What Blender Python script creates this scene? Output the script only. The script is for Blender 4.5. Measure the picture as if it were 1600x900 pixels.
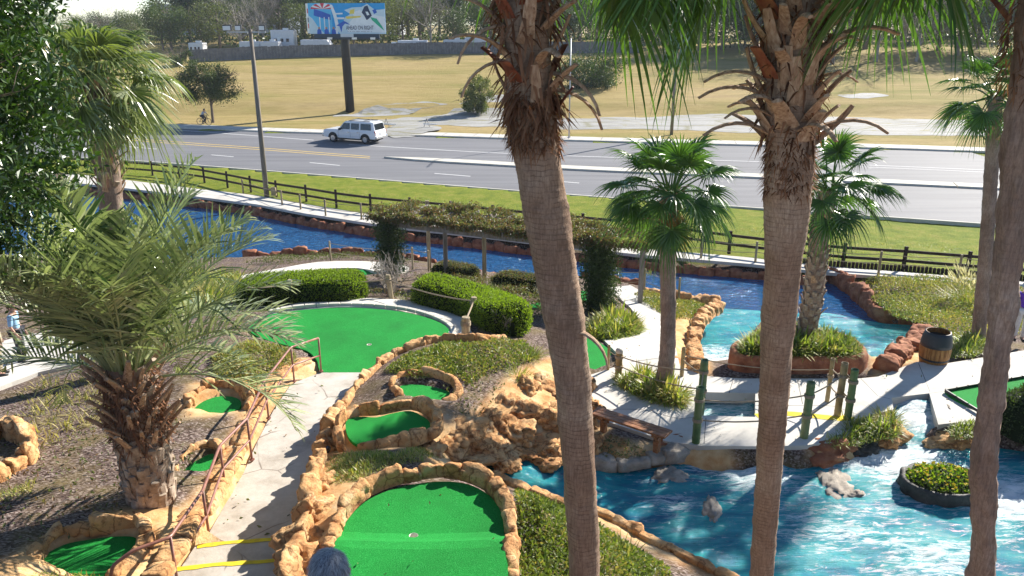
import bpy, bmesh, math, random
import numpy as np
from mathutils import Vector, Matrix, geometry, noise as mnoise

for o in list(bpy.data.objects): bpy.data.objects.remove(o)
scene = bpy.context.scene
col = scene.collection
R = math.radians
PI = math.pi

# ------------------------------------------------------------------ camera
PITCH, CAMZ, FPX = R(19.0), 11.0, 1244.4
cam = bpy.data.cameras.new('camera'); camo = bpy.data.objects.new('camera', cam); col.objects.link(camo)
camo.location = (0, 0, CAMZ); camo.rotation_euler = (PI/2 - PITCH, 0, 0)
cam.sensor_width = 36.0; cam.lens = 28.0; cam.clip_end = 5000; cam.clip_start = 0.05
scene.camera = camo
# ------------------------------------------------------------------ sky and sun
SUN_AZ, SUN_EL = R(44), R(28.5)          # azimuth measured from +Y towards +X
world = bpy.data.worlds.new('World'); scene.world = world; world.use_nodes = True
wn = world.node_tree.nodes; wl = world.node_tree.links
sky = wn.new('ShaderNodeTexSky'); sky.sky_type = 'NISHITA'; sky.sun_disc = False
sky.sun_elevation = SUN_EL; sky.sun_rotation = SUN_AZ; sky.air_density = 0.7; sky.dust_density = 0.0; sky.ozone_density = 1.6
bg = wn.get('Background') or wn.new('ShaderNodeBackground'); bg.inputs['Strength'].default_value = 0.085
wl.new(sky.outputs[0], bg.inputs['Color'])
sd = bpy.data.lights.new('sun', 'SUN'); sun = bpy.data.objects.new('sun', sd); col.objects.link(sun)
sd.energy = 5.0; sd.angle = R(0.53); sd.color = (1.0, 0.94, 0.85)
sdir = Vector((math.sin(SUN_AZ)*math.cos(SUN_EL), math.cos(SUN_AZ)*math.cos(SUN_EL), math.sin(SUN_EL)))
sun.rotation_euler = sdir.to_track_quat('Z', 'Y').to_euler()
sun.location = (40, 40, 60)
# ------------------------------------------------------------------ exposure
vs = scene.view_settings
vs.view_transform = 'Standard'; vs.look = 'None'; vs.gamma = 1.0; vs.use_curve_mapping = False
vs.exposure = 1.12
scene.cycles.max_bounces = 6; scene.cycles.transparent_max_bounces = 4
scene.cycles.diffuse_bounces = 3; scene.cycles.glossy_bounces = 2; scene.cycles.transmission_bounces = 3
scene.cycles.use_denoising = True

# ------------------------------------------------------------------ pixel -> world helpers (photo is 1600x900)
_F = np.array((0, math.cos(PITCH), -math.sin(PITCH))); _U = np.array((0, math.sin(PITCH), math.cos(PITCH)))
def ray(px, py):
    return _F + np.array((1, 0, 0))*((px-800)/FPX) + _U*((450-py)/FPX)
def at(px, py, z):
    d = ray(px, py); t = (z-CAMZ)/d[2]
    return np.array((d[0]*t, d[1]*t, z))
def atd(px, py, y):
    d = ray(px, py); t = y/d[1]
    return np.array((d[0]*t, y, CAMZ+d[2]*t))
def V3(a): return Vector((float(a[0]), float(a[1]), float(a[2])))

# ------------------------------------------------------------------ base terrain: control points (pixel, height)
CP = [(240,780,3.9),(100,720,3.6),(30,800,3.9),(0,900,4.4),(180,870,4.0),(20,650,3.2),(100,620,3.05),(60,560,2.8),(150,540,2.9),
 (0,530,2.7),(200,520,3.1),(300,680,3.45),(340,640,3.35),(400,560,3.2),(340,560,3.2),(420,545,3.05),
 (350,860,3.62),(390,780,3.38),(430,700,3.2),(470,630,3.05),(530,585,2.95),(300,840,3.9),(330,760,3.6),
 (560,530,2.95),(450,500,2.95),(640,500,2.95),(690,515,2.95),(560,470,2.9),(720,500,2.85),
 (620,590,3.45),(700,570,3.3),(790,540,3.0),(690,545,3.2),(800,580,3.1),(760,620,3.2),
 (590,710,3.9),(520,740,3.85),(640,705,3.85),(480,850,4.1),(500,790,4.0),
 (720,670,3.4),(800,690,2.8),(720,720,3.1),(770,735,2.85),(840,650,2.9),
 (650,830,4.3),(700,900,4.4),(560,900,4.4),(840,800,4.0),(850,870,3.9),(930,840,3.0),(1000,885,2.9),(1100,905,2.5),
 (940,690,2.5),(985,690,2.45),(1040,640,2.45),(1040,600,2.45),(930,610,2.45),(1000,550,2.2),(1020,500,1.6),(980,465,.9),(960,450,.6),
 (1150,590,2.45),(1090,690,2.45),(1240,680,2.45),(1350,600,2.45),(1450,600,2.45),(1560,570,2.35),(1350,680,2.45),(1480,670,2.45),
 (1520,560,2.2),(1461,568,2.35),(1500,530,1.8),(1450,490,1.0),(1400,450,.3),(1500,450,.3),(1590,450,.3),(1590,520,1.6),(1590,650,2.45),
 (1262,530,2.2),(1180,560,2.3),(1060,470,.4),(1090,500,1.0),(1080,550,1.8),
 (640,470,2.6),(740,500,2.5),(500,450,2.1),(620,440,1.7),(690,430,1.3),(780,440,1.2),(860,470,1.6),(940,490,1.7),(800,480,2.0),
 (560,415,.7),(640,415,.6),(480,410,.6),(430,430,1.2),(330,440,1.2),(100,440,1.2),(0,440,1.0),(200,450,1.5),(-150,500,2.0),(-200,700,3.6),
 (1200,760,2.2),(1000,760,2.2),(1400,800,2.2),(1560,760,2.2),(1300,900,2.2),(1600,900,2.3)]
ctrl = [tuple(at(*c)) for c in CP]
for px in range(0, 1601, 200):       # far bank of the lake
    ctrl.append(tuple(at(px, np.interp(px, [0,200,400,600,800,1000,1200,1400,1600],[285,292,318,350,371,398,414,430,446]), .1)))
for px, py in ((300,345),(450,370),(600,385),(800,400),(900,415),(1050,430),(1150,450),(1330,470),(100,380)):
    ctrl.append(tuple(at(px, py, -.6)))
for x in range(-80, 81, 10):
    ctrl += [(x, 60, .1), (x, 66, .1)]
ctrl += [(-9,3,5.2),(-5,4,5.0),(-2,5,5.2),(1,5.5,4.7),(3.6,6.2,3.4),(6,6.5,2.7),(9,6,2.6),(14,6,2.6),(-.8,2.4,7.2),(0,0,9.2),(5,0,7),(-5,0,8.6),
         (-25,8,4.5),(-25,20,3),(-30,35,1),(-30,48,.1),(26,10,2.6),(26,20,2.4),(30,30,1),(34,36,.1),(0,-10,9.2),(-30,-10,9),(30,-10,6)]
ctrl = np.array(ctrl)
_d = np.linalg.norm(ctrl[:,None,:2]-ctrl[None,:,:2], axis=2)
_n = len(ctrl)
_A = np.zeros((_n+1,_n+1)); _A[:_n,:_n] = -np.sqrt(_d**2+.16); _A[:_n,:_n] -= np.eye(_n)*.03; _A[:_n,_n] = 1; _A[_n,:_n] = 1
_w = np.linalg.solve(_A, np.append(ctrl[:,2], 0))
def sstep(a, b, x):
    t = np.clip((np.asarray(x, float)-a)/(b-a), 0, 1); return t*t*(3-2*t)
def ground_far(x, y):
    return .1 + .068*np.clip(y-84, 0, 80)*sstep(80, 96, y) - .06*np.clip(y-225, 0, 500) + 0*x
def T(x, y):
    x = np.atleast_1d(np.asarray(x, float)); y = np.atleast_1d(np.asarray(y, float))
    out = np.empty(x.shape)
    xf, yf = x.ravel(), y.ravel(); of = np.empty(xf.shape)
    for i in range(0, len(xf), 8192):
        r = np.sqrt((xf[i:i+8192,None]-ctrl[None,:,0])**2 + (yf[i:i+8192,None]-ctrl[None,:,1])**2 + .16)
        of[i:i+8192] = -r@_w[:_n] + _w[_n]
    w = sstep(55, 62, yf)
    of = of*(1-w) + ground_far(xf, yf)*w
    return of.reshape(x.shape)
def tz(x, y): return float(T(x, y)[0])
def on(px, py, lift=0.0):
    """point where the line through a photo pixel meets the terrain"""
    d = ray(px, py); ys = np.geomspace(3.0, 260, 700); t = ys/d[1]
    g = CAMZ+d[2]*t - T(d[0]*t, ys)
    k = np.argmax(g < 0) if (g < 0).any() else len(g)-1
    if k == 0: k = 1
    a = g[k-1]/(g[k-1]-g[k]+1e-9); tt = t[k-1]+(t[k]-t[k-1])*a
    x, y = d[0]*tt, d[1]*tt
    return np.array((x, y, tz(x, y)+lift))
def onl(pts, lift=0.0): return np.array([on(px, py, lift) for px, py in pts])
def atl(pts, z): return np.array([at(px, py, z) for px, py in pts])

# ------------------------------------------------------------------ object helpers
def mesh_np(name, V, F, var=None, smooth=False):
    """V (n,3); F list of face tuples or (m,k) array"""
    me = bpy.data.meshes.new(name)
    V = np.asarray(V, np.float32)
    if isinstance(F, np.ndarray):
        m, k = F.shape; loops = F.ravel().astype(np.int32); starts = np.arange(0, m*k, k, dtype=np.int32)
    else:
        lens = np.array([len(f) for f in F], np.int32); m = len(F)
        loops = np.fromiter((i for f in F for i in f), np.int32); starts = np.concatenate(([0], np.cumsum(lens)[:-1])).astype(np.int32)
    me.vertices.add(len(V)); me.vertices.foreach_set('co', V.ravel())
    me.loops.add(len(loops)); me.loops.foreach_set('vertex_index', loops)
    me.polygons.add(m); me.polygons.foreach_set('loop_start', starts)
    me.polygons.foreach_set('use_smooth', np.full(m, bool(smooth)))
    if var is not None:
        at_ = me.attributes.new('var', 'FLOAT', 'POINT'); at_.data.foreach_set('value', np.asarray(var, np.float32))
    me.update(calc_edges=True); me.validate()
    return me
def wloc(o):
    p = Vector(o.location)
    while o.parent: o = o.parent; p = p + Vector(o.location)
    return p
def put(name, me, m, parent=None, loc=None, rot=None, scale=None, kind=None):
    """link a mesh as an object; world-space position even when parented (parents are never rotated)"""
    o = bpy.data.objects.new(name, me); col.objects.link(o)
    if m is not None and len(me.materials) == 0: me.materials.append(m)
    L = Vector((0,0,0)) if loc is None else V3(loc)
    if parent is not None:
        o.parent = parent; L = L - wloc(parent)
    o.location = L
    if rot is not None: o.rotation_euler = rot
    if scale is not None: o.scale = scale if hasattr(scale, '__len__') else (scale,)*3
    if kind: o['kind'] = kind
    return o
def thing(name, label, cat, loc=(0,0,0), group=None):
    o = bpy.data.objects.new(name, None); col.objects.link(o); o.location = V3(loc); o.empty_display_size = .2
    return tag(o, label, cat, group)
def tag(o, label, cat, group=None):
    o['label'] = label; o['category'] = cat
    if group: o['group'] = group
    return o
def struct(o, label=None):
    o['kind'] = 'structure'
    if label: o['label'] = label
    return o

class MB:
    """collects simple shapes in world coordinates into one mesh"""
    def __init__(s): s.v = []; s.f = []
    def add(s, V, F):
        b = len(s.v); s.v += [tuple(map(float, p)) for p in V]; s.f += [tuple(i+b for i in f) for f in F]; return s
    def box(s, c, size, rz=0.0, M=None):
        hx, hy, hz = size[0]/2, size[1]/2, size[2]/2
        P = [Vector((x*hx, y*hy, z*hz)) for x in (-1,1) for y in (-1,1) for z in (-1,1)]
        A = M if M is not None else Matrix.Rotation(rz, 3, 'Z')
        P = [A@p + V3(c) for p in P]
        return s.add(P, [(0,1,3,2),(4,6,7,5),(0,4,5,1),(2,3,7,6),(0,2,6,4),(1,5,7,3)])
    def beam(s, a, b, w, h, up=(0,0,1)):
        a, b = V3(a), V3(b); d = (b-a); L = d.length; d.normalize()
        u = Vector(up); x = d.cross(u)
        if x.length < 1e-4: x = Vector((1,0,0))
        x.normalize(); z = x.cross(d)
        M = Matrix((x, d, z)).transposed()
        return s.box((a+b)/2, (w, L, h), M=M)
    def tube(s, pts, rad, n=8, cap=True):
        pts = [V3(p) for p in pts]; m = len(pts)
        rad = [rad]*m if not hasattr(rad, '__len__') else rad
        t0 = (pts[1]-pts[0]).normalized(); x = t0.orthogonal().normalized()
        P = []
        for i in range(m):
            t = (pts[min(i+1, m-1)]-pts[max(i-1, 0)])
            if t.length < 1e-9: t = t0.copy()
            t.normalize(); x = (x - t*x.dot(t))
            if x.length < 1e-6: x = t.orthogonal()
            x.normalize(); y = t.cross(x)
            for k in range(n):
                a = 2*PI*k/n; P.append(pts[i] + (x*math.cos(a)+y*math.sin(a))*rad[i])
        F = [(i*n+k, i*n+(k+1)%n, (i+1)*n+(k+1)%n, (i+1)*n+k) for i in range(m-1) for k in range(n)]
        if cap: F += [tuple(reversed(range(n))), tuple(range((m-1)*n, m*n))]
        return s.add(P, F)
    def lathe(s, c, prof, n=20):
        c = V3(c); P = [c + Vector((r*math.cos(2*PI*k/n), r*math.sin(2*PI*k/n), z)) for r, z in prof for k in range(n)]
        F = [(i*n+k, i*n+(k+1)%n, (i+1)*n+(k+1)%n, (i+1)*n+k) for i in range(len(prof)-1) for k in range(n)]
        return s.add(P, F)
    def prism(s, poly, d, M=None):
        """poly: 3D loop; extruded by vector d"""
        n = len(poly); P = [V3(p) for p in poly] + [V3(p)+V3(d) for p in poly]
        F = [tuple(reversed(range(n))), tuple(range(n, 2*n))] + [(i, (i+1)%n, n+(i+1)%n, n+i) for i in range(n)]
        return s.add(P, F)
    def mesh(s, name, smooth=False): return mesh_np(name, s.v, s.f, smooth=smooth)
    def put(s, name, m, parent=None, smooth=False, bevel=0, **k):
        o = put(name, s.mesh(name, smooth), m, parent, **k)
        if bevel:
            b = o.modifiers.new('bevel', 'BEVEL'); b.width = bevel; b.segments = 2; b.limit_method = 'ANGLE'; b.angle_limit = R(40)
        return o

def spline(P, n=8, closed=False):
    """Catmull-Rom resampling of points"""
    P = np.asarray(P, float); out = []; m = len(P)
    idx = range(m) if closed else range(m-1)
    for i in idx:
        g = (lambda k: P[k % m]) if closed else (lambda k: P[min(max(k, 0), m-1)])
        p0, p1, p2, p3 = g(i-1), g(i), g(i+1), g(i+2)
        for j in range(n):
            t = j/n
            out.append(.5*((2*p1)+(-p0+p2)*t+(2*p0-5*p1+4*p2-p3)*t*t+(-p0+3*p1-3*p2+p3)*t**3))
    if not closed: out.append(P[-1])
    return np.array(out)
def resample(P, step):
    P = np.asarray(P, float); d = np.linalg.norm(np.diff(P, axis=0), axis=1); s = np.concatenate(([0], np.cumsum(d)))
    n = max(2, int(round(s[-1]/step))+1); q = np.linspace(0, s[-1], n)
    return np.stack([np.interp(q, s, P[:,k]) for k in range(P.shape[1])], 1)
def inside(poly, x, y):
    poly = np.asarray(poly)[:, :2]; c = np.zeros(np.shape(x), bool); n = len(poly)
    for i in range(n):
        (x1, y1), (x2, y2) = poly[i], poly[(i+1)%n]
        if y1 == y2: continue
        c ^= ((y1 > y) != (y2 > y)) & (x < (x2-x1)*(y-y1)/(y2-y1)+x1)
    return c
def pdist(poly, x, y):
    poly = np.asarray(poly)[:, :2]; best = np.full(np.shape(x), 1e9); n = len(poly)
    for i in range(n):
        a, b = poly[i], poly[(i+1)%n]; ab = b-a; L2 = ab@ab+1e-12
        t = np.clip(((x-a[0])*ab[0]+(y-a[1])*ab[1])/L2, 0, 1)
        best = np.minimum(best, (x-a[0]-t*ab[0])**2+(y-a[1]-t*ab[1])**2)
    return np.sqrt(best)
def area2(poly):
    p = np.asarray(poly)[:, :2]; q = np.roll(p, -1, 0); return .5*np.sum(p[:,0]*q[:,1]-q[:,0]*p[:,1])
def fillpoly(poly, step, holes=()):
    """conforming triangulation of a 2D polygon with interior points; returns V2, tris, boundary count"""
    poly = np.asarray(poly)[:, :2]
    if area2(poly) < 0: poly = poly[::-1]
    loops = [poly]+[np.asarray(h)[:, :2] for h in holes]
    pts = []; edges = []
    for L in loops:
        b = len(pts); pts += [tuple(p) for p in L]; edges += [(b+i, b+(i+1)%len(L)) for i in range(len(L))]
    mn, mx = poly.min(0), poly.max(0)
    gx, gy = np.meshgrid(np.arange(mn[0], mx[0], step), np.arange(mn[1], mx[1], step))
    gx = gx + (np.arange(gx.shape[0])[:,None] % 2)*step*.5
    gx, gy = gx.ravel(), gy.ravel()
    ok = inside(poly, gx, gy) & (pdist(poly, gx, gy) > step*.45)
    for h in loops[1:]: ok &= ~inside(h, gx, gy) & (pdist(h, gx, gy) > step*.45)
    pts += list(zip(gx[ok].tolist(), gy[ok].tolist()))
    r = geometry.delaunay_2d_cdt([Vector(p) for p in pts], edges, [], 0, 1e-6)
    V = np.array([(p[0], p[1]) for p in r[0]]); F = np.array(r[2])
    c = V[F].mean(1); k = inside(poly, c[:,0], c[:,1])
    for h in loops[1:]: k &= ~inside(h, c[:,0], c[:,1])
    F = F[k]
    a = V[F]; cr = (a[:,1,0]-a[:,0,0])*(a[:,2,1]-a[:,0,1])-(a[:,1,1]-a[:,0,1])*(a[:,2,0]-a[:,0,0])
    F[cr < 0] = F[cr < 0][:, ::-1]
    return V, F
def slab(poly, zf, step, depth=0.0, holes=()):
    """sheet over a polygon at height zf(x,y), with a skirt hanging 'depth' from every border"""
    V, F = fillpoly(poly, step, holes)
    z = np.asarray(zf(V[:,0], V[:,1]), float)*np.ones(len(V))
    V = np.column_stack([V, z]); F = [tuple(f) for f in F]
    if depth:
        cnt = {}
        for f in F:
            for i in range(3): cnt[(f[i], f[(i+1)%3])] = 1
        bd = [e for e in cnt if (e[1], e[0]) not in cnt]
        m = {}; ex = []
        for a, b in bd:
            for q in (a, b):
                if q not in m: m[q] = len(V)+len(ex); ex.append(V[q]-(0,0,depth))
            F.append((b, a, m[a], m[b]))
        V = np.vstack([V, ex])
    return V, F
def nz(p, s=1.0, o=4):
    return mnoise.fractal(Vector(p)*s, 1.0, 2.0, o)
# ================================================================== materials
def newmat(name):
    m = bpy.data.materials.new(name); m.use_nodes = True; nt = m.node_tree
    return m, nt, nt.nodes.get('Principled BSDF'), nt.nodes.get('Material Output')
def N(nt, t, **k):
    n = nt.nodes.new(t)
    for a, b in k.items():
        if a in n.inputs: n.inputs[a].default_value = b
        else: setattr(n, a, b)
    return n
def ramp(nt, fac, stops):
    r = nt.nodes.new('ShaderNodeValToRGB'); e = r.color_ramp.elements
    while len(e) < len(stops): e.new(.5)
    for i, (p, c) in enumerate(stops): e[i].position = p; e[i].color = (*c, 1) if len(c) == 3 else c
    nt.links.new(fac, r.inputs[0]); return r
def mixc(nt, f, a, b, mode='MIX'):
    n = nt.nodes.new('ShaderNodeMix'); n.data_type = 'RGBA'; n.blend_type = mode
    for s, v in ((n.inputs[0], f), (n.inputs[6], a), (n.inputs[7], b)):
        if hasattr(v, 'links'): nt.links.new(v, s)
        else: s.default_value = v if not hasattr(v, '__len__') else (*v[:3], 1)
    return n.outputs[2]
def coords(nt, scale=(1,1,1), obj=True, rot=(0,0,0)):
    """world-space position (so shared or parented meshes never swim)"""
    g = nt.nodes.new('ShaderNodeNewGeometry') if not obj else nt.nodes.new('ShaderNodeTexCoord')
    mp = nt.nodes.new('ShaderNodeMapping'); mp.inputs['Scale'].default_value = scale; mp.inputs['Rotation'].default_value = rot
    nt.links.new(g.outputs['Position'] if not obj else g.outputs['Object'], mp.inputs[0]); return mp.outputs[0]
def noise(nt, co, s, d=4, rough=.55, dist=0.0):
    n = N(nt, 'ShaderNodeTexNoise', Scale=s, Detail=d, Roughness=rough, Distortion=dist); nt.links.new(co, n.inputs['Vector']); return n.outputs['Fac']
def bump(nt, h, bs, strength=.5, dist=.02, prev=None):
    b = N(nt, 'ShaderNodeBump', Strength=strength, Distance=dist); nt.links.new(h, b.inputs['Height'])
    if prev is not None: nt.links.new(prev, b.inputs['Normal'])
    if bs is not None: nt.links.new(b.outputs[0], bs.inputs['Normal'])
    return b.outputs[0]
def rough_mat(name, stops, s=6, rough=.85, bs=.5, bd=.02, s2=None, scale=(1,1,1), world=True, spec=.3, fine=None, speck=None, crack=None):
    """coloured by noise through a ramp, with relief from finer noise"""
    m, nt, p, _ = newmat(name); co = coords(nt, scale, obj=not world)
    f = noise(nt, co, s, 6, .65); c = ramp(nt, f, stops).outputs[0]
    if speck:
        f3 = noise(nt, co, speck[0], 3, .7); c = mixc(nt, ramp(nt, f3, [(speck[1], (0,0,0)), (speck[1]+.08, (1,1,1))]).outputs[0], c, speck[2])
    if crack:
        vd = N(nt, 'ShaderNodeTexVoronoi', Scale=crack[0], feature='DISTANCE_TO_EDGE'); dn = N(nt, 'ShaderNodeTexNoise', Scale=3.0, Detail=4.0); nt.links.new(co, dn.inputs['Vector'])
        nt.links.new(mixc(nt, .3, co, dn.outputs['Color']), vd.inputs['Vector'])
        c = mixc(nt, ramp(nt, vd.outputs['Distance'], [(.0,(.85,.85,.85)),(.035,(0,0,0))]).outputs[0], c, crack[1])
        c = mixc(nt, ramp(nt, noise(nt, co, 9, 6, .75), [(.36,(.75,.75,.75)),(.5,(0,0,0))]).outputs[0], c, crack[1])
    nt.links.new(c, p.inputs['Base Color']); p.inputs['Roughness'].default_value = rough; p.inputs['Specular IOR Level'].default_value = spec
    n1 = bump(nt, noise(nt, co, s2 or s*3, 8, .7), p, bs, bd)
    if fine: bump(nt, noise(nt, co, fine, 4, .7), p, bs*.7, bd*.3, n1)
    return m
def flat(name, c, rough=.5, metal=0, spec=.5, var=.12, s=20, bs=0):
    m, nt, p, _ = newmat(name); co = coords(nt, obj=False)
    f = noise(nt, co, s, 5)
    lo = tuple(x*(1-var) for x in c); hi = tuple(min(1, x*(1+var)) for x in c)
    nt.links.new(ramp(nt, f, [(.3, lo), (.7, hi)]).outputs[0], p.inputs['Base Color'])
    p.inputs['Roughness'].default_value = rough; p.inputs['Metallic'].default_value = metal; p.inputs['Specular IOR Level'].default_value = spec
    if bs: bump(nt, noise(nt, co, s*2, 5), p, bs, .01)
    return m
def leaf_mat(name, lo, hi, trans=.35, rough=.45, spec=.4, tint=(1.1,1.25,.5), dead=None):
    m, nt, p, out = newmat(name)
    a = N(nt, 'ShaderNodeAttribute', attribute_name='var'); oi = nt.nodes.new('ShaderNodeObjectInfo')
    mx = nt.nodes.new('ShaderNodeMath'); mx.operation = 'MULTIPLY_ADD'; nt.links.new(oi.outputs['Random'], mx.inputs[0]); mx.inputs[1].default_value = .25; nt.links.new(a.outputs['Fac'], mx.inputs[2])
    st = [(0.0, lo), (1.0, hi)] if dead is None else [(0.0, lo), (.85, hi), (1.08, dead)]
    c = ramp(nt, mx.outputs[0], [(q/1.25, cc) for q, cc in st]).outputs[0]
    nt.links.new(c, p.inputs['Base Color']); p.inputs['Roughness'].default_value = rough; p.inputs['Specular IOR Level'].default_value = spec
    t = nt.nodes.new('ShaderNodeBsdfTranslucent'); nt.links.new(mixc(nt, 1.0, c, tint, 'MULTIPLY'), t.inputs[0])
    mix = nt.nodes.new('ShaderNodeMixShader'); mix.inputs[0].default_value = trans
    nt.links.new(p.outputs[0], mix.inputs[1]); nt.links.new(t.outputs[0], mix.inputs[2]); nt.links.new(mix.outputs[0], out.inputs[0])
    return m

MAT = {}
MAT['rock'] = rough_mat('tan_gunite_rock', [(.25,(.44,.17,.06)),(.40,(.64,.32,.125)),(.56,(.73,.44,.20)),(.75,(.78,.58,.35))], s=2.2, bs=1.0, bd=.06, s2=7, fine=45, rough=.92, crack=(2.6,(.24,.095,.035)))  # crack colour paints crevice darkness into the rock, along with dark staining
MAT['rust'] = rough_mat('rust_rock', [(.3,(.17,.055,.03)),(.5,(.34,.13,.065)),(.72,(.50,.25,.13))], s=3, bs=.9, bd=.03, s2=9, fine=50, rough=.9)
MAT['greyrock'] = rough_mat('grey_sandy_rock', [(.3,(.20,.18,.15)),(.5,(.38,.33,.27)),(.72,(.55,.47,.38))], s=4, bs=.7, bd=.02, s2=20, fine=90, speck=(90,.6,(.12,.10,.09)))
MAT['darkrock'] = rough_mat('wet_dark_rock', [(.3,(.03,.03,.028)),(.6,(.09,.085,.075)),(.8,(.17,.16,.13))], s=4, bs=.9, bd=.03, s2=14, rough=.55)
MAT['concrete'] = rough_mat('pale_concrete', [(.28,(.46,.43,.38)),(.48,(.60,.57,.51)),(.7,(.68,.65,.60))], s=.9, bs=.25, bd=.006, s2=30, fine=160, rough=.85, speck=(220,.72,(.45,.42,.38)))
def stamped():
    m, nt, p, _ = newmat('stained_stamped_concrete'); co = coords(nt, obj=False)
    c = ramp(nt, noise(nt, co, 1.6, 8, .7), [(.3,(.36,.31,.25)),(.5,(.52,.47,.40)),(.68,(.62,.57,.50))]).outputs[0]
    vd = N(nt, 'ShaderNodeTexVoronoi', Scale=.95, feature='DISTANCE_TO_EDGE')
    mp = mixc(nt, .35, co, N(nt, 'ShaderNodeTexNoise', Scale=1.4, Detail=5).outputs['Color'])
    nt.links.new(mp, vd.inputs['Vector'])
    cr = ramp(nt, vd.outputs['Distance'], [(.0,(1,1,1)),(.012,(0,0,0))]).outputs[0]
    br = ramp(nt, noise(nt, co, 1.1, 2), [(.45,(0,0,0)),(.55,(1,1,1))]).outputs[0]
    k = mixc(nt, 1.0, cr, br, 'MULTIPLY')
    c = mixc(nt, k, c, (.19,.15,.12)); c = mixc(nt, ramp(nt, noise(nt, co, 140, 3), [(.6,(0,0,0)),(.75,(.5,.5,.5))]).outputs[0], c, (.24,.22,.2))
    nt.links.new(c, p.inputs['Base Color']); p.inputs['Roughness'].default_value = .85
    bump(nt, noise(nt, co, 12, 8, .7), p, .35, .02); return m
MAT['stair'] = stamped()
def asphalt():
    m, nt, p, _ = newmat('worn_asphalt'); co = coords(nt, obj=False)
    st = coords(nt, (.06,.9,1), obj=False, rot=(0,0,R(17)))
    f = noise(nt, st, 1.2, 6, .6); c = ramp(nt, f, [(.3,(.12,.12,.13)),(.5,(.165,.165,.175)),(.72,(.205,.205,.21))]).outputs[0]
    c = mixc(nt, ramp(nt, noise(nt, co, 60, 3), [(.5,(0,0,0)),(.8,(.5,.5,.5))]).outputs[0], c, (.28,.28,.28))
    nt.links.new(c, p.inputs['Base Color']); p.inputs['Roughness'].default_value = .8; bump(nt, noise(nt, co, 90, 3), p, .3, .01); return m
MAT['asphalt'] = asphalt()
MAT['oldconcrete'] = rough_mat('cracked_old_paving', [(.3,(.24,.235,.23)),(.5,(.36,.355,.345)),(.7,(.46,.45,.43))], s=.35, bs=.3, bd=.01, s2=8, scale=(.5,1.6,1), speck=(.8,.58,(.28,.25,.10)), crack=(.25,(.20,.19,.10)))
MAT['kerb'] = rough_mat('kerb_concrete', [(.3,(.52,.49,.42)),(.7,(.70,.67,.58))], s=2, bs=.2, bd=.01)
MAT['white_paint'] = rough_mat('white_road_paint', [(.35,(.62,.62,.61)),(.6,(.8,.8,.78))], s=8, bs=.1, bd=.004)
MAT['yellow_paint'] = rough_mat('yellow_paint', [(.32,(.62,.43,.06)),(.5,(.80,.62,.03)),(.7,(.85,.68,.05))], s=7, bs=.15, bd=.004)
MAT['road_yellow'] = rough_mat('yellow_road_paint', [(.35,(.62,.40,.08)),(.6,(.78,.55,.12))], s=3, bs=.1, bd=.004)
def turf():
    m, nt, p, _ = newmat('putting_turf'); co = coords(nt, obj=False)
    f = noise(nt, co, 75, 4, .75); f2 = noise(nt, co, 2.5, 4)
    c = ramp(nt, f, [(.32,(.003,.10,.014)),(.5,(.008,.25,.032)),(.68,(.06,.44,.10))]).outputs[0]
    c = mixc(nt, ramp(nt, f2, [(.3,(0,0,0)),(.75,(.35,.35,.35))]).outputs[0], c, (.02,.36,.06))
    c = mixc(nt, ramp(nt, noise(nt, co, .7, 5, .65), [(.45,(0,0,0)),(.7,(.6,.6,.6))]).outputs[0], c, (.012,.15,.025))
    nt.links.new(c, p.inputs['Base Color']); p.inputs['Roughness'].default_value = .85; p.inputs['Specular IOR Level'].default_value = .1
    p.inputs['Sheen Weight'].default_value = .06; p.inputs['Sheen Tint'].default_value = (.3,1,.4,1)
    bump(nt, f, p, .8, .012); return m
MAT['turf'] = turf()
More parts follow.
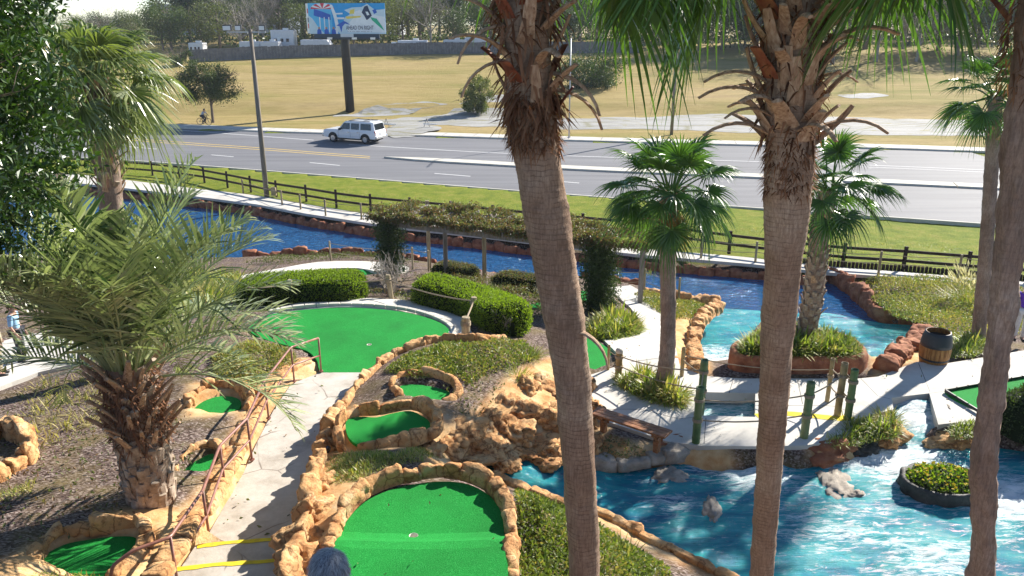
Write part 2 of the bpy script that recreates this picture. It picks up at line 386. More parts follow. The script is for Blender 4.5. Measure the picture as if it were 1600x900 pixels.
def ground_mat():
    m, nt, p, _ = newmat('ground'); co = coords(nt, obj=False)
    za = N(nt, 'ShaderNodeAttribute', attribute_name='zone'); sep = nt.nodes.new('ShaderNodeSeparateColor'); nt.links.new(za.outputs['Color'], sep.inputs[0])
    # mulch chips and soil
    v = N(nt, 'ShaderNodeTexVoronoi', Scale=26.0); nt.links.new(coords(nt, (1,1.7,1), obj=False, rot=(0,0,.6)), v.inputs['Vector'])
    sp = nt.nodes.new('ShaderNodeSeparateColor'); nt.links.new(v.outputs['Color'], sp.inputs[0])
    mul = ramp(nt, sp.outputs[0], [(.1,(.045,.028,.022)),(.45,(.12,.08,.066)),(.75,(.21,.155,.135)),(.97,(.38,.31,.27))]).outputs[0]
    mul = mixc(nt, ramp(nt, noise(nt, co, 1.3, 5), [(.45,(0,0,0)),(.7,(.6,.6,.6))]).outputs[0], mul, (.20,.155,.06))
    rk = ramp(nt, noise(nt, co, 2.2, 6, .65), [(.25,(.40,.17,.06)),(.40,(.62,.34,.14)),(.55,(.72,.48,.24)),(.75,(.78,.62,.40))]).outputs[0]
    gr = ramp(nt, noise(nt, co, 1.1, 8, .7), [(.3,(.12,.17,.012)),(.48,(.23,.27,.02)),(.62,(.33,.31,.05)),(.78,(.42,.32,.12))]).outputs[0]
    gr = mixc(nt, ramp(nt, noise(nt, co, 14, 4, .7), [(.35,(.55,.55,.55)),(.7,(0,0,0))]).outputs[0], gr, (.11,.17,.02))
    fco = coords(nt, (.35,1.3,1), obj=False, rot=(0,0,R(-6)))
    fd = ramp(nt, noise(nt, fco, .11, 8, .62, .4), [(.25,(.19,.21,.045)),(.38,(.32,.285,.085)),(.5,(.42,.325,.125)),(.62,(.49,.37,.17)),(.78,(.36,.245,.13))]).outputs[0]
    fd = mixc(nt, ramp(nt, noise(nt, fco, 1.0, 9, .8), [(.42,(0,0,0)),(.7,(.7,.7,.7))]).outputs[0], fd, (.24,.18,.055)); fd = mixc(nt, ramp(nt, noise(nt, coords(nt, (.15,1.6,1), obj=False), .45, 6, .7), [(.52,(0,0,0)),(.66,(.55,.55,.55))]).outputs[0], fd, (.52,.38,.16))
    c = mixc(nt, sep.outputs[0], mul, rk); c = mixc(nt, sep.outputs[1], c, gr); c = mixc(nt, sep.outputs[2], c, fd)
    nt.links.new(c, p.inputs['Base Color']); p.inputs['Roughness'].default_value = .95; p.inputs['Specular IOR Level'].default_value = .15
    b1 = bump(nt, sp.outputs[0], p, .9, .03); bump(nt, noise(nt, co, 9, 8, .7), p, .6, .04, b1); return m
MAT['ground'] = ground_mat()
def lake_mat():
    m, nt, p, _ = newmat('lake_water'); co = coords(nt, (1,1.9,1), obj=False, rot=(0,0,.25))
    p.inputs['Base Color'].default_value = (.025,.13,.31,1); p.inputs['Roughness'].default_value = .06; p.inputs['IOR'].default_value = 1.33
    p.inputs['Specular IOR Level'].default_value = .6
    n1 = bump(nt, noise(nt, co, 2.6, 4, .6, .8), p, 1.0, .34); bump(nt, noise(nt, co, 11, 3, .6, .3), p, .8, .02, n1)
    return m
MAT['lake'] = lake_mat()
def stream_mat():
    m, nt, p, _ = newmat('dyed_stream_water'); co = coords(nt, (.55,1.5,1), obj=False, rot=(0,0,R(-24)))
    c2 = coords(nt, (.6,2.7,1), obj=False, rot=(0,0,R(-27)))
    base = ramp(nt, noise(nt, co, 1.0, 5, .6, .8), [(.30,(.006,.09,.22)),(.42,(.008,.21,.29)),(.56,(.02,.34,.37)),(.74,(.15,.48,.48))]).outputs[0]
    za = N(nt, 'ShaderNodeAttribute', attribute_name='foam')
    f1 = noise(nt, c2, 4.5, 9, .78, .9); f2 = noise(nt, co, .8, 4, .6)
    mm = nt.nodes.new('ShaderNodeMath'); mm.operation = 'MULTIPLY_ADD'; nt.links.new(f2, mm.inputs[0]); mm.inputs[1].default_value = .30; nt.links.new(f1, mm.inputs[2])
    m2 = nt.nodes.new('ShaderNodeMath'); m2.operation = 'MULTIPLY_ADD'; nt.links.new(za.outputs['Fac'], m2.inputs[0]); m2.inputs[1].default_value = .30; nt.links.new(mm.outputs[0], m2.inputs[2])
    foam = ramp(nt, m2.outputs[0], [(.735,(0,0,0)),(.81,(.5,.5,.5)),(.94,(1,1,1))]).outputs[0]
    c = mixc(nt, foam, base, (.80,.85,.85)); nt.links.new(c, p.inputs['Base Color'])
    rr = ramp(nt, foam, [(0,(.09,)*3),(1,(.6,)*3)]).outputs[0]; nt.links.new(rr, p.inputs['Roughness']); p.inputs['IOR'].default_value = 1.33
    b1 = bump(nt, f1, p, .8, .05); bump(nt, noise(nt, c2, 22, 4, .7, .5), p, .7, .012, b1); return m
MAT['stream'] = stream_mat()
MAT['bark_palm'] = None
def palm_bark(name, cols, ring=22, rings=.8):
    m, nt, p, _ = newmat(name); co = coords(nt, obj=True)
    w = N(nt, 'ShaderNodeTexWave', Scale=ring/6.28, Distortion=3.2, Detail=3.0, wave_type='BANDS', bands_direction='Z', wave_profile='SAW'); w.inputs['Detail Scale'].default_value = 1.4; nt.links.new(co, w.inputs['Vector'])
    fb = noise(nt, coords(nt, (9,9,1.2), obj=True), 6, 6, .75)
    c = ramp(nt, noise(nt, co, 1.3, 6, .7), cols).outputs[0]
    brk = ramp(nt, noise(nt, coords(nt, (1,1,.6), obj=True), 7, 5, .7), [(.38,(0,0,0)),(.6,(rings,)*3)]).outputs[0]; c = mixc(nt, mixc(nt, 1.0, ramp(nt, w.outputs['Fac'], [(.0,(1,1,1)),(.3,(0,0,0))]).outputs[0], brk, 'MULTIPLY'), c, tuple(x*.42 for x in cols[0][1]))
    c = mixc(nt, ramp(nt, noise(nt, coords(nt, (1,1,.45), obj=True), 2.6, 6, .7), [(.52,(0,0,0)),(.68,(.6,.6,.6))]).outputs[0], c, tuple(x*.5 for x in cols[0][1]))
    c = mixc(nt, ramp(nt, fb, [(.4,(.55,.55,.55)),(.6,(0,0,0))]).outputs[0], c, tuple(x*.55 for x in cols[0][1]))
    nt.links.new(c, p.inputs['Base Color']); p.inputs['Roughness'].default_value = .9; p.inputs['Specular IOR Level'].default_value = .2
    b1 = bump(nt, w.outputs['Fac'], p, .5*rings, .02); bump(nt, fb, p, .8, .02, b1); return m
MAT['bark_palm'] = palm_bark('ringed_palm_bark', [(.3,(.29,.185,.125)),(.5,(.45,.32,.23)),(.7,(.59,.47,.36))], ring=40)
MAT['bark_smooth'] = palm_bark('weathered_palm_bark', [(.3,(.24,.165,.125)),(.5,(.39,.29,.23)),(.7,(.54,.43,.35))], ring=30, rings=.25)
MAT['boot'] = rough_mat('dry_leaf_base', [(.3,(.24,.13,.075)),(.5,(.46,.30,.19)),(.7,(.62,.47,.33))], s=5, bs=.7, bd=.01, scale=(6,6,1), world=True, rough=.8)
MAT['boot_red'] = rough_mat('reddish_leaf_sheath', [(.3,(.12,.035,.02)),(.5,(.30,.09,.045)),(.7,(.42,.19,.08))], s=6, bs=.5, bd=.01, rough=.6)
MAT['boot_grey'] = rough_mat('grey_pruned_leaf_base', [(.3,(.17,.12,.085)),(.5,(.36,.28,.21)),(.72,(.58,.49,.39))], s=7, bs=.7, bd=.012, rough=.85)
MAT['fibre'] = leaf_mat('brown_fibre', (.07,.032,.02), (.32,.16,.09), trans=.15, rough=.9, spec=.1)
MAT['bark'] = rough_mat('tree_bark', [(.3,(.09,.065,.05)),(.7,(.26,.21,.17))], s=4, bs=.8, bd=.02, scale=(3,3,.7))
MAT['bark_grey'] = rough_mat('pale_twig_bark', [(.3,(.22,.19,.165)),(.7,(.42,.38,.33))], s=4, bs=.5, bd=.02)
MAT['fan'] = leaf_mat('fan_palm_leaf', (.018,.062,.016), (.10,.20,.035), trans=.3, rough=.36, spec=.55)
MAT['fan_pale'] = leaf_mat('pale_fan_leaf', (.04,.09,.025), (.27,.31,.11), trans=.35, rough=.32, spec=.6)
MAT['fan_dead'] = leaf_mat('dry_fan_leaf', (.38,.21,.06), (.55,.36,.14), trans=.3, rough=.6)
MAT['pinn'] = leaf_mat('feather_palm_leaf', (.025,.06,.02), (.42,.46,.22), trans=.25, rough=.26, spec=.7, tint=(1,1.15,.6))
MAT['broad'] = leaf_mat('glossy_broad_leaf', (.010,.032,.010), (.065,.125,.02), trans=.2, rough=.3, spec=.6)
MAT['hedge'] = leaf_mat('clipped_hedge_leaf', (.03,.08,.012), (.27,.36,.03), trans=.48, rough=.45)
MAT['jasmine'] = leaf_mat('ground_cover_leaf', (.05,.085,.02), (.22,.27,.06), trans=.35, rough=.5, dead=(.42,.33,.12))
MAT['blade'] = leaf_mat('strap_leaf', (.06,.11,.02), (.30,.36,.07), trans=.4, rough=.45, dead=(.50,.42,.16))
MAT['dryblade'] = leaf_mat('dry_grass_blade', (.22,.19,.05), (.52,.44,.18), trans=.4, rough=.6)
MAT['vine'] = leaf_mat('winter_vine_leaf', (.05,.065,.025), (.22,.235,.10), trans=.3, rough=.5, dead=(.24,.14,.075))
MAT['vinedark'] = leaf_mat('dark_vine_leaf', (.015,.035,.012), (.09,.13,.04), trans=.25, rough=.5)
MAT['oak'] = leaf_mat('oak_leaf', (.03,.05,.014), (.11,.14,.045), trans=.3, rough=.5)
MAT['ever'] = leaf_mat('evergreen_leaf', (.022,.042,.014), (.09,.13,.035), trans=.3, rough=.5)
MAT['olive'] = leaf_mat('olive_leaf', (.06,.075,.022), (.17,.19,.06), trans=.35, rough=.5)
MAT['twigleaf'] = leaf_mat('bare_twig', (.16,.13,.10), (.34,.29,.23), trans=.05, rough=.8)
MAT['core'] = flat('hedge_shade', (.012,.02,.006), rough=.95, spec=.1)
MAT['bamboo'] = rough_mat('green_bamboo_pole', [(.3,(.06,.13,.045)),(.5,(.14,.21,.085)),(.68,(.26,.26,.13)),(.8,(.33,.29,.19))], s=2.6, bs=.3, bd=.006, scale=(2,2,.7), rough=.5)
MAT['bamboo_tan'] = rough_mat('weathered_bamboo', [(.3,(.20,.13,.06)),(.5,(.33,.25,.12)),(.7,(.45,.36,.21))], s=3, bs=.3, bd=.006, rough=.6)
MAT['rope'] = flat('rope', (.36,.28,.19), rough=.9, s=90, var=.35, bs=.5)
MAT['postwood'] = rough_mat('weathered_post', [(.3,(.20,.15,.09)),(.5,(.36,.29,.18)),(.7,(.50,.43,.30))], s=5, bs=.5, bd=.008, scale=(3,3,.4))
MAT['greywood'] = rough_mat('grey_timber', [(.3,(.17,.15,.135)),(.7,(.36,.33,.30))], s=5, bs=.5, bd=.008, scale=(3,3,.4))
MAT['fencewood'] = rough_mat('dark_fence_wood', [(.3,(.022,.014,.011)),(.7,(.07,.048,.038))], s=5, bs=.5, bd=.008)
MAT['bench'] = rough_mat('stained_bench_wood', [(.3,(.17,.06,.028)),(.5,(.34,.15,.065)),(.7,(.50,.26,.13))], s=3, bs=.4, bd=.005, scale=(1,6,6), rough=.5)
MAT['rail'] = rough_mat('brown_painted_pipe', [(.3,(.20,.075,.048)),(.55,(.30,.13,.09)),(.75,(.40,.22,.17))], s=5, bs=.15, bd=.003, rough=.38, spec=.5)
MAT['stave'] = rough_mat('oak_stave', [(.3,(.13,.05,.016)),(.5,(.34,.17,.05)),(.7,(.46,.27,.10))], s=4, bs=.5, bd=.006, scale=(5,5,.8), rough=.6)
MAT['hoop'] = flat('dark_barrel_band', (.035,.045,.055), rough=.5, metal=.3)
MAT['dark'] = flat('dark_metal', (.02,.021,.023), rough=.5)
MAT['cardark'] = flat('tyre_rubber', (.018,.018,.019), rough=.8)
MAT['white'] = flat('white_enamel', (.78,.78,.76), rough=.4, var=.03)
MAT['carpaint'] = flat('white_car_paint', (.80,.81,.83), rough=.18, var=.01, spec=.6)
MAT['glass'] = flat('dark_tinted_glass', (.014,.016,.02), rough=.05, spec=.7, var=.02)
MAT['chrome'] = flat('chrome', (.65,.65,.66), rough=.2, metal=.9)
MAT['red_lens'] = flat('red_lamp_lens', (.45,.02,.02), rough=.2)
MAT['steel'] = flat('galvanised_pole', (.42,.43,.44), rough=.45, metal=.5)
MAT['polewood'] = rough_mat('utility_pole_wood', [(.3,(.12,.10,.085)),(.7,(.30,.26,.21))], s=4, bs=.4, bd=.01, scale=(4,4,.4))
MAT['boardfence'] = rough_mat('grey_board_fence', [(.3,(.12,.12,.125)),(.7,(.23,.22,.225))], s=1.5, bs=.4, bd=.01)
MAT['trailer'] = flat('trailer_wall', (.66,.67,.69), rough=.45, var=.06, s=3)
MAT['building'] = rough_mat('pale_blue_building', [(.3,(.20,.24,.30)),(.7,(.27,.31,.37))], s=.2, bs=.1)
MAT['tower'] = flat('distant_tower_wall', (.50,.52,.55), rough=.8)
MAT['cup'] = flat('white_cup_liner', (.72,.68,.58), rough=.5)
MAT['yellowflower'] = leaf_mat('yellow_petal', (.70,.48,.02), (.85,.68,.05), trans=.25, rough=.6, tint=(1,1,.6))
MAT['plume'] = leaf_mat('grass_plume', (.55,.50,.27), (.72,.68,.44), trans=.45, rough=.8, tint=(1,1,.8))
# ================================================================== the setting: layout outlines
ROADZ = 0.0
def road_pt(px, py): return at(px, py, ROADZ)
near_edge = np.array([road_pt(*p) for p in ((-500,220),(-100,236),(200,252),(400,267),(600,283),(800,299),(1000,314),(1200,328),(1400,342),(1600,356),(2000,384))])
far_edge = np.array([road_pt(*p) for p in ((-500,180),(-100,190),(250,200),(400,206),(520,210),(640,213),(800,218),(1000,224),(1200,229),(1400,234),(1550,239),(2000,252))])
near_edge = spline(near_edge, 4); far_edge = spline(far_edge, 4)
road_poly = np.vstack([near_edge, far_edge[::-1]])

lake_px = [(-260,285),(0,287),(180,297),(300,311),(400,324),(480,339),(560,351),(620,359),(700,368),(790,378),(900,391),(1000,403),(1080,410),(1170,417),
           (1285,436),(1310,448),(1335,466),(1352,484),(1372,503),(1405,508),(1436,511),(1444,522),(1425,538),(1402,556),(1392,572),(1374,588),
           (1350,575),(1300,540),(1230,520),(1180,520),(1153,540),(1146,575),(1100,578),(1095,545),(1098,515),(1112,492),(1126,482),
           (1080,472),(1000,455),(960,446),(930,442),(840,447),(740,436),(660,414),(590,404),(480,402),(380,408),(200,412),(0,410),(-260,412)]
def lake_z(x, y):   # ramps of white water climb from the lake to the path
    k = 1-sstep(20.4, 29.0, y); return -.45 + 2.0*k*(np.asarray(x) > 3)
def at_f(px, py, f):
    z = 0.0; lo = None
    d = ray(px, py); ys = np.geomspace(5, 120, 500); t = ys/d[1]; g = CAMZ+d[2]*t - f(d[0]*t, ys)
    k = max(1, int(np.argmax(g < 0))); a = g[k-1]/(g[k-1]-g[k]); tt = t[k-1]+(t[k]-t[k-1])*a
    return np.array((d[0]*tt, d[1]*tt, 0))
lake_poly = np.array([(lambda q: q-np.array((0,.15,0)))(at(px, py-5, .13)) if i < 14 else at_f(px, py, lake_z) for i, (px, py) in enumerate(lake_px)]); lake_poly = spline(lake_poly, 3, True)

STZ = 2.12
stream_px = [(752,722),(790,712),(870,716),(930,722),(960,735),(1040,728),(1086,712),(1110,697),(1140,688),(1180,684),(1236,694),(1252,708),(1290,712),(1340,706),(1392,690),(1402,660),(1395,622),(1455,615),(1468,640),
             (1475,675),(1500,690),(1560,700),(1640,712),(1800,740),(1800,1000),(1260,1000),(1160,915),(1080,870),(1010,834),(940,798),(880,782),(800,752),(765,735)]
NC = at(1425,628,2.3)
def stream_z(x, y):
    up = 1-sstep(-.4, 2.6, np.asarray(x)); return STZ + .5*up + .26*np.exp(-(((np.asarray(x)-NC[0])/.8)**2+((np.asarray(y)-NC[1])/1.1)**2))
stream_poly = spline(np.array([at_f(px, py, stream_z) for px, py in stream_px]), 3, True)
hole1_px = [(1096,613),(1180,615),(1180,652),(1093,650)]
def patio_z(x, y): return 2.48 - 1.95*np.clip((np.asarray(y)-19.3)/10.0, 0, 1)
def onp(pts): return np.array([at_f(px, py, patio_z) for px, py in pts])
hole1 = onp(hole1_px)
patio_px = [(903,650),(910,600),(917,588),(960,574),(968,556),(944,532),(930,521),(1000,523),(1004,506),(985,481),(966,464),(948,450),(985,446),(1004,456),(1034,482),
            (1050,505),(1055,540),(1062,572),(1100,588),(1160,592),(1250,592),(1340,592),(1372,589),(1400,578),(1432,566),(1480,568),(1530,560),(1600,548),(1700,540),(1760,600),
            (1700,660),(1560,668),(1500,660),(1466,664),(1452,615),(1393,622),(1396,640),(1340,655),(1318,690),(1250,697),(1170,698),(1092,697),(1040,690),(1000,676),(945,658)]
patio_poly = onp(patio_px)
stair_px_L = [(500,582),(455,600),(428,640),(402,690),(380,740),(345,800),(318,848)]
stair_px_R = [(580,582),(548,610),(527,650),(510,690),(494,720),(482,760),(470,800),(460,842)]
_ya, _yb = at(540,582,2.98)[1], at(390,845,3.44)[1]
def stair_zf(x, y): return 2.98 + .46*np.clip((_ya-np.asarray(y))/(_ya-_yb), -.2, 1.25)
stair_poly = np.array([at_f(px, py, stair_zf) for px, py in stair_px_L + stair_px_R[::-1]])
ring_px = [(420,492),(470,474),(560,467),(660,474),(715,495),(737,522),(722,532),(704,528),(695,508),(655,494),(560,481),(470,486)]
ring_poly = spline(onl(ring_px), 3, True)
leftpath_poly = spline(onl([(-60,560),(60,522),(165,514),(215,528),(165,556),(60,584),(-60,622)]), 3, True)
lowpath_poly = spline(onl([(370,434),(440,420),(525,409),(600,411),(640,420),(606,428),(560,420),(500,422),(430,436)]), 3, True)
walk_up = [(100,270),(180,279),(300,294),(400,305),(480,319),(560,332),(620,343),(760,357),(900,375),(1000,388),(1170,402),(1290,416),(1400,424),(1500,432),(1600,440),(1800,454)]
walk_dn = [(1800,463),(1600,449),(1500,441),(1400,433),(1290,425),(1170,412),(1000,398),(900,386),(760,369),(600,352),(480,334),(400,319),(300,306),(180,292),(100,284)]
walk_poly = atl(walk_up+walk_dn, .13)

GREENS = [  # px outline, height, cup px, label
 ('low', [(512,930),(524,870),(530,845),(542,812),(570,782),(606,763),(648,752),(690,748),(730,753),(764,772),(783,800),(788,835),(789,880),(788,930),(700,990),(560,990)], 4.3, (646,833), 'large bright green putting green with a cup, ringed by tan rocks, near the grey-haired person'),
 ('two', [(541,658),(562,651),(588,652),(612,646),(640,642),(660,650),(672,661),(667,673),(648,683),(620,692),(590,698),(562,696),(544,682)], 3.72, None, 'kidney-shaped putting green in a rock basin above the yellow stair lines'),
 ('three', [(628,602),(662,602),(698,611),(704,621),(690,629),(652,624),(626,613)], 3.35, None, 'small shaded putting green sunk behind the kidney-shaped rock basin'),
 ('mid', [(398,502),(420,492),(455,486),(500,482),(560,481),(620,486),(663,496),(693,509),(704,521),(700,528),(664,536),(624,548),(594,564),(576,581),(506,582),(495,562),(478,546),(440,536),(405,526),(388,514)], 2.97, (577,538), 'widest bright green putting green at the end of the stairs before the hedges'),
 ('left5', [(304,641),(318,627),(345,619),(370,622),(377,632),(366,644),(335,646)], 3.22, None, 'small half-shaded putting green in a tan basin beside the feather palm'),
 ('left6', [(282,744),(298,726),(320,713),(334,710),(328,729),(306,743)], 3.42, None, 'tiny putting green sliver behind the brown handrail and palm trunk'),
 ('left7', [(68,874),(98,852),(140,843),(185,838),(214,842),(206,868),(182,889),(150,902),(108,896)], 3.98, None, 'striped dark putting green in the rock basin at the lower left corner'),
 ('low8', [(558,424),(578,421),(596,427),(604,437),(575,437)], 1.02, None, 'small far putting green behind the left clipped hedge'),
 ('mid9', [(898,560),(918,528),(938,536),(962,556),(956,570),(916,583),(898,580)], 2.28, None, 'putting green behind the middle palm trunk beside the bamboo rope rail'),
 ('mid10', [(812,486),(830,476),(880,462),(916,454),(926,462),(880,485),(830,494)], 1.55, None, 'narrow putting green under the pergola behind the leaning palm trunk'),
 ('right11', [(1476,612),(1520,604),(1560,597),(1610,588),(1700,590),(1700,640),(1610,642),(1530,640)], 2.52, None, 'putting green with dark edging behind the right palm trunk'),
 ('left12', [(95,428),(130,424),(152,432),(150,450),(112,462),(95,450)], 1.35, None, 'far putting green glimpsed through the fronds of the feather palm'),
]
greens = {}
for key, px, z, cup, lab in GREENS:
    greens[key] = (spline(atl(px, z), 4, True), z, cup, lab)

# ------------------------------------------------------------------ ground sheet
def axis(lo, hi, step, far_lo, far_hi, g=1.22):
    a = list(np.arange(lo, hi+1e-6, step)); s = step; x = hi
    while x < far_hi: s *= g; x += s; a.append(x)
    s = step; x = lo
    while x > far_lo: s *= g; x -= s; a.insert(0, x)
    return np.array(a)
gx = axis(-21, 21, .17, -1800, 1800); gy = axis(3.2, 44, .17, -60, 2600, 1.045)
GX, GY = np.meshgrid(gx, gy); X, Y = GX.ravel(), GY.ravel()
Z = T(X, Y)
zone = np.zeros((len(X), 4), np.float32); zone[:,3] = 1
def region(poly, pad):
    p = np.asarray(poly)[:, :2]; mn, mx = p.min(0)-pad, p.max(0)+pad
    k = np.where((X>mn[0])&(X<mx[0])&(Y>mn[1])&(Y<mx[1]))[0]
    ins = inside(p, X[k], Y[k]); d = pdist(p, X[k], Y[k]); return k, np.where(ins, -d, d)
def carve(poly, zt, pad, drop):
    k, sd_ = region(poly, pad); w = 1-sstep(0, pad, sd_)
    tz_ = (zt(X[k], Y[k]) if callable(zt) else zt)-drop
    Z[k] = Z[k]*(1-w)+tz_*w
carve(lake_poly, lake_z, .5, .45)
carve(stream_poly, stream_z, .35, .35)
for k_ in ('low8','mid9','mid10','right11','left12','mid','three','two','left5','left6','left7','low'): carve(greens[k_][0], greens[k_][1], .12, .16)
carve(patio_poly, patio_z, .5, .07)
zs = 3.44
carve(stair_poly, stair_zf, .12, .08)
S1 = [(306,852),(380,846),(452,838),(470,842),(452,890),(300,900),(270,905)]; S2 = [(268,888),(350,880),(434,873),(450,876),(440,960),(230,960)]
carve(atl(S1, zs+.15), zs, .1, .05); carve(atl(S2, zs+.31), zs+.1, .1, .05)
for pl in (ring_poly, leftpath_poly, lowpath_poly):
    k, sd_ = region(pl, .3); Z[k] -= .07*(1-sstep(0, .3, sd_))
k, sd_ = region(patio_poly, .2); m_ = sd_ < -.1; kk = k[m_]; 
k2, s2_ = region(hole1, .5); Z[k2] = np.minimum(Z[k2], np.where(s2_ < .3, 1.5, Z[k2])); k2, s2_ = region(np.array([at(a, b, 2.48) for a, b in ((1390,600),(1458,596),(1462,640),(1396,646))]), .3); Z[k2] = np.minimum(Z[k2], 1.9)
k, sd_ = region(walk_poly, .4); Z[k] -= .08*(1-sstep(0, .4, sd_))
k, sd_ = region(road_poly, .5); Z[k] = np.where(sd_ < .05, -.12, np.minimum(Z[k], .09))
rough_ = np.array([nz((x, y, 0), .9, 3) for x, y in zip(X, Y)]) if False else (np.sin(X*3.1+np.cos(Y*2.3)*1.7)*np.sin(Y*2.7+np.cos(X*1.9)))*.02
nearm = (Y < 45) & (Y > 3); Z[nearm] += rough_[nearm]
# colour zones: R rock, G verge grass, B dry field
ROCKZ = [[(455,905),(462,840),(486,750),(500,700),(530,660),(560,650),(560,760),(530,820),(505,905)],
         [(505,690),(540,640),(690,640),(700,690),(640,700),(520,720)],
         [(690,690),(720,660),(800,590),(860,560),(960,600),(935,720),(800,715),(700,735)],
         [(640,700),(780,700),(800,760),(700,740)],
         [(280,905),(250,840),(330,760),(400,600),(480,560),(505,560),(500,590),(430,620),(330,830)],
         [(-20,905),(60,850),(180,800),(280,800),(250,905)],
         [(930,740),(940,680),(1040,700),(1130,700),(1150,720)],
         [(1240,690),(1330,690),(1420,660),(1400,700),(1300,715)],
         [(1040,520),(1060,495),(1130,480),(1140,500),(1100,520),(1105,585),(1060,580)],
         [(1280,430),(1320,432),(1390,500),(1460,500),(1440,560),(1370,590),(1350,520)],
         [(300,600),(390,590),(390,640),(330,650),(295,650)],[(800,750),(1000,810),(1200,905),(1130,910),(940,815)]]
for pl in ROCKZ:
    k, sd_ = region(onl(pl), .3); zone[k,0] = np.maximum(zone[k,0], 1-sstep(-.1, .25, sd_))
bank_y = np.interp(X, walk_poly[:16,0], walk_poly[:16,1])
zone[:,1] = sstep(-.3, .2, Y-bank_y); zone[:,0] *= 1-zone[:,1]
far_y = np.interp(X, far_edge[:,0], far_edge[:,1]); zone[:,2] = sstep(0, 1.5, Y-far_y-1.0)
ny, nx = GX.shape; ii = np.arange(ny*nx).reshape(ny, nx)
F = np.stack([ii[:-1,:-1], ii[:-1,1:], ii[1:,1:], ii[1:,:-1]], -1).reshape(-1, 4)
gme = mesh_np('ground', np.column_stack([X, Y, Z]), F, smooth=True)
ca = gme.attributes.new('zone', 'FLOAT_COLOR', 'POINT'); ca.data.foreach_set('color', zone.ravel())
struct(put('ground', gme, MAT['ground']), 'mulch, rock and grass ground of the golf course and field')

# ------------------------------------------------------------------ road, kerbs, markings
def strip(a, b, z):
    """ribbon between two equally sampled lines"""
    n = len(a); Vv = [(p[0], p[1], z) for p in a]+[(p[0], p[1], z) for p in b]
    return Vv, [(i, i+1, n+i+1, n+i) for i in range(n-1)]
Vr, Fr = strip(near_edge, np.stack([np.interp(near_edge[:,0], far_edge[:,0], far_edge[:,k]) if k else near_edge[:,0] for k in range(3)], 1), ROADZ)
struct(put('road', mesh_np('road', Vr, Fr), MAT['asphalt']))
def kerbline(line, w, h, name, mat_, side):
    P = resample(line, 2.0); mb = MB()
    t = np.gradient(P[:,:2], axis=0); t /= np.linalg.norm(t, axis=1)[:,None]; nrm = np.stack([-t[:,1], t[:,0]], 1)*side
    n = len(P); Vv = []
    for i in range(n):
        a = P[i,:2]; b = a+nrm[i]*w
        Vv += [(a[0],a[1],-.1),(a[0],a[1],h-.02),(a[0]+nrm[i,0]*.03,a[1]+nrm[i,1]*.03,h),(b[0],b[1],h),(b[0],b[1],-.1)]
    Ff = [(i*5+j, (i+1)*5+j, (i+1)*5+j+1, i*5+j+1) for i in range(n-1) for j in range(4)]
    return struct(put(name, mesh_np(name, Vv, Ff), mat_))
kerbline(near_edge, .18, .12, 'near_kerb', MAT['kerb'], -1)
kerbline(far_edge, .2, .14, 'far_kerb', MAT['kerb'], 1)
def line_offset(line, d):
    t = np.gradient(line[:,:2], axis=0); t /= np.linalg.norm(t, axis=1)[:,None]
    return np.column_stack([line[:,0]-t[:,1]*d, line[:,1]+t[:,0]*d, line[:,2]])
fa, fb_ = line_offset(far_edge, .22), line_offset(far_edge, 2.1)
Vs, Fs = strip(fa, fb_, .145); struct(put('far_pavement', mesh_np('far_pavement', Vs, Fs), MAT['concrete']))
# joints in the far pavement
jm = MB()
for s in np.arange(0, 90, 3.0):
    P = resample(far_edge[8:40], 3.0)
for i in range(1, len(P)-1):
    t = P[i+1]-P[i-1]; t = t/np.linalg.norm(t); n_ = np.array((-t[1], t[0], 0))
    a = P[i]+n_*.24; b = P[i]+n_*2.08; jm.beam((a[0],a[1],.146), (b[0],b[1],.146), .04, .006)
jm.put('pavement_joints', MAT['dark'], bpy.data.objects['far_pavement'])
def paint(name, px, w, m, z=.005, on_z=ROADZ):
    P = spline(np.array([at(a, b, on_z) for a, b in px]), 4); P = resample(P, 1.5) if len(px) > 2 else P
    a, b = line_offset(P, w/2), line_offset(P, -w/2); Vv, Ff = strip(b, a, on_z+z)
    return struct(put(name, mesh_np(name, Vv, Ff), m))
paint('yellow_line', [(-400,176),(0,200),(240,219),(412,231.4),(500,238.5),(578,244.5)], .16, MAT['road_yellow'])
paint('yellow_line', [(-400,178),(0,203),(240,222),(412,234.2),(500,241.3),(578,247.2)], .16, MAT['road_yellow'])
paint('white_edge_line', [(545,226),(600,229),(700,235),(800,240),(960,246),(1100,250),(1342,257.5),(1550,266),(1800,277)], .15, MAT['white_paint'])
paint('white_edge_line', [(1342,260.5),(1450,265),(1550,269.5),(1800,281)], .13, MAT['white_paint'])
paint('white_edge_line', [(200,198),(330,207),(490,219)], .15, MAT['white_paint'])
for a, b in (((484,254),(531,258.5)),((679,271),(735,275.5)),((1300,311),(1352,314)),((880,284),(905,286)),((200,229),(245,233)),((330,242),(365,245)),((1080,299),(1130,302.5))):
    paint('lane_dash', [a, b], .14, MAT['white_paint'])
med = spline(np.array([road_pt(*p) for p in ((600,247),(760,256),(900,264),(1150,275),(1350,284),(1540,293),(1900,311))]), 4)
kerb_m = MB(); P = resample(med, 3.0)
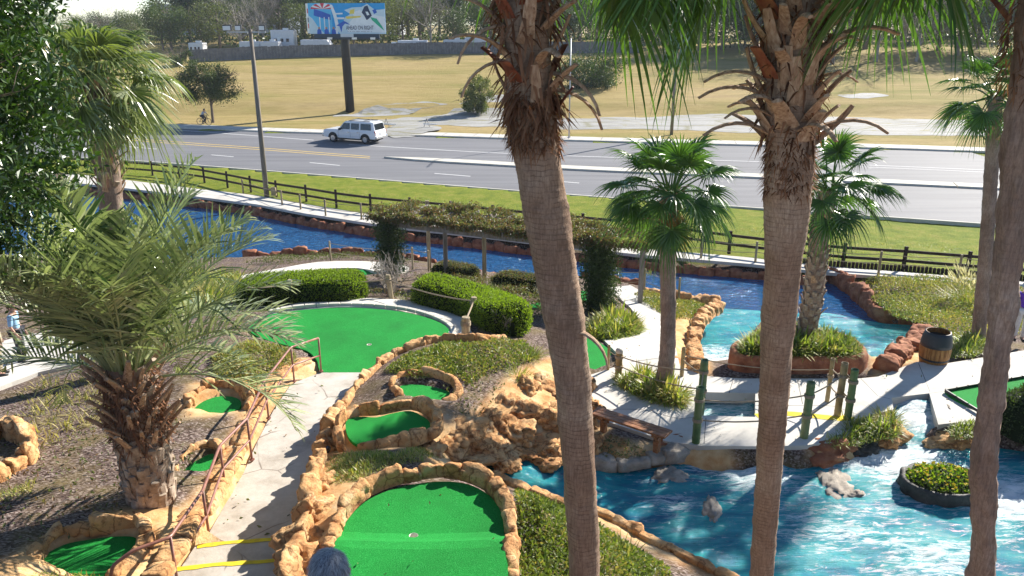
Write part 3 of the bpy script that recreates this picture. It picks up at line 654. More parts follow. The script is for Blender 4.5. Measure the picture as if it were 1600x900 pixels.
for seg, (i0, i1) in enumerate(((0, len(P)*7//10), (len(P)*7//10, len(P)-1))):
    Q = P[i0:i1+1].copy(); 
    if seg: Q[0] = Q[0]+(Q[1]-Q[0])*.03
    a, b = line_offset(Q, .65), line_offset(Q, -.65)
    if not seg: a[0] = b[0] = Q[0]; a[1] = Q[1]+(a[1]-Q[1])*.7; b[1] = Q[1]+(b[1]-Q[1])*.7
    n = len(Q); Vv = []
    for i in range(n):
        for q, h in ((b[i],-.05),(b[i],.13),(a[i],.13),(a[i],-.05)): Vv.append((q[0], q[1], h))
    Ff = [(i*4+j, i*4+j+1, (i+1)*4+j+1, (i+1)*4+j) for i in range(n-1) for j in range(3)]+[(0,1,2,3),((n-1)*4+3,(n-1)*4+2,(n-1)*4+1,(n-1)*4)]
    struct(put('median', mesh_np('median', Vv, Ff), MAT['kerb']))
# old cracked paving and driveway beyond the road
def Gq(x, y):
    Zq = Z.reshape(GX.shape); i = int(np.clip(np.searchsorted(gx, x)-1, 0, len(gx)-2)); j = int(np.clip(np.searchsorted(gy, y)-1, 0, len(gy)-2))
    u = (x-gx[i])/(gx[i+1]-gx[i]); w = (y-gy[j])/(gy[j+1]-gy[j]); return float((Zq[j,i]*(1-u)+Zq[j,i+1]*u)*(1-w)+(Zq[j+1,i]*(1-u)+Zq[j+1,i+1]*u)*w)
def drape(name, px, m, lift, step, sm=3):
    pl = spline(onl(px), 8, True); pl[:,1] += np.array([1.1*nz((q[0]*.35, q[1]*.35, 2), 1, 4) for q in pl]); Vv, Ff = slab(pl, lambda x, y: np.array([Gq(a, b) for a, b in zip(x, y)])+lift, step)
    return struct(put(name, mesh_np(name, Vv, Ff), m))
drape('old_paving', [(690,172),(760,150),(820,150),(860,180),(1000,178),(1130,172),(1300,178),(1420,183),(1540,188),(1700,196),(1700,216),(1500,212),(1340,211),(1200,208),(1000,202),(860,202),(760,198),(680,196),(620,196),(570,190),(620,182)], MAT['oldconcrete'], .02, 3.0)
drape('paving_patch', [(520,176),(560,168),(640,160),(700,163),(640,170),(570,178)], MAT['oldconcrete'], .022, 2.0)
drape('paving_patch', [(1310,150),(1350,146),(1385,148),(1350,154)], MAT['oldconcrete'], .022, 2.0)
drape('driveway', [(594,209),(612,199),(640,196),(690,203),(650,211),(620,214)], MAT['oldconcrete'], .16, 2.0)

# ------------------------------------------------------------------ water
def water(name, poly, zf, step, m, amp, foamf, fs=1.0):
    Vv, Ff = fillpoly(poly, step); x, y = Vv[:,0], Vv[:,1]
    z = np.asarray(zf(x, y), float)*np.ones(len(x)); d = pdist(poly, x, y); fo = foamf(x, y)
    if amp:
        nn = np.array([mnoise.fractal(Vector((a*1.3*fs+b*.5, b*3.0*fs-a*.9, 3.3)), 1, 2, 4) for a, b in zip(x, y)])
        z = z + amp*nn*(.35+fo)*sstep(0, .25, d)
    me = mesh_np(name, np.column_stack([x, y, z]), np.asarray(Ff), smooth=True)
    a_ = me.attributes.new('foam', 'FLOAT', 'POINT'); a_.data.foreach_set('value', np.asarray(fo, np.float32))
    return struct(put(name, me, m))
def lake_part(cond): pass
rapid_px = [(1126,483),(1180,486),(1235,490),(1290,490),(1330,497),(1372,505),(1405,508),(1436,511),(1444,522),(1425,538),(1402,556),(1392,572),(1374,588),(1350,575),(1300,540),(1230,520),(1180,520),(1153,540),(1146,575),(1100,578),(1095,545),(1098,515),(1112,492)]
water('lake', lake_poly, lambda x, y: lake_z(x, y)-.02, .8, MAT['lake'], 0, lambda x, y: 0*x)
rp = spline(np.array([at_f(px, py, lake_z) for px, py in rapid_px]), 3, True)
water('rapids', rp, lambda x, y: lake_z(x, y)+.03, .13, MAT['stream'], .11, lambda x, y: .0+.6*(1-sstep(21, 25, y))*(x < 7.5)+.25*(1-sstep(20.5, 22, y)), 1.6)
def foam_stream(x, y):
    f = np.full(np.shape(x), .02)
    for px, py, r, a in ((1130,715,1.0,.9),(1180,740,.9,.8),(1430,660,.8,.95),(1380,715,1.0,.9),(1440,715,.8,.8),(1400,760,.7,.6),(1575,770,1.2,.8),(1000,745,1.0,.1),(1300,830,1.3,.35),(1420,850,1.2,.3),(1350,790,1.2,.25),(1050,790,.6,.4),(1480,880,1,.4)):
        c = at(px, py, STZ); f = np.maximum(f, a*np.exp(-(((x-c[0])**2+(y-c[1])**2)/(r*r))))
    return f
water('stream', stream_poly, stream_z, .085, MAT['stream'], .10, foam_stream)
h1 = hole1.copy(); cpt = h1.mean(0); h1 = cpt+(h1-cpt)*1.35
water('channel', h1, lambda x, y: 2.2+0*x, .09, MAT['stream'], .12, lambda x, y: .55+0*x)

# ------------------------------------------------------------------ concrete
Vv, Ff = slab(patio_poly, lambda x, y: patio_z(x, y)+.01, .6, .28, holes=(hole1[::-1],))
patio = struct(put('patio_path', mesh_np('patio_path', Vv, Ff), MAT['concrete']))
def joint(px, parent, w=.014, m='dark', z=.037):
    P = resample(onp(px), .3); a, b = line_offset(P, w/2), line_offset(P, -w/2); n = len(P); z = z-.025
    Vv = [(p[0], p[1], float(patio_z(p[0], p[1]))+z) for p in b]+[(p[0], p[1], float(patio_z(p[0], p[1]))+z) for p in a]
    put('joint', mesh_np('joint', Vv, [(i, i+1, n+i+1, n+i) for i in range(n-1)]), MAT[m], parent)
for px in ([(1345,592),(1373,621),(1391,624)],[(1435,568),(1453,613)],[(1453,615),(1500,609)],[(1246,594),(1254,632)],[(1146,592),(1139,615)],[(965,535),(1050,520)],[(985,566),(1058,556)],[(1004,506),(1050,505)],[(985,482),(1034,482)],
           [(1103,654),(1100,694)],[(1325,658),(1316,688)],[(905,640),(1000,640),(1060,655)],[(1060,655),(1095,652)],[(1180,634),(1300,634),(1345,650)],[(1560,600),(1530,562)]):
    joint(px, patio)
joint([(1182,651),(1225,646),(1265,650),(1310,655),(1330,652)], patio, .22, 'yellow_paint', .041)
def walk(name, poly, m, lift=.035, step=.5):
    Vv, Ff = slab(poly, lambda x, y: T(x, y)+lift, step, .12); return struct(put(name, mesh_np(name, Vv, Ff), m))
walk('ring_path', ring_poly, MAT['concrete']); walk('side_path', leftpath_poly, MAT['concrete']); walk('lower_path', lowpath_poly, MAT['concrete'])
Vv, Ff = slab(walk_poly, lambda x, y: .13+0*x, 1.5, .15); lw = struct(put('lakeside_walk', mesh_np('lakeside_walk', Vv, Ff), MAT['concrete']))
# stairs: a sloping landing then two low steps with yellow nosings
def stair_top(x, y): return stair_zf(x, y)
Vv, Ff = slab(stair_poly, stair_top, .3, .3); stair = struct(put('stair_landing', mesh_np('stair_landing', Vv, Ff), MAT['stair']))
step_px = [((424,753),(478,746),(470,800),(460,842),(318,848),(345,800),(372,757)), ]
def stepslab(name, px, z0, z1):
    pl = atl(px, z0); Vv, Ff = slab(pl, lambda x, y: z0+0*x, .25, .45); o = struct(put(name, mesh_np(name, Vv, Ff), MAT['stair'])); return o
s1 = stepslab('stair_step', [(306,852),(380,846),(452,838),(470,842),(452,890),(300,900),(270,905)], zs+.15, 0)
s2 = stepslab('stair_step', [(268,888),(350,880),(434,873),(450,876),(440,960),(230,960)], zs+.31, 0)
def nosing(px, z, parent):
    P = resample(spline(atl(px, z), 4), .12); a, b = line_offset(P, .035), line_offset(P, -.045); mb = MB(); n = len(P)
    rr = np.random.default_rng(4); a[:,:2] += rr.normal(0, .006, (n,2)); b[:,:2] += rr.normal(0, .008, (n,2))
    Vv = [(p[0], p[1], z+.006) for p in b]+[(p[0], p[1], z+.006) for p in a]+[(p[0]+.004, p[1]+.006, z-.05) for p in a]
    put('yellow_nosing', mesh_np('yellow_nosing', Vv, [(i, i+1, n+i+1, n+i) for i in range(n-1)]+[(n+i, n+i+1, 2*n+i+1, 2*n+i) for i in range(n-1)]), MAT['yellow_paint'], parent)
nosing([(308,853.5),(345,849),(400,845),(452,840)], zs+.15, s1)
nosing([(276,889),(330,883),(390,879),(434,875)], zs+.31, s2)

# ------------------------------------------------------------------ putting greens
for key, (poly, z, cup, lab) in greens.items():
    c = poly.mean(0); t = thing('putting_green', lab, 'putting green', (c[0], c[1], z), 'putting greens of the course')
    def gz_(x, y, key=key, z=z):
        zz = z+0*np.asarray(x)
        if key == 'low': zz = zz + .20*(1-sstep(8.7, 9.25, y)) + .05*np.sin(x*1.2)
        elif key == 'mid': zz = zz + .04*np.sin(x*.9)*np.cos(y*.8)
        return zz
    hol = []
    if cup:
        cc = at(cup[0], cup[1], z); zc = float(gz_(cc[0], cc[1])); r_ = .062
        hol = [np.array([(cc[0]+r_*math.cos(a), cc[1]+r_*math.sin(a)) for a in np.linspace(0, -2*PI, 20, endpoint=False)])]
    Vv, Ff = slab(poly, gz_, .2 if key in ('low','mid') else .25, .06, holes=hol)
    put('turf', mesh_np('turf', Vv, Ff, smooth=False), MAT['turf'], t)
    if cup:
        mb = MB(); mb.lathe((cc[0], cc[1], zc), [(.064,.002),(.058,.003),(.056,-.02),(.055,-.10),(0.001,-.10)], 20); mb.put('cup', MAT['cup'], t, smooth=True)
# low kerb round the far edge of the widest green, and dark edging of the right one
def kerb_ring(px, z, w, h, m, parent, nm):
    P = resample(spline(atl(px, z), 4), .35)
    for i in range(len(P)-1):
        a, b = P[i], P[i+1]; d = (b-a)*.03
        MB().beam(a+d+(0,0,h/2), b-d+(0,0,h/2), w, h).put(nm, m, parent, bevel=.012)
tg = thing('kerb_edging', 'curved brick-like kerb round the far edge of the widest green', 'edging', at(560,480,2.97))
kerb_ring([(420,490),(455,483),(500,479),(560,478),(622,483),(666,493),(698,507),(710,521),(704,530)], 2.95, .13, .1, MAT['kerb'], tg, 'kerb_block')
tg2 = thing('green_edging', 'thin dark edging of the green behind the right palm trunk', 'edging', at(1476,612,2.47))
kerb_ring([(1476,612),(1520,604),(1560,597),(1612,588)], 2.52, .05, .07, MAT['dark'], tg2, 'edging_board'); kerb_ring([(1476,612),(1510,633),(1531,646)], 2.52, .05, .07, MAT['dark'], tg2, 'edging_board')

# ------------------------------------------------------------------ rocks
def rock_mesh(name, seed, sub=3, rough=.28, ridge=.12, flat_=0.0):
    bm = bmesh.new(); bmesh.ops.create_icosphere(bm, subdivisions=sub, radius=1.0); rr = random.Random(seed); off = Vector((rr.random()*50, rr.random()*50, rr.random()*50))
    for v in bm.verts:
        p = v.co.copy(); n1 = mnoise.fractal(p*1.1+off, 1, 2, 3); n2 = abs(mnoise.noise(p*2.3+off*1.3)); n3 = mnoise.fractal(p*5+off, .9, 2, 3)
        cell = mnoise.voronoi(p*1.7+off)[0]; cr = min(.16, cell[1]-cell[0])
        fold = abs(mnoise.noise(Vector((p.x*2.6, p.y*2.6, p.z*.9))+off*.7))
        v.co = p*(1+rough*n1-ridge*n2*.6+.07*n3+(cr-.16)*1.5+.32*(min(.35, fold)-.2))
        if v.co.z < -.35: v.co.z = -.35-(abs(v.co.z)-.35)*.2
    me = bpy.data.meshes.new(name); bm.to_mesh(me); bm.free()
    me.polygons.foreach_set('use_smooth', np.ones(len(me.polygons), bool)); return me
def border(name, label, line, h, w, m, seed, step=.45, base=-.12, cat='rock border', prof=None, res=.055, group='rock borders of the course', dz=None):
    """a rock wall along a line of ground points (x,y,z of its foot); every rock a piece of its own"""
    P = resample(spline(line, 6), res); n = len(P); rr = random.Random(seed)
    t = np.gradient(P[:,:2], axis=0); t /= np.linalg.norm(t, axis=1)[:,None]+1e-9; nr = np.stack([-t[:,1], t[:,0]], 1)
    root = thing(name, label, cat, P[n//2], group)
    base_prof = prof or [(-.50,base),(-.52,.30),(-.50,.66),(-.40,.93),(-.14,1.0),(.14,1.0),(.40,.93),(.50,.66),(.52,.30),(.50,base)]
    # subdivide profile
    bp = []
    for a, b in zip(base_prof[:-1], base_prof[1:]): bp += [a, ((a[0]+b[0])/2, (a[1]+b[1])/2)]
    bp.append(base_prof[-1]); k = len(bp); i = 0
    while i < n-1:
        L = max(4, int(step*rr.uniform(.6, 1.5)/res)); j = min(n-1, i+L)
        if n-1-j < 4: j = n-1
        hs, wsc, sh = rr.uniform(.7, 1.25), rr.uniform(.85, 1.2), rr.uniform(-.10, .10); tl = rr.uniform(-.22, .22); sk = rr.uniform(-.25, .25); Vv = []; m_ = j-i
        off = Vector((rr.random()*99, rr.random()*99, 0))
        for q in range(i, j+1):
            u = (q-i)/m_; e = min(u, 1-u)*m_*res; en = .88+.12*min(1, (e/.07))**.5
            for (a, b) in bp:
                x = P[q,0]+nr[q,0]*(a*w*wsc*en+sh*w); y = P[q,1]+nr[q,1]*(a*w*wsc*en+sh*w); zz = P[q,2]+(b*h*hs*(en if b > 0 else 1)*(1+tl*(u-.5)*2*(b > 0)+sk*a*2*(b > 0)))
                if b > 0:
                    pv = Vector((x, y, zz)); d1 = mnoise.fractal(pv*2.3+off, 1, 2, 3); d2 = mnoise.fractal(pv*6.5+off, 1, 2, 3); cl = mnoise.voronoi(pv*2.4+off)[0]
                    dd = .42*d1+.2*d2+1.3*(min(.16, cl[1]-cl[0])-.11)-.25*abs(mnoise.noise(pv*3.1+off))
                    amp = min(h, w)*.62; sx = 1 if a > 0 else (-1 if a < 0 else 0)
                    x += nr[q,0]*sx*dd*amp*(abs(a)*2); y += nr[q,1]*sx*dd*amp*(abs(a)*2); zz += dd*amp*max(.15, b)
                Vv.append((x, y, zz))
        Ff = [(r*k+c, (r+1)*k+c, (r+1)*k+c+1, r*k+c+1) for r in range(m_) for c in range(k-1)]
        Ff += [tuple(range(k)), tuple(reversed(range(m_*k, m_*k+k)))]
        put('rock', mesh_np('rock', Vv, [f[::-1] for f in Ff], smooth=True), m, root)
        i = j
    return root
def off_line(px, z, d):
    L = spline(atl(px, z), 4); return line_offset(L, d)
RK = MAT['rock']
border('rock_border', 'ring of tan rocks round the large near putting green', atl([(498,925),(512,868),(522,838),(534,808),(562,778),(600,758),(646,746),(690,740),(734,746),(770,764),(792,796),(800,835),(801,880),(800,930)], 4.26), .20, .18, RK, 1)
border('rock_wall', 'tan rock wall along the stairs below the near green', onl([(448,930),(458,880),(468,838),(482,796),(493,756),(503,722)]), .30, .26, RK, 2, step=.5)
border('rock_border', 'tan rocks round the kidney-shaped green basin', atl([(536,704),(528,684),(530,664),(545,652),(562,646),(588,645),(612,640),(640,636),(664,642),(682,658),(680,676),(655,690),(620,699),(590,705),(560,703)], 3.68), .20, .16, RK, 3)
border('rock_wall', 'jagged rock wall between stairs and the kidney-shaped basin', onl([(497,712),(508,690),(520,668),(534,645)]), .34, .24, RK, 4)
border('rock_wall', 'thin tan wall curving from the stairs round the planting bed', onl([(528,655),(540,630),(558,605),(584,580),(602,563),(632,549),(666,538),(702,531),(745,534),(790,530)]), .17, .14, RK, 5)
border('rock_border', 'tan rim of the small sunken shaded green', atl([(625,630),(612,612),(628,597),(665,593),(700,601),(716,614),(708,630),(690,637)], 3.31), .24, .15, RK, 6)
border('rock_wall', 'long tan rock wall under the brown handrail', onl([(498,566),(470,578),(440,602),(418,642),(394,692),(370,742),(334,802),(304,852),(262,912)])+np.array((-.22,0,0)), .16, .34, RK, 7, step=.9)
border('rock_border', 'tan rim of the small half-shaded green by the feather palm', atl([(296,650),(300,630),(318,614),(345,607),(374,611),(390,628),(384,646)], 3.18), .24, .18, RK, 8)
border('rock_border', 'rock rim behind the tiny green sliver by the handrail', atl([(276,750),(282,728),(312,704),(340,700),(345,715)], 3.38), .2, .16, RK, 9)
border('rock_border', 'broad tan rocks round the lower left basin green', atl([(30,905),(60,872),(92,842),(138,831),(186,826),(226,828),(228,866),(200,896),(176,915)], 3.94), .22, .24, RK, 10)
border('rock_border', 'tan rock bowl cut by the left picture edge', onl([(-20,690),(10,680),(40,692),(48,715),(20,740),(-20,760)]), .34, .3, RK, 11)
border('rock_border', 'low tan rim along the near bank of the blue stream', onl([(770,745),(830,770),(890,792),(940,806),(1010,840),(1080,876),(1165,922)]), .12, .22, RK, 12, step=.9)
border('rock_border', 'rust and grey rock lip under the bench along the stream', atl([(925,728),(960,730),(1010,722),(1060,716),(1090,705),(1108,697)], 2.2), .22, .35, MAT['greyrock'], 13, step=.6)
border('rock_border', 'rust coloured rocks sweeping round the back of the right pool', np.array([at_f(px, py, lambda x, y: lake_z(x, y)) + (0,0,lake_z(at_f(px, py, lake_z)[0], at_f(px, py, lake_z)[1])) for px, py in [(1284,434),(1312,446),(1338,464),(1356,482),(1374,498),(1405,503),(1438,507)]]),   .6, .45, MAT['rust'], 14, step=.9, res=.09)
border('rock_border', 'tan rock bank left of the white rapids', onl([(1010,455),(1050,466),(1088,474),(1122,480),(1104,496),(1086,520),(1084,548),(1090,585)]), .3, .42, RK, 15, step=.8)
border('rock_border', 'rock lip between the barrel and the right pool', onl([(1446,520),(1428,536),(1408,552),(1394,566),(1380,580)]), .32, .5, MAT['rust'], 16, step=.8)
border('rock_border', 'stone side of the narrow rushing channel by the path', onl([(1455,618),(1464,640),(1474,668)])+np.array((.30,0,-.12)), .12, .14, MAT['greyrock'], 17, step=.3)
edge = np.array([at(px, py, .13)*np.array((1,1,0))+np.array((0,-.32,-.5)) for px, py in ((100,284),(180,292),(300,306),(400,319),(480,334),(560,346.5),(600,352),(760,369),(900,386),(1000,398),(1170,412),(1284,424))])
border('rock_edging', 'row of rust coloured rocks along the far shore of the lake', edge, .40, .34, MAT['rust'], 18, step=.6, res=.14)
edge = np.array([at_f(px, py, lake_z)+(0,0,-.4) for px, py in ((380,409),(430,405),(480,402),(540,402),(590,404),(660,414),(740,436),(840,447),(930,443),(965,447),(1005,456))])
border('rock_edging', 'low tan rocks along the near shore of the lake', edge, .42, .3, MAT['rust'], 19, step=.6, res=.14)
# boulders
RM = [rock_mesh('boulder', s, 4, .34, .2) for s in range(7)]
def boulder(px, py, z, size, m, label, i, rz=0.0, name='boulder', grp='stream boulders'):
    p = at(px, py, z) if z is not None else on(px, py)
    me = RM[i % 7].copy() if True else RM[i % 7]; me.materials.clear()
    o = put(name, me, m, loc=p, rot=(0,0,rz), scale=size); tag(o, label, 'rock', grp); return o
boulder(1045,748,STZ-.05, (.42,.35,.16), MAT['greyrock'], 'small pinkish grey rock in the blue stream below the bench', 0, .3)
boulder(1112,800,STZ-.06, (.20,.48,.16), MAT['greyrock'], 'upright speckled rock rising in the middle of the blue stream', 1, -.2)
boulder(1300,760,STZ-.1, (.42,.75,.2), MAT['greyrock'], 'long flat sandy rock beached in the stream left of the flower island', 2, -.45)
boulder(1270,722,STZ-.1, (.75,.5,.2), MAT['greyrock'], 'broad grey sandy shelf under the rust boulder in the stream', 3, .1)
boulder(1285,706,STZ+.05, (.85,.5,.35), MAT['rust'], 'large rust boulder below the green bamboo post', 4, .1)
boulder(1385,682,STZ+.1, (.55,.4,.3), RK, 'orange boulder below the strappy grass by the channel', 5, .5)
boulder(1345,705,STZ, (.5,.3,.22), MAT['darkrock'], 'dark wet rock at the foot of the orange boulder', 6, .2)
boulder(1155,720,STZ-.03, (.28,.2,.14), MAT['darkrock'], 'small black rock in white water beside the palm trunk', 2, .7)
boulder(1490,690,STZ+.02, (.7,.35,.22), RK, 'rounded tan rock right of the channel mouth', 0, .1)
boulder(1340,775,STZ-.06, (.22,.16,.1), MAT['greyrock'], 'small rounded pebble-grey rock beside the flower island', 1, .1)
boulder(1060,700,2.2, (.75,.35,.3), MAT['rust'], 'smooth rust rock at the foot of the bench', 5, .2)
# sculpted outcrop
oc = thing('rock_outcrop', 'bulging folded tan rock cliff left of the bench', 'rock outcrop', on(800,680))
rr = random.Random(9)
for (px, py, s, hz) in [(725,668,.45,.35),(745,690,.4,.35),(770,655,.42,.4),(775,695,.42,.38),(790,625,.4,.42),(805,670,.5,.5),(815,700,.42,.35),(820,600,.38,.4),(830,640,.5,.5),(845,690,.48,.42),(850,600,.4,.45),
    (860,650,.5,.55),(885,620,.45,.55),(895,690,.5,.45),(905,655,.42,.6),(925,640,.3,.75),(920,690,.35,.5),(700,690,.4,.28),(735,712,.45,.25),(790,712,.4,.25),(850,712,.45,.25),(912,605,.3,.6)]:
    p = on(px, py); me = RM[rr.randrange(7)].copy(); me.materials.clear()
    put('rock', me, RK, oc, loc=p-(0,0,.12), rot=(rr.uniform(-.3,.3), rr.uniform(-.3,.3), rr.uniform(0,6)), scale=(s*rr.uniform(.9,1.3), s*rr.uniform(.8,1.25), hz*rr.uniform(.5,.75)))
# small rock shoulders beside the stair wall
for i, (px, py, s, lab) in enumerate([(470,846,.38,'pitted tan rock beside the grey-haired person'),(492,800,.34,'tan rock slab between stairs and near green rim'),(505,760,.3,'tan rock under the near green, by the planting bed'),(478,880,.4,'tan rock beside the lowest stair'),(515,700,.3,'rounded tan rock at the corner of the stair wall'),(672,706,.3,'tan rock between the planting bed and the outcrop'),(735,735,.32,'tan rock apron where the stream begins')]):
    boulder(px, py, None, (s, s*.9, s*.6), RK, lab, i+1, i*.9, grp='tan rocks beside the greens')
# ================================================================== built things of the course
def up(p, h): return np.array(p)+np.array((0,0,h))
def sag(a, b, s, n=10):
    a, b = np.array(a), np.array(b); return [a+(b-a)*t-np.array((0,0,4*s*t*(1-t))) for t in np.linspace(0, 1, n)]
def rounded(P, r=.06):
    P = [np.array(p, float) for p in P]; out = [P[0]]
    for i in range(1, len(P)-1):
        a, b = P[i-1]-P[i], P[i+1]-P[i]; la, lb = np.linalg.norm(a), np.linalg.norm(b); k = min(r, la*.4, lb*.4); A_, B_ = P[i]+a/la*k, P[i]+b/lb*k
        for t in (0, .33, .67, 1): out.append((1-t)**2*A_+2*t*(1-t)*P[i]+t*t*B_)
    return out+[P[-1]]
# ---- handrail beside the stairs
base_px = [(502,582),(460,598),(420,656),(394,721),(353,768),(328,845),(272,905)]
hb = [(lambda q: np.array((q[0], q[1], float(stair_zf(q[0], q[1])))))(at_f(px, py, stair_zf)) for px, py in base_px]; hb[-1] = at(280,925,zs+.15) 
hr = thing('handrail', 'brown painted pipe handrail running down beside the stairs', 'handrail', hb[3])
tops = [up(p, .88) for p in hb]
end = at(205,990, zs+.35)
for b_, t_ in zip(hb, tops): MB().tube([up(b_,-.1), t_], .021, 10).put('post', MAT['rail'], hr, smooth=True)
tp = [tops[0]] + tops[1:]
curl = [tops[-1], up(hb[-1],.88)+np.array((-.35,-.30,.02)), up(hb[-1],.86)+np.array((-.55,-.47,-.06)), up(hb[-1],.74)+np.array((-.60,-.53,-.18)), up(hb[-1],0)+np.array((-.61,-.54,.1))]
MB().tube(rounded(tp+curl[1:]), .024, 10).put('top_rail', MAT['rail'], hr, smooth=True)
MB().tube(rounded([up(p, .44) for p in hb]+[up(hb[-1],.44)+np.array((-.6,-.53,.0))]), .02, 10).put('middle_rail', MAT['rail'], hr, smooth=True)
for b_ in hb: MB().lathe(b_, [(.05,.035),(.05,.05),(.022,.055)], 12).put('foot_plate', MAT['rail'], hr)

# ---- bench
bc = onp([(985,650)])[0]; bc[2] = patio_z(bc[0], bc[1])+.01
pa, pb = onp([(946,678)])[0], onp([(1022,704)])[0]
L0 = pb[:2]-pa[:2]; ang = math.atan2(L0[1], L0[0]); bc = np.array((*((pa[:2]+pb[:2])/2), 2.49))
bn = thing('bench', 'reddish brown backless wooden bench facing the blue stream', 'bench', bc)
ux = np.array((math.cos(ang), math.sin(ang), 0)); uy = np.array((-math.sin(ang), math.cos(ang), 0)); Lb = 1.75
for k in (-1, 0, 1):
    c = bc+uy*k*.125+(0,0,.46); MB().box(c, (Lb, .115, .045), ang).put('seat_plank', MAT['bench'], bn, bevel=.008)
for s in (-1, 1):
    e = bc+ux*s*Lb*.36
    m_ = MB(); m_.box(e+(0,0,.19), (.11,.13,.42), ang); m_.box(e+(0,0,.41), (.12,.34,.06), ang)
    m_.prism([e+uy*.17+(0,0,.38), e+uy*.065+(0,0,.22), e+uy*.065+(0,0,.38)], ux*.09); m_.prism([e-uy*.17+(0,0,.38), e-uy*.065+(0,0,.38), e-uy*.065+(0,0,.22)], ux*.09)
    m_.put('leg', MAT['bench'], bn, bevel=.006)

# ---- barrel
bp_ = onp([(1461,566)])[0]; bp_ = np.array((bp_[0], bp_[1]+.1, 2.36))
br = thing('barrel', 'oak barrel with black painted upper half standing by the pool', 'barrel', bp_)
def bar_r(z): return .30+.075*(1-((z-.47)/.47)**2)
for k in range(22):
    a0, a1 = 2*PI*k/22+.012, 2*PI*(k+1)/22-.012; m_ = MB(); zz = np.linspace(0, .94, 9); Vv = []
    for z in zz:
        r = bar_r(z)
        for a, q in ((a0,r),((a0+a1)/2,r+.002),(a1,r),(a1,r-.028),(a0,r-.028)): Vv.append((bp_[0]+q*math.cos(a), bp_[1]+q*math.sin(a), bp_[2]+z))
    Ff = [(i*5+j, i*5+(j+1)%5, (i+1)*5+(j+1)%5, (i+1)*5+j) for i in range(8) for j in range(5)]+[(0,4,3,2,1),tuple(range(40,45))]
    m_.add(Vv, Ff).put('stave', MAT['stave'], br)
for z0, z1, nm in ((.02,.06,'hoop'),(.20,.25,'hoop'),(.56,.945,'black_band')):
    zz = np.linspace(z0, z1, 6); MB().lathe(bp_, [(bar_r(zz[0])-.01,zz[0])]+[(bar_r(z)+.006,z) for z in zz]+[(bar_r(zz[-1])-.01,zz[-1])], 44).put(nm, MAT['hoop'], br, smooth=True)
MB().lathe(bp_, [(.30,.80),(.001,.80)], 24).put('soil', MAT['dark'], br)

# ---- bamboo posts and ropes of the bridge rail
def bamboo(px, py, top, r, m, root, base=None):
    p = onp([(px, py)])[0] if base is None else base; p = np.array((p[0], p[1], float(patio_z(p[0], p[1]))))
    d = ray(px, top); t = p[1]/d[1]; h = max(.5, CAMZ+d[2]*t-p[2]); prof = []; z = -.15; k = 0
    nodes = np.arange(.12, h, .27)
    zz = sorted(set(list(np.linspace(-.25, h, 18))+[q for n_ in nodes for q in (n_-.018, n_, n_+.018)]))
    for q in zz: prof.append((r*(1.09 if any(abs(q-n_) < .004 for n_ in nodes) else 1.0), q))
    prof += [(r*.82, h), (r*.80, h-.05), (.001, h-.05)]
    MB().lathe(p, prof, 16).put('post', m, root, smooth=True)
    return p, h
def lash(p, h, r, root):
    m_ = MB()
    for q in (-.022, 0, .022):
        m_.tube([np.array(p)+np.array((math.cos(a)*(r+.012), math.sin(a)*(r+.012), h+q+.004*math.sin(3*a))) for a in np.linspace(0, 2*PI, 16)], .014, 6, cap=False)
    m_.put('lashing', MAT['rope'], root, smooth=True)
def rope(a, b, s, root, r=.016): MB().tube(sag(a, b, s), r, 7).put('rope', MAT['rope'], root, smooth=True)
BT = MAT['bamboo_tan']; BG = MAT['bamboo']
rl = thing('bamboo_rail', 'bamboo post and rope rail along the bench patio', 'railing', onp([(1090,690)])[0])
q1, h1_ = bamboo(966,590,548,.085,MAT['bamboo_tan'],rl); q2, h2_ = bamboo(1094,645,562,.085,BG,rl); q3, h3_ = bamboo(1087,692,605,.085,BG,rl)
q0, h0_ = bamboo(950,578,540,.035,BT,rl); q8, h8_ = bamboo(1065,588,543,.05,BT,rl)
MB().lathe(up(q1,h1_-.05), [(.09,0),(.1,.06),(.07,.11),(.001,.12)], 16).put('post_cap', MAT['kerb'], rl, smooth=True)
for p, h in ((q1,h1_),(q2,h2_),(q3,h3_)):
    for f in (.42, .78): lash(p, h*f, .085, rl)
for f in (.45, .8):
    rope(up(q1,h1_*f), up(q2,h2_*f), .10, rl); rope(up(q2,h2_*f), up(q3,h3_*f), .02, rl)
rope(up(q0,h0_*.8), up(q1,h1_*.8), .03, rl, .01); rope(up(q8,h8_*.6), up(q2,h2_*.75), .05, rl, .012)
rr_ = thing('bamboo_rail', 'bamboo post and rope rail crossing the bridge by the yellow strip', 'railing', onp([(1256,683)])[0])
s1_, k1 = bamboo(1256,684,597,.085,BG,rr_); s2_, k2_ = bamboo(1324,656,577,.08,BG,rr_); s3_, k3 = bamboo(1308,650,567,.075,BT,rr_); s4_, k4 = bamboo(1292,628,560,.05,BT,rr_)
for p, h in ((s1_,k1),(s2_,k2_),(s3_,k3)):
    for f in (.4, .76): lash(p, h*f, .085, rr_)
lash(s4_, k4*.6, .05, rr_)
for f in (.42, .78):
    rope(up(q3,h3_*f), up(s1_,k1*f), .10, rr_); rope(up(s1_,k1*f), up(s3_,k3*f), .05, rr_); rope(up(s3_,k3*f), up(s4_,k4*f), .06, rr_); rope(up(s2_,k2_*f), up(s3_,k3*(f+.08)), .02, rr_)
far_l, far_h = q8, h8_
rope(up(q8,h8_*.75), up(s4_,k4*.75), .14, rr_, .012)

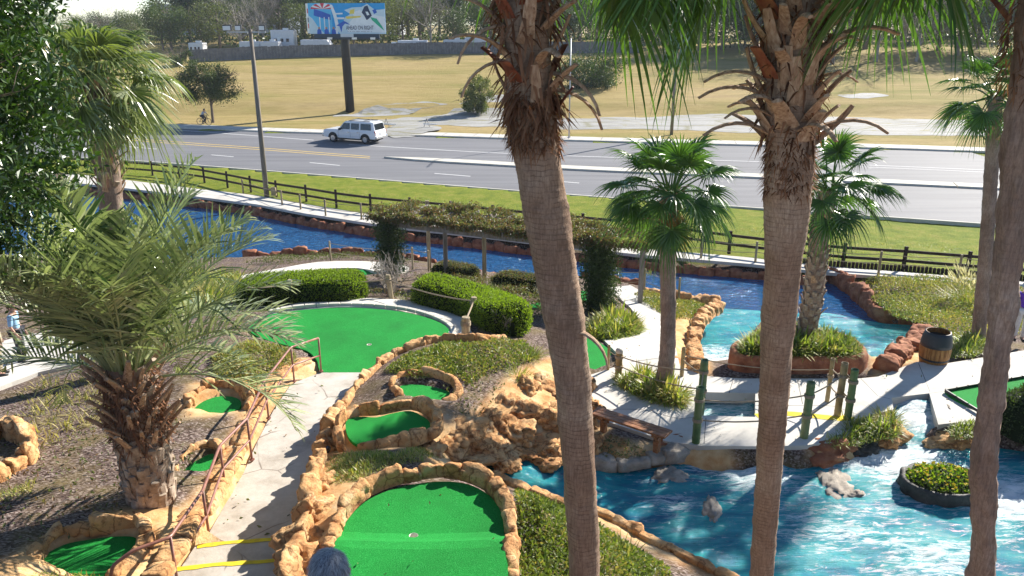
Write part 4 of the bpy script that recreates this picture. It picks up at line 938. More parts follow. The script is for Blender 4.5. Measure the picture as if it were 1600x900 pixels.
# ---- rope posts round the hedges
def woodpost(root, p, h, r, m, lean=(0,0)):
    p = np.array(p); MB().tube([up(p,-.1), p+(lean[0]*.5,lean[1]*.5,h*.5), p+(lean[0],lean[1],h-.02), p+(lean[0],lean[1],h)], [r, r*.97, r*.95, r*.8], 12).put('post', m, root, smooth=False)
    return p+np.array((lean[0],lean[1],h))
hp = thing('rope_fence', 'wooden posts with pale rope in front of the clipped hedges', 'rope fence', on(735,500))
ph = [(456,474,.75,.07,(0,0)),(612,468,.8,.08,(-.08,0)),(744,503,.75,.09,(-.06,0)),(728,524,.52,.12,(0,0))]
pt = [woodpost(hp, on(a, b), h, r, MAT['postwood'], l) for a, b, h, r, l in ph]
rope(pt[0]-(0,0,.12), pt[1]-(0,0,.15), .06, hp, .02); rope(pt[1]-(0,0,.15), pt[2]-(0,0,.12), .10, hp, .02); rope(pt[2]-(0,0,.12), pt[3]-(0,0,.1), .01, hp, .025); rope(pt[0]-(0,0,.12), up(on(390,485),.7), .05, hp, .02)
for p, (a, b, h, r, l) in zip(pt, ph):
    for z in (.14, .18, .22): MB().tube([p-(0,0,z)+np.array((math.cos(t)*(r+.006), math.sin(t)*(r+.006), 0)) for t in np.linspace(0, 2*PI, 13)], .018, 5, cap=False).put('lashing', MAT['rope'], hp)
lp = thing('rope_fence', 'thin rope posts on the near lake shore beside the pergola', 'rope fence', on(645,420))
q = [woodpost(lp, on(a, b), h, .045, MAT['postwood']) for a, b, h in ((517,408,.95),(645,420,.95),(670,424,.9))]; rope(q[0]-(0,0,.1), q[1]-(0,0,.1), .12, lp, .014); rope(q[1]-(0,0,.1), q[2]-(0,0,.1), .03, lp, .014); rope(q[0]-(0,0,.5), q[1]-(0,0,.5), .1, lp, .014)
lp2 = thing('rope_fence', 'thin rope posts on the lake shore behind the middle palm', 'rope fence', on(1010,462))
q = [woodpost(lp2, on(a, b), h, .045, MAT['postwood']) for a, b, h in ((940,452,.95),(1006,462,1.1),(1060,472,1.0))]
for i in (0, 1): rope(q[i]-(0,0,.1), q[i+1]-(0,0,.1), .1, lp2, .012); rope(q[i]-(0,0,.5), q[i+1]-(0,0,.5), .1, lp2, .012)
# far lakeside rope posts
fr = thing('rope_fence', 'row of pale posts with rope along the far lakeside walk', 'rope fence', at(565,341,.13))
pts = []
for a, b, h in ((380,300,.85),(441,320,.9),(470,327,.9),(509,337,.95),(565,343,.95),(622,350,.9),(682,358,.9),(745,363,.9),(940,386,.9),(1006,394,.9),(1095,403,1.0),(1180,410,1.0),(1290,419,.95),(1372,430,1.1),(1496,436,1.1),(1580,445,1.1)):
    pts.append(woodpost(fr, at(a, b, .13), h, .055, MAT['postwood']))
for a, b in zip(pts[:-1], pts[1:]):
    rope(a-(0,0,.12), b-(0,0,.12), .08, fr, .014); rope(a-(0,0,.5), b-(0,0,.5), .08, fr, .014)
# ---- brown rail fence on the verge
bf = thing('rail_fence', 'dark brown two rail wooden fence between lakeside walk and road', 'fence', at(600,331,.1))
line = spline(np.array([at(a, b, .1) for a, b in ((60,262),(190,270),(300,281),(411,303),(457,311),(503,318),(545,326),(600,332),(653,337),(706,342),(800,352),(900,362),(1000,372),(1118,390),(1293,411),(1395,418),(1505,427),(1600,434),(1720,444))]), 4)
P = resample(line, 2.55)
for i, p in enumerate(P): MB().box(up(p,.45), (.13,.13,1.15), .3).put('post', MAT['fencewood'], bf, bevel=.012)
for a, b in zip(P[:-1], P[1:]):
    for z in (.36, .80): MB().beam(up(a,z), up(b,z), .05, .13).put('rail', MAT['fencewood'], bf)
# ---- log edging along the right part of the far walk
le = thing('log_edging', 'low row of dark upright log stubs beside the right lakeside walk', 'edging', at(1400,424,.13))
P = resample(spline(np.array([at(a, b, .12) for a, b in ((1240,408),(1290,414),(1400,421),(1500,429),(1600,437),(1700,444))]), 4), .16); rg = np.random.default_rng(3)
for p in P: MB().lathe(p, [(.075,-.1),(.075,.16+rg.uniform(0,.06)),(.05,.2+rg.uniform(0,.03)),(.001,.21)], 7).put('log_stub', MAT['fencewood'], le)

# ---- pergola
pg = thing('pergola', 'grey timber pergola with vine covered roof beside the lake', 'pergola', on(757,437))
fA, fB = on(640,436), on(925,486); PT = 3.75
def pline(f, back): 
    a = fA+(fB-fA)*f; n_ = np.array((-(fB-fA)[1], (fB-fA)[0], 0)); n_ /= np.linalg.norm(n_); n_ = n_ if n_[1] > 0 else -n_
    p = a+n_*back; return np.array((p[0], p[1], tz(p[0], p[1])))
def ppost(px, py, m, s=.15):
    p = on(px, py); MB().box((p[0], p[1], (p[2]-.1+PT)/2), (s, s, PT-p[2]+.1), .25).put('post', m, pg, bevel=.01); return p
pB = ppost(697,432,MAT['greywood']); pC = ppost(757,438,MAT['postwood'],.14); pA = ppost(671,421,MAT['postwood'],.14); pD = ppost(921,484,MAT['greywood']); pE = ppost(612,438,MAT['greywood']); pF = ppost(1000,470,MAT['greywood'])
dirb = (pD-pE)*np.array((1,1,0)); dirb /= np.linalg.norm(dirb); nb = np.array((-dirb[1], dirb[0], 0)); nb = nb if nb[1] > 0 else -nb
def Pz(p, z): return np.array((p[0], p[1], z))
e0, e1 = Pz(pE-dirb*.4, PT+.07), Pz(pD+dirb*.6, PT+.07)
MB().beam(e0, e1, .09, .2).put('beam', MAT['greywood'], pg, bevel=.01)
MB().beam(e0+nb*2.0, e1+nb*2.0, .09, .2).put('beam', MAT['greywood'], pg, bevel=.01)
for f in np.linspace(0, 1, 13):
    c = e0+(e1-e0)*f; MB().beam(c-nb*.35+(0,0,.17), c+nb*2.3+(0,0,.17), .06, .15).put('rafter', MAT['greywood'], pg)
for p, s in ((pB,1),(pC,-1),(pB,-1)):
    MB().beam(Pz(p, PT-.5), Pz(p+dirb*s*.5, PT), .07, .1).put('brace', MAT['greywood'], pg)

# ---- island planter under the short palm
ISLE = [(1152,536),(1154,556),(1200,560),(1290,560),(1340,558),(1350,548),(1335,532),(1290,518),(1215,515)]
isl = [(1148,578),(1150,558),(1175,545),(1215,538),(1290,536),(1340,552),(1358,572),(1352,588),(1300,585),(1250,584),(1200,584)]
ip = np.array([at(px, py, 2.3) for px, py in isl])
pw = thing('planter', 'rust brown walled planter island between the two rapids', 'planter', ip.mean(0))
border_l = np.array([at(px, py, 2.36)  for px, py in [(1146,548),(1146,580),(1160,589),(1200,591),(1250,591),(1300,591),(1340,590),(1357,582),(1355,560),(1335,540)]])
isw = np.array([at(px, py, 2.82) for px, py in ISLE]); isw = spline(isw, 4, True); nP = resample(np.vstack([isw, isw[:1]]), .1); nP[:,2] = 2.36; Ff = []; Vv = []
for i, p in enumerate(nP):
    for k, (h, o_) in enumerate(((-1.2,.1),(.1,.12),(.3,.11),(.46,.07),(.52,-.02),(.46,-.14))):
        cc = ip.mean(0)[:2]; dv = (p[:2]-cc)/np.linalg.norm(p[:2]-cc); w_ = nz((p[0]*1.5, p[1]*1.5, h*2), 1.6, 4)*.05
        Vv.append((p[0]+dv[0]*(o_+w_), p[1]+dv[1]*(o_+w_), p[2]+h+w_*.6))
Ff = [(i*6+k, (i+1)*6+k, (i+1)*6+k+1, i*6+k+1) for i in range(len(nP)-1) for k in range(5)]
put('wall', mesh_np('wall', Vv, Ff, smooth=True), MAT['rust'], pw)
Vs_, Fs_ = slab(np.array([at(px, py, 2.82) for px, py in ISLE]), lambda x, y: 2.82+0*x, .3, 1.2)
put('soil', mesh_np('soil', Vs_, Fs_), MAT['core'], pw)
# ---- flower island in the stream
fi = at(1470,765,STZ); fr_ = thing('flower_bed', 'oval dark stone flower bed of yellow pansies in the stream', 'flower bed', fi)
Vv = []; n = 64; pr = [(1.02,-.35),(1.0,.02),(1.02,.14),(.99,.24),(.92,.27),(.85,.22)]
for i in range(n):
    a = 2*PI*i/n
    for k, (q, h) in enumerate(pr):
        w_ = nz((math.cos(a)*2, math.sin(a)*2, h*2+5), 1.5, 4)*.09; Vv.append((fi[0]+(q+w_)*.80*math.cos(a), fi[1]+(q+w_)*.62*math.sin(a), fi[2]+h+w_*.5))
put('stone_rim', mesh_np('stone_rim', Vv, [(i*6+k, ((i+1)%n)*6+k, ((i+1)%n)*6+k+1, i*6+k+1) for i in range(n) for k in range(5)], smooth=True), MAT['darkrock'], fr_)
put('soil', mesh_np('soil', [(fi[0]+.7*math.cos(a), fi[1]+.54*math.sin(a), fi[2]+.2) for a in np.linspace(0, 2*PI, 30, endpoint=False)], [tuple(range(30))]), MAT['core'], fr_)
# ---- little odds and ends
g1 = on(514,708); o = MB().tube([g1+(0,-.03,.12), g1+(0,-.12,.12)], .05, 14).put('drain_pipe', MAT['dark']); tag(o, 'small black drain pipe end in the rock wall by the planting bed', 'pipe')
# ================================================================== vegetation
def unit(a): return a/(np.linalg.norm(a, axis=-1, keepdims=True)+1e-9)
def leaves(pos, d, nrm, L, W, var, fold=.25):
    """diamond leaves: base, side, tip, side"""
    d = unit(d); s = unit(np.cross(d, nrm)); n = unit(np.cross(s, d)); L = np.asarray(L)[:,None]; W = np.asarray(W)[:,None]
    m = pos+d*L*.45+n*W*fold
    V = np.stack([pos, m+s*W*.5, pos+d*L, m-s*W*.5], 1).reshape(-1, 3)
    return V, np.arange(len(pos)*4).reshape(-1, 4), np.repeat(var, 4)
def blades(pos, d, L, W, droop, var, nrm=None):
    """curved grass blades: three stations"""
    d = unit(d); side = unit(np.cross(d, np.array((0,0,1.0))+1e-3)); L = np.asarray(L)[:,None]; W = np.asarray(W)[:,None]; dr = np.asarray(droop)[:,None]
    z = np.array((0,0,1.0)); p1 = pos+d*L*.5-z*dr*L*.15; p2 = pos+d*L-z*dr*L*.6
    V = np.stack([pos-side*W*.4, pos+side*W*.4, p1+side*W*.5, p1-side*W*.5, p2+side*W*.04, p2-side*W*.04], 1).reshape(-1, 3)
    i = np.arange(len(pos))[:,None]*6; F = np.concatenate([i+np.array([[0,1,2,3]]), i+np.array([[3,2,4,5]])], 0)
    return V, F, np.repeat(var, 6)
def rdir(r, n, up_=0.0):
    v = r.normal(size=(n, 3)); v = unit(v); v[:,2] += up_; return unit(v)
def in_poly(poly, n, r):
    p = np.asarray(poly)[:, :2]; mn, mx = p.min(0), p.max(0); out = np.zeros((0, 2))
    while len(out) < n:
        q = mn+(mx-mn)*r.random((n*2, 2)); out = np.vstack([out, q[inside(p, q[:,0], q[:,1])]])
    return out[:n]
def join(parts):
    Vs, Fs, vs_ = [], [], []; b = 0
    for V, F, v in parts: Vs.append(V); Fs.append(F+b); vs_.append(v); b += len(V)
    return np.vstack(Vs), np.vstack(Fs), np.concatenate(vs_)

# ---------------------------------------------------------------- ground cover beds
def bed(name, label, px, kind, seed, dens=220, h=.16, hf=None, poly=None, zf=None, m=None, clump=None, cat='ground cover'):
    r = np.random.default_rng(seed); poly = onl(px) if poly is None else poly
    A = abs(area2(poly)); n = int(A*dens); q = in_poly(poly, n, r)
    if clump is None: clump = .6
    nn = np.array([mnoise.fractal(Vector((a*1.1, b*1.1, seed)), 1, 2, 3) for a, b in q]); keep = nn+r.normal(0, .3, n) > -clump; q, nn = q[keep], nn[keep]; n = len(q)
    edge = np.minimum(1, pdist(poly, q[:,0], q[:,1])/.35)
    z = (T(q[:,0], q[:,1]) if zf is None else zf(q[:,0], q[:,1])); H = h*(.35+.65*edge)*(1+.7*nn)
    if kind == 'leaf':
        pos = np.column_stack([q, z+H*np.sqrt(r.random(n))]); d = rdir(r, n, .35); L = r.uniform(.05, .10, n)
        V, F, v = leaves(pos, d, rdir(r, n, .9), L, L*.5, np.clip(.5+.3*nn+r.normal(0, .22, n), 0, 1))
        mm = m or MAT['jasmine']
    else:
        d = rdir(r, n, 1.1); L = r.uniform(.6, 1.25, n)*np.maximum(.05, H)*1.5; pos = np.column_stack([q, z-.01])
        V, F, v = blades(pos, d, L, L*.06+.006, r.uniform(.2, .9, n), np.clip(.5+.3*nn+r.normal(0, .25, n), 0, 1)); mm = m or MAT['blade']
    o = put(name, mesh_np(name, V, F, v), mm); o['kind'] = 'stuff'; o['label'] = label; return o
def tuft(px, py, h, n, seed, label, m='blade', name='grass_clump', spread=.25, w=.016, group='grass clumps', base=None):
    r = np.random.default_rng(seed); p = on(px, py) if base is None else base
    a = r.random(n)*2*PI; rad = np.sqrt(r.random(n))*spread; pos = np.column_stack([p[0]+rad*np.cos(a), p[1]+rad*np.sin(a), np.full(n, p[2]-.02)])
    d = np.column_stack([np.cos(a)*(.25+rad/spread*.7), np.sin(a)*(.25+rad/spread*.7), np.full(n, 1.0)])+r.normal(0, .2, (n, 3)); L = h*r.uniform(.6, 1.15, n)
    V, F, v = blades(pos, d, L, np.full(n, w), r.uniform(.3, 1.1, n), np.clip(r.normal(.55, .28, n), 0, 1))
    t = thing(name, label, 'plant', p, group); put('blades', mesh_np('blades', V, F, v), MAT[m], t); return t

bed('ground_cover', 'mixed green ground cover in the rock-edged bed above the basins', [(600,582),(635,556),(690,540),(750,540),(820,536),(842,560),(800,578),(756,590),(735,606),(716,590),(690,588),(640,588)], 'leaf', 11, 900, .2, clump=.75)
bed('ground_cover', 'grassy ground cover mixed into the rock-edged bed', [(600,584),(640,556),(700,540),(740,560),(720,590),(640,592)], 'blade', 12, 700, .17)
bed('ground_cover', 'yellow green ground cover between the kidney-shaped and near greens', [(508,716),(556,706),(620,706),(684,692),(700,706),(660,722),(600,732),(560,752),(515,760)], 'blade', 13, 1700, .13, clump=.8)
bed('ground_cover', 'leafy ground cover right of the near green beside the leaning trunk', [(806,770),(850,786),(910,806),(960,840),(1040,890),(1060,930),(812,930)], 'leaf', 14, 1300, .17, clump=.7)
bed('ground_cover', 'sparse light grass right of the near green', [(806,770),(880,790),(960,840),(1020,890),(1000,930),(812,930)], 'blade', 15, 350, .2)
bed('ground_cover', 'dark strappy planting round the middle palm trunk', [(960,592),(1000,578),(1040,588),(1074,618),(1068,634),(1020,626),(970,608)], 'blade', 16, 900, .36, clump=1, poly=onp([(960,596),(1000,582),(1040,594),(1076,624),(1070,640),(1020,632),(970,612)]), zf=patio_z)
bed('ground_cover', 'mound of strappy leaves beside the curving concrete path', None, 'blade', 17, 900, .42, clump=1, poly=onp([(912,522),(935,498),(965,494),(1000,510),(1004,522),(960,532),(925,530)]), zf=patio_z)
bed('ground_cover', 'green leafy strip on the bank above the rapids', [(990,462),(1020,464),(1080,476),(1112,484),(1085,498),(1045,500),(1015,480)], 'leaf', 18, 800, .22, clump=1)
bed('ground_cover', 'wide olive ground cover slope behind the barrel', [(1300,432),(1400,436),(1520,444),(1600,455),(1600,520),(1545,540),(1480,548),(1448,512),(1400,500),(1350,462)], 'leaf', 19, 420, .32, clump=.45)
bed('ground_cover', 'dry tawny grass on the slope behind the barrel', [(1330,436),(1400,438),(1520,446),(1560,480),(1480,520),(1420,500),(1370,470)], 'blade', 20, 55, .3, m=MAT['dryblade'])
bed('ground_cover', 'shaggy green planting on top of the walled island', None, 'blade', 21, 1100, .36, clump=1, poly=np.array([at(px, py, 2.82) for px, py in ISLE]), zf=lambda x, y: 2.82+0*x)
bed('ground_cover', 'strappy leaves right of the barrel', None, 'blade', 22, 900, .34, clump=1, poly=onp([(1478,560),(1485,535),(1530,528),(1548,545),(1520,560)]), zf=patio_z)
bed('ground_cover', 'strappy leaves below the right green bamboo post', None, 'blade', 23, 1000, .34, clump=1, poly=onp([(1284,694),(1306,672),(1340,655),(1385,650),(1412,660),(1400,680),(1340,694)]), zf=lambda x, y: patio_z(x, y)-.05)
bed('ground_cover', 'dry yellow ground cover left of the stairs', [(330,560),(390,535),(450,545),(470,570),(420,600),(390,606),(340,602)], 'leaf', 24, 700, .16, clump=.5, m=MAT['jasmine'])
bed('ground_cover', 'dry grass left of the stairs under the palm fronds', [(330,560),(390,535),(460,548),(470,570),(420,600),(340,602)], 'blade', 25, 500, .2, m=MAT['dryblade'])
bed('ground_cover', 'sparse weeds in the mulch left of the feather palm', [(30,600),(180,580),(200,640),(120,690),(20,720)], 'blade', 26, 90, .2, m=MAT['dryblade'])
bed('ground_cover', 'short green weeds at the left picture edge', [(-20,770),(30,760),(60,745),(50,770),(0,790)], 'blade', 27, 600, .15)
bed('ground_cover', 'yellowish weeds in front of the lower left basin', [(30,915),(60,890),(140,898),(165,906),(160,940),(30,940)], 'blade', 28, 500, .16)
bed('ground_cover', 'low shrubs and leaf litter round the pergola posts', [(640,432),(700,436),(800,444),(900,450),(920,480),(830,500),(800,470),(700,450)], 'leaf', 29, 380, .3, m=MAT['vine'], clump=.6)
bed('ground_cover', 'brown leaf litter and weeds between the hedges', [(440,452),(560,452),(640,460),(735,490),(760,525),(745,518),(700,482),(600,462),(470,466)], 'leaf', 30, 260, .14, m=MAT['vine'])
bed('ground_cover', 'green planting strip along the near lake shore', [(380,414),(430,408),(520,402),(600,402),(660,414),(640,412),(560,405),(440,414)], 'leaf', 31, 260, .3, m=MAT['olive'])
bed('ground_cover', 'strappy leaves by the channel mouth', None, 'blade', 32, 1000, .3, clump=1, poly=onp([(1478,672),(1500,660),(1535,660),(1530,684),(1490,688)]), zf=lambda x, y: patio_z(x, y))
bed('ground_cover', 'dry leaf litter under the wooden bench', [(935,690),(960,680),(1010,705),(1000,716),(940,716)], 'leaf', 33, 400, .07, m=MAT['vine'])
bed('ground_cover', 'plants in the far left bank above the lake', [(100,400),(260,420),(380,430),(380,470),(250,500),(100,470)], 'blade', 34, 110, .4)
vg = bed('verge_grass', 'short bright grass of the roadside verge', [(180,266),(400,285),(700,312),(1000,338),(1300,365),(1600,390),(1600,430),(1290,405),(1000,370),(700,335),(400,298)], 'blade', 35, 60, .09)
for i, (px, py, h, n, lab) in enumerate([(825,560,.55,160,'bright strappy clump behind the leaning trunk'),(810,590,.4,110,'short strappy clump on the edge of the rock cliff'),(975,880,.5,80,'thin upright grass clump beside the near stream bank'),(1385,655,.45,150,'bright yellow green grass clump on the channel corner'),
      (1330,668,.5,60,'thin tall grass by the green bamboo post'),(470,440,.6,90,'reedy clump on the near lake shore'),(640,470,.4,60,'thin grass at the foot of the bare shrub'),(1015,428,.4,40,'reeds behind the middle palm on the shore'),(945,515,.45,90,'fountain of strappy leaves at the patio corner')]):
    tuft(px, py, h, n, 50+i, lab)
tuft(1508,478,1.1,420,70,'tall pale plumed ornamental grass behind the barrel', 'blade', 'ornamental_grass', .45, .014)
r = np.random.default_rng(71); p = on(1508,478); n = 120; a = r.random(n)*2*PI; rad = r.uniform(.2, .75, n)
pos = np.column_stack([p[0]+rad*np.cos(a), p[1]+rad*np.sin(a), p[2]+r.uniform(.7, 1.35, n)]); V, F, v = leaves(pos, np.column_stack([np.cos(a)*.6, np.sin(a)*.6, np.full(n, .8)]), rdir(r, n), r.uniform(.2, .35, n), r.uniform(.05, .08, n), r.random(n)); 
V2, F2, v2 = leaves(pos, np.column_stack([np.cos(a)*.6, np.sin(a)*.6, np.full(n, .8)]), rdir(r, n), r.uniform(.2, .35, n), r.uniform(.05, .08, n), r.random(n)); V, F, v = join([(V,F,v),(V2,F2,v2)])
put('plumes', mesh_np('plumes', V, F, v), MAT['plume'], bpy.data.objects['ornamental_grass'])
# pansies
r = np.random.default_rng(72); n = 900; a = r.random(n)*2*PI; q = np.sqrt(r.random(n)); pos = np.column_stack([fi[0]+.68*q*np.cos(a), fi[1]+.52*q*np.sin(a), fi[2]+.2+.14*(1-q**2)+r.uniform(0, .08, n)])
V, F, v = leaves(pos, rdir(r, n, .3), rdir(r, n, 1), r.uniform(.05, .09, n), r.uniform(.03, .05, n), r.random(n)); put('leaves', mesh_np('leaves', V, F, v), MAT['hedge'], fr_)
rg = random.Random(5)
fb = []
for k in range(5):
    a = 2*PI*k/5; fb.append(leaves(np.zeros((1,3)), np.array([(math.cos(a), math.sin(a), .25)]), np.array([(0,0,1.0)]), [.034], [.036], np.array([.4+.1*k])))
V, F, v = join(fb); fme = mesh_np('flower', V, F, v)
for i in range(75):
    a, q = rg.random()*2*PI, math.sqrt(rg.random()); put('flower', fme, MAT['yellowflower'], fr_, loc=(fi[0]+.66*q*math.cos(a), fi[1]+.5*q*math.sin(a), fi[2]+.32+.1*(1-q*q)), rot=(rg.uniform(-.5,.5)-.3, rg.uniform(-.5,.5), rg.random()*6), scale=rg.uniform(.8,1.3))

# ---------------------------------------------------------------- hedges
def hedge(label, line, w, h, seed, dens=1500, m='hedge', ls=.05):
    P = resample(spline(line, 5), .12); n = len(P); t = np.gradient(P[:,:2], axis=0); t /= np.linalg.norm(t, axis=1)[:,None]; nr = np.stack([-t[:,1], t[:,0]], 1)
    pr = [(-.46,0),(-.5,.5),(-.46,.88),(-.34,1.0),(0,1.03),(.34,1.0),(.46,.88),(.5,.5),(.46,0)]; k = len(pr); Vv = []
    for i in range(n):
        e = min(1.0, .10+.9*math.sqrt(min(1, min(i, n-1-i)*.12/.45)))
        for a, b in pr: Vv.append((P[i,0]+nr[i,0]*a*w*e, P[i,1]+nr[i,1]*a*w*e, P[i,2]+b*h*(.45+.55*e)))
    Ff = [(i*k+j, i*k+j+1, (i+1)*k+j+1, (i+1)*k+j) for i in range(n-1) for j in range(k-1)]+[tuple(range(k)), tuple(range((n-1)*k, n*k))]
    root = thing('hedge', label, 'hedge', P[n//2]); Vv = np.array(Vv); c = P[:, :3].mean(0)
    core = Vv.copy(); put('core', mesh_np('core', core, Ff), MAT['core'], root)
    r = np.random.default_rng(seed); q = np.array([f for f in Ff if len(f) == 4]); A = Vv[q]; ar = np.linalg.norm(np.cross(A[:,1]-A[:,0], A[:,3]-A[:,0]), axis=1); N_ = int(ar.sum()*dens)
    pk = r.choice(len(q), N_, p=ar/ar.sum()); u, v_ = r.random((N_, 1)), r.random((N_, 1)); B = A[pk]; pos = (B[:,0]*(1-u)+B[:,1]*u)*(1-v_)+(B[:,3]*(1-u)+B[:,2]*u)*v_
    nm = unit(np.cross(B[:,1]-B[:,0], B[:,3]-B[:,0])); cx = P[np.argmin(((pos[:,None,:2]-P[None,:,:2])**2).sum(2), 1)]; sgn = np.sign(((pos-cx-(0,0,h*.4))*nm).sum(1))[:,None]; nm = nm*sgn
    pos = pos+nm*r.normal(.015, .03, (N_, 1)); L = r.uniform(.7, 1.3, N_)*ls; V, F, v = leaves(pos, unit(nm+r.normal(0, .7, (N_, 3))), r.normal(size=(N_, 3))+nm, L, L*.6, np.clip(r.normal(.5, .25, N_)+.15*np.clip(nm[:,2], 0, 1), 0, 1))  # upward-facing leaves coloured lighter, standing in for light on the hedge top
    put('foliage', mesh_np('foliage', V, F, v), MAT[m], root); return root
def lift_line(px, z=None): return onl(px)
hedge('low clipped hedge left of the bare shrub', onl([(372,474),(430,470),(500,466),(570,466)]), 1.5, .72, 1)
hedge('long clipped hedge with bright flat top below the pergola', onl([(648,470),(695,480),(745,496),(785,514),(800,526)]), 1.35, .82, 2)
hedge('dark clipped hedge at the right picture edge', np.array([at(a, b, 2.45) for a, b in ((1585,690),(1640,660),(1720,640))]), 1.3, .75, 3, m='ever', dens=900)
hedge('low brown shrub row at the feet of the pergola posts', onl([(676,428),(710,432),(745,440)]), .8, .5, 4, m='vine', dens=900)
hedge('low brownish shrub behind the leaning palm trunk', onl([(770,446),(810,452),(870,462)]), 1.0, .55, 5, m='vine', dens=800)

# ---------------------------------------------------------------- vines on the pergola
def leafcloud(name, boxes, n, seed, m, parent, L=.09, kind=None):
    r = np.random.default_rng(seed); parts = []
    for c, s, share in boxes:
        k = int(n*share); p = r.normal(0, .42, (k, 3)); p = np.clip(p, -1, 1)*np.array(s)+np.array(c); LL = L*r.uniform(.6, 1.4, k)
        parts.append(leaves(p, rdir(r, k, -.1), rdir(r, k, .6), LL, LL*.5, np.clip(r.normal(.5, .3, k), 0, 1)))
    V, F, v = join(parts); o = put(name, mesh_np(name, V, F, v), m, parent)
    return o
vr = thing('vine', 'brown green winter vine blanketing the pergola roof', 'vine', on(757,437))
bx = []; rg = random.Random(8)
for f in np.linspace(-.02, 1.15, 60):
    c = e0+(e1-e0)*f+nb*rg.uniform(-.2, 2.1); bx.append((c+(0,0,.30+rg.uniform(-.05,.14)), (.42,.42,.15), 1/60))
    c2 = e0+(e1-e0)*f-nb*.25; bx.append((c2+(0,0,rg.uniform(.2,.4)), (.35,.2,.14), 1/110))
leafcloud('foliage', bx, 22000, 3, MAT['vine'], vr, .09)
vl = thing('vine', 'dark bushy vine climbing the left end of the pergola', 'vine', pE); leafcloud('foliage', [((pE[0],pE[1],pE[2]+h_),(.62,.6,.42),.2) for h_ in (.5,1.0,1.4,1.8,2.2)], 9000, 4, MAT['vinedark'], vl, .08)
vrt = thing('vine', 'dense dark ivy column on the right pergola post by the path', 'vine', pD); leafcloud('foliage', [((pD[0]+.3,pD[1]-.1,pD[2]+h_),(.66,.6,.38),.125) for h_ in (.15,.45,.8,1.1,1.4,1.7,2.0,2.3)], 15000, 5, MAT['vinedark'], vrt, .08)
m_ = MB()
for k in range(5): m_.tube([pD+(.2*math.cos(k*1.3)+.25, .2*math.sin(k*1.3), 0), pD+(.15*math.cos(k*2)+.3, .15*math.sin(k*2), 1.2), pD+(.2,0,2.2)], [.05,.035,.02], 6)
m_.put('stem', MAT['bark'], vrt)

# ---------------------------------------------------------------- bare shrubs
def branches(mb, p, d, L, r_, depth, rg, spread=.5, up_=.1, n=3, seg=3, thin=4):
    pts = [np.array(p)]; dd = np.array(d)/np.linalg.norm(d)
    for i in range(seg):
        dd = dd+np.array([rg.gauss(0, .13) for _ in range(3)])+np.array((0,0,up_*.3)); dd /= np.linalg.norm(dd); pts.append(pts[-1]+dd*L/seg)
    mb.tube(pts, list(np.linspace(r_, r_*.6, len(pts))), thin, cap=False)
    if depth <= 0: return
    for k in range(n):
        e = pts[-1] if k == 0 else pts[rg.randint(1, seg)]; nd = dd+np.array([rg.gauss(0, spread) for _ in range(3)])+np.array((0,0,up_)); branches(mb, e, nd, L*rg.uniform(.6, .8), r_*.58, depth-1, rg, spread, up_, n, seg, 3)
def bareshrub(px, py, h, label, seed, n=7, r_=.025):
    p = on(px, py); rg = random.Random(seed); mb = MB()
    for k in range(n): branches(mb, p+(rg.uniform(-.12,.12), rg.uniform(-.12,.12), -.03), (rg.gauss(0,.35), rg.gauss(0,.35), 1), h*.45, r_, 3, rg, .4, .25)
    t = thing('bare_shrub', label, 'shrub', p); mb.put('stems', MAT['bark_grey'], t); return t
bareshrub(610,462,1.35,'bare pale twiggy shrub between the two hedges',1,9)
bareshrub(778,520,.75,'bare thin shrub beside the right end of the hedge',2,4,.016)
bareshrub(795,516,.7,'small leafless shrub next to the leaning trunk',3,4,.016)
bareshrub(860,470,.8,'brown twiggy shrub behind the leaning trunk',4,6,.014)

# ---------------------------------------------------------------- palms
def fan_mesh(name, pitch, Lp, Rb, seed, nseg=38, droop=.55, spread=128, wind=0.0):
    """costapalmate leaf pointing along +X from the trunk axis; gravity is baked in at this pitch"""
    r = np.random.default_rng(seed); z = np.array((0,0,1.0)); pts = [np.zeros(3)]; a = R(pitch+14)
    for i in range(8):
        pts.append(pts[-1]+np.array((math.cos(a), 0, math.sin(a)))*Lp/8); a -= R(28)/8
    mb = MB(); mb.tube(pts, list(np.linspace(.028, .014, len(pts))), 5); V0 = np.array(mb.v); F0 = [f for f in mb.f]
    H = pts[-1]; A = np.array((math.cos(a), 0, math.sin(a))); B = np.array((0,1.0,0)); Nn = np.cross(A, B); Nn = Nn if Nn[2] > 0 else -Nn
    if abs(Nn[2]) < .05: Nn = np.array((1.0,0,0))
    Vs = [V0]; Fs = list(F0); var = [np.full(len(V0), .75)]; b = len(V0); da = 2*spread/nseg
    st = np.array((.02,.22,.45,.65,.82,1.0)); wd = np.array((.25,1.0,.95,.55,.30,.04))
    for k in range(nseg):
        al = R(-spread+da*(k+.5)+r.normal(0, 1.0)); D = A*math.cos(al)+B*math.sin(al)+Nn*(.16*abs(math.sin(al))); D /= np.linalg.norm(D)
        rl_ = Rb*(.72+.28*math.cos(al/1.5))*r.uniform(.9, 1.08); W = np.cross(D, Nn); W /= np.linalg.norm(W); tw = R(32 if k % 2 else -32); W = W*math.cos(tw)+Nn*math.sin(tw); w0 = rl_*.45*R(da)*1.0
        dk = droop*r.uniform(.7, 1.35); vv = []
        for s, q in zip(st, wd):
            e = max(0, s-.38); P = H+D*rl_*s*(1-.35*dk*e)-z*rl_*dk*(e**1.5)*1.35+B*wind*e*e*rl_
            vv += [P-W*w0*q*.5, P+W*w0*q*.5]
        Vs.append(np.array(vv)); Fs += [(b+2*i, b+2*i+1, b+2*i+3, b+2*i+2) for i in range(5)]; b += 12
        var.append(np.repeat(np.clip(r.normal(.45, .2)+np.array((0,0,0,.06,.15,.3)), 0, 1), 2))
    return mesh_np(name, np.vstack(Vs), Fs, np.concatenate(var))
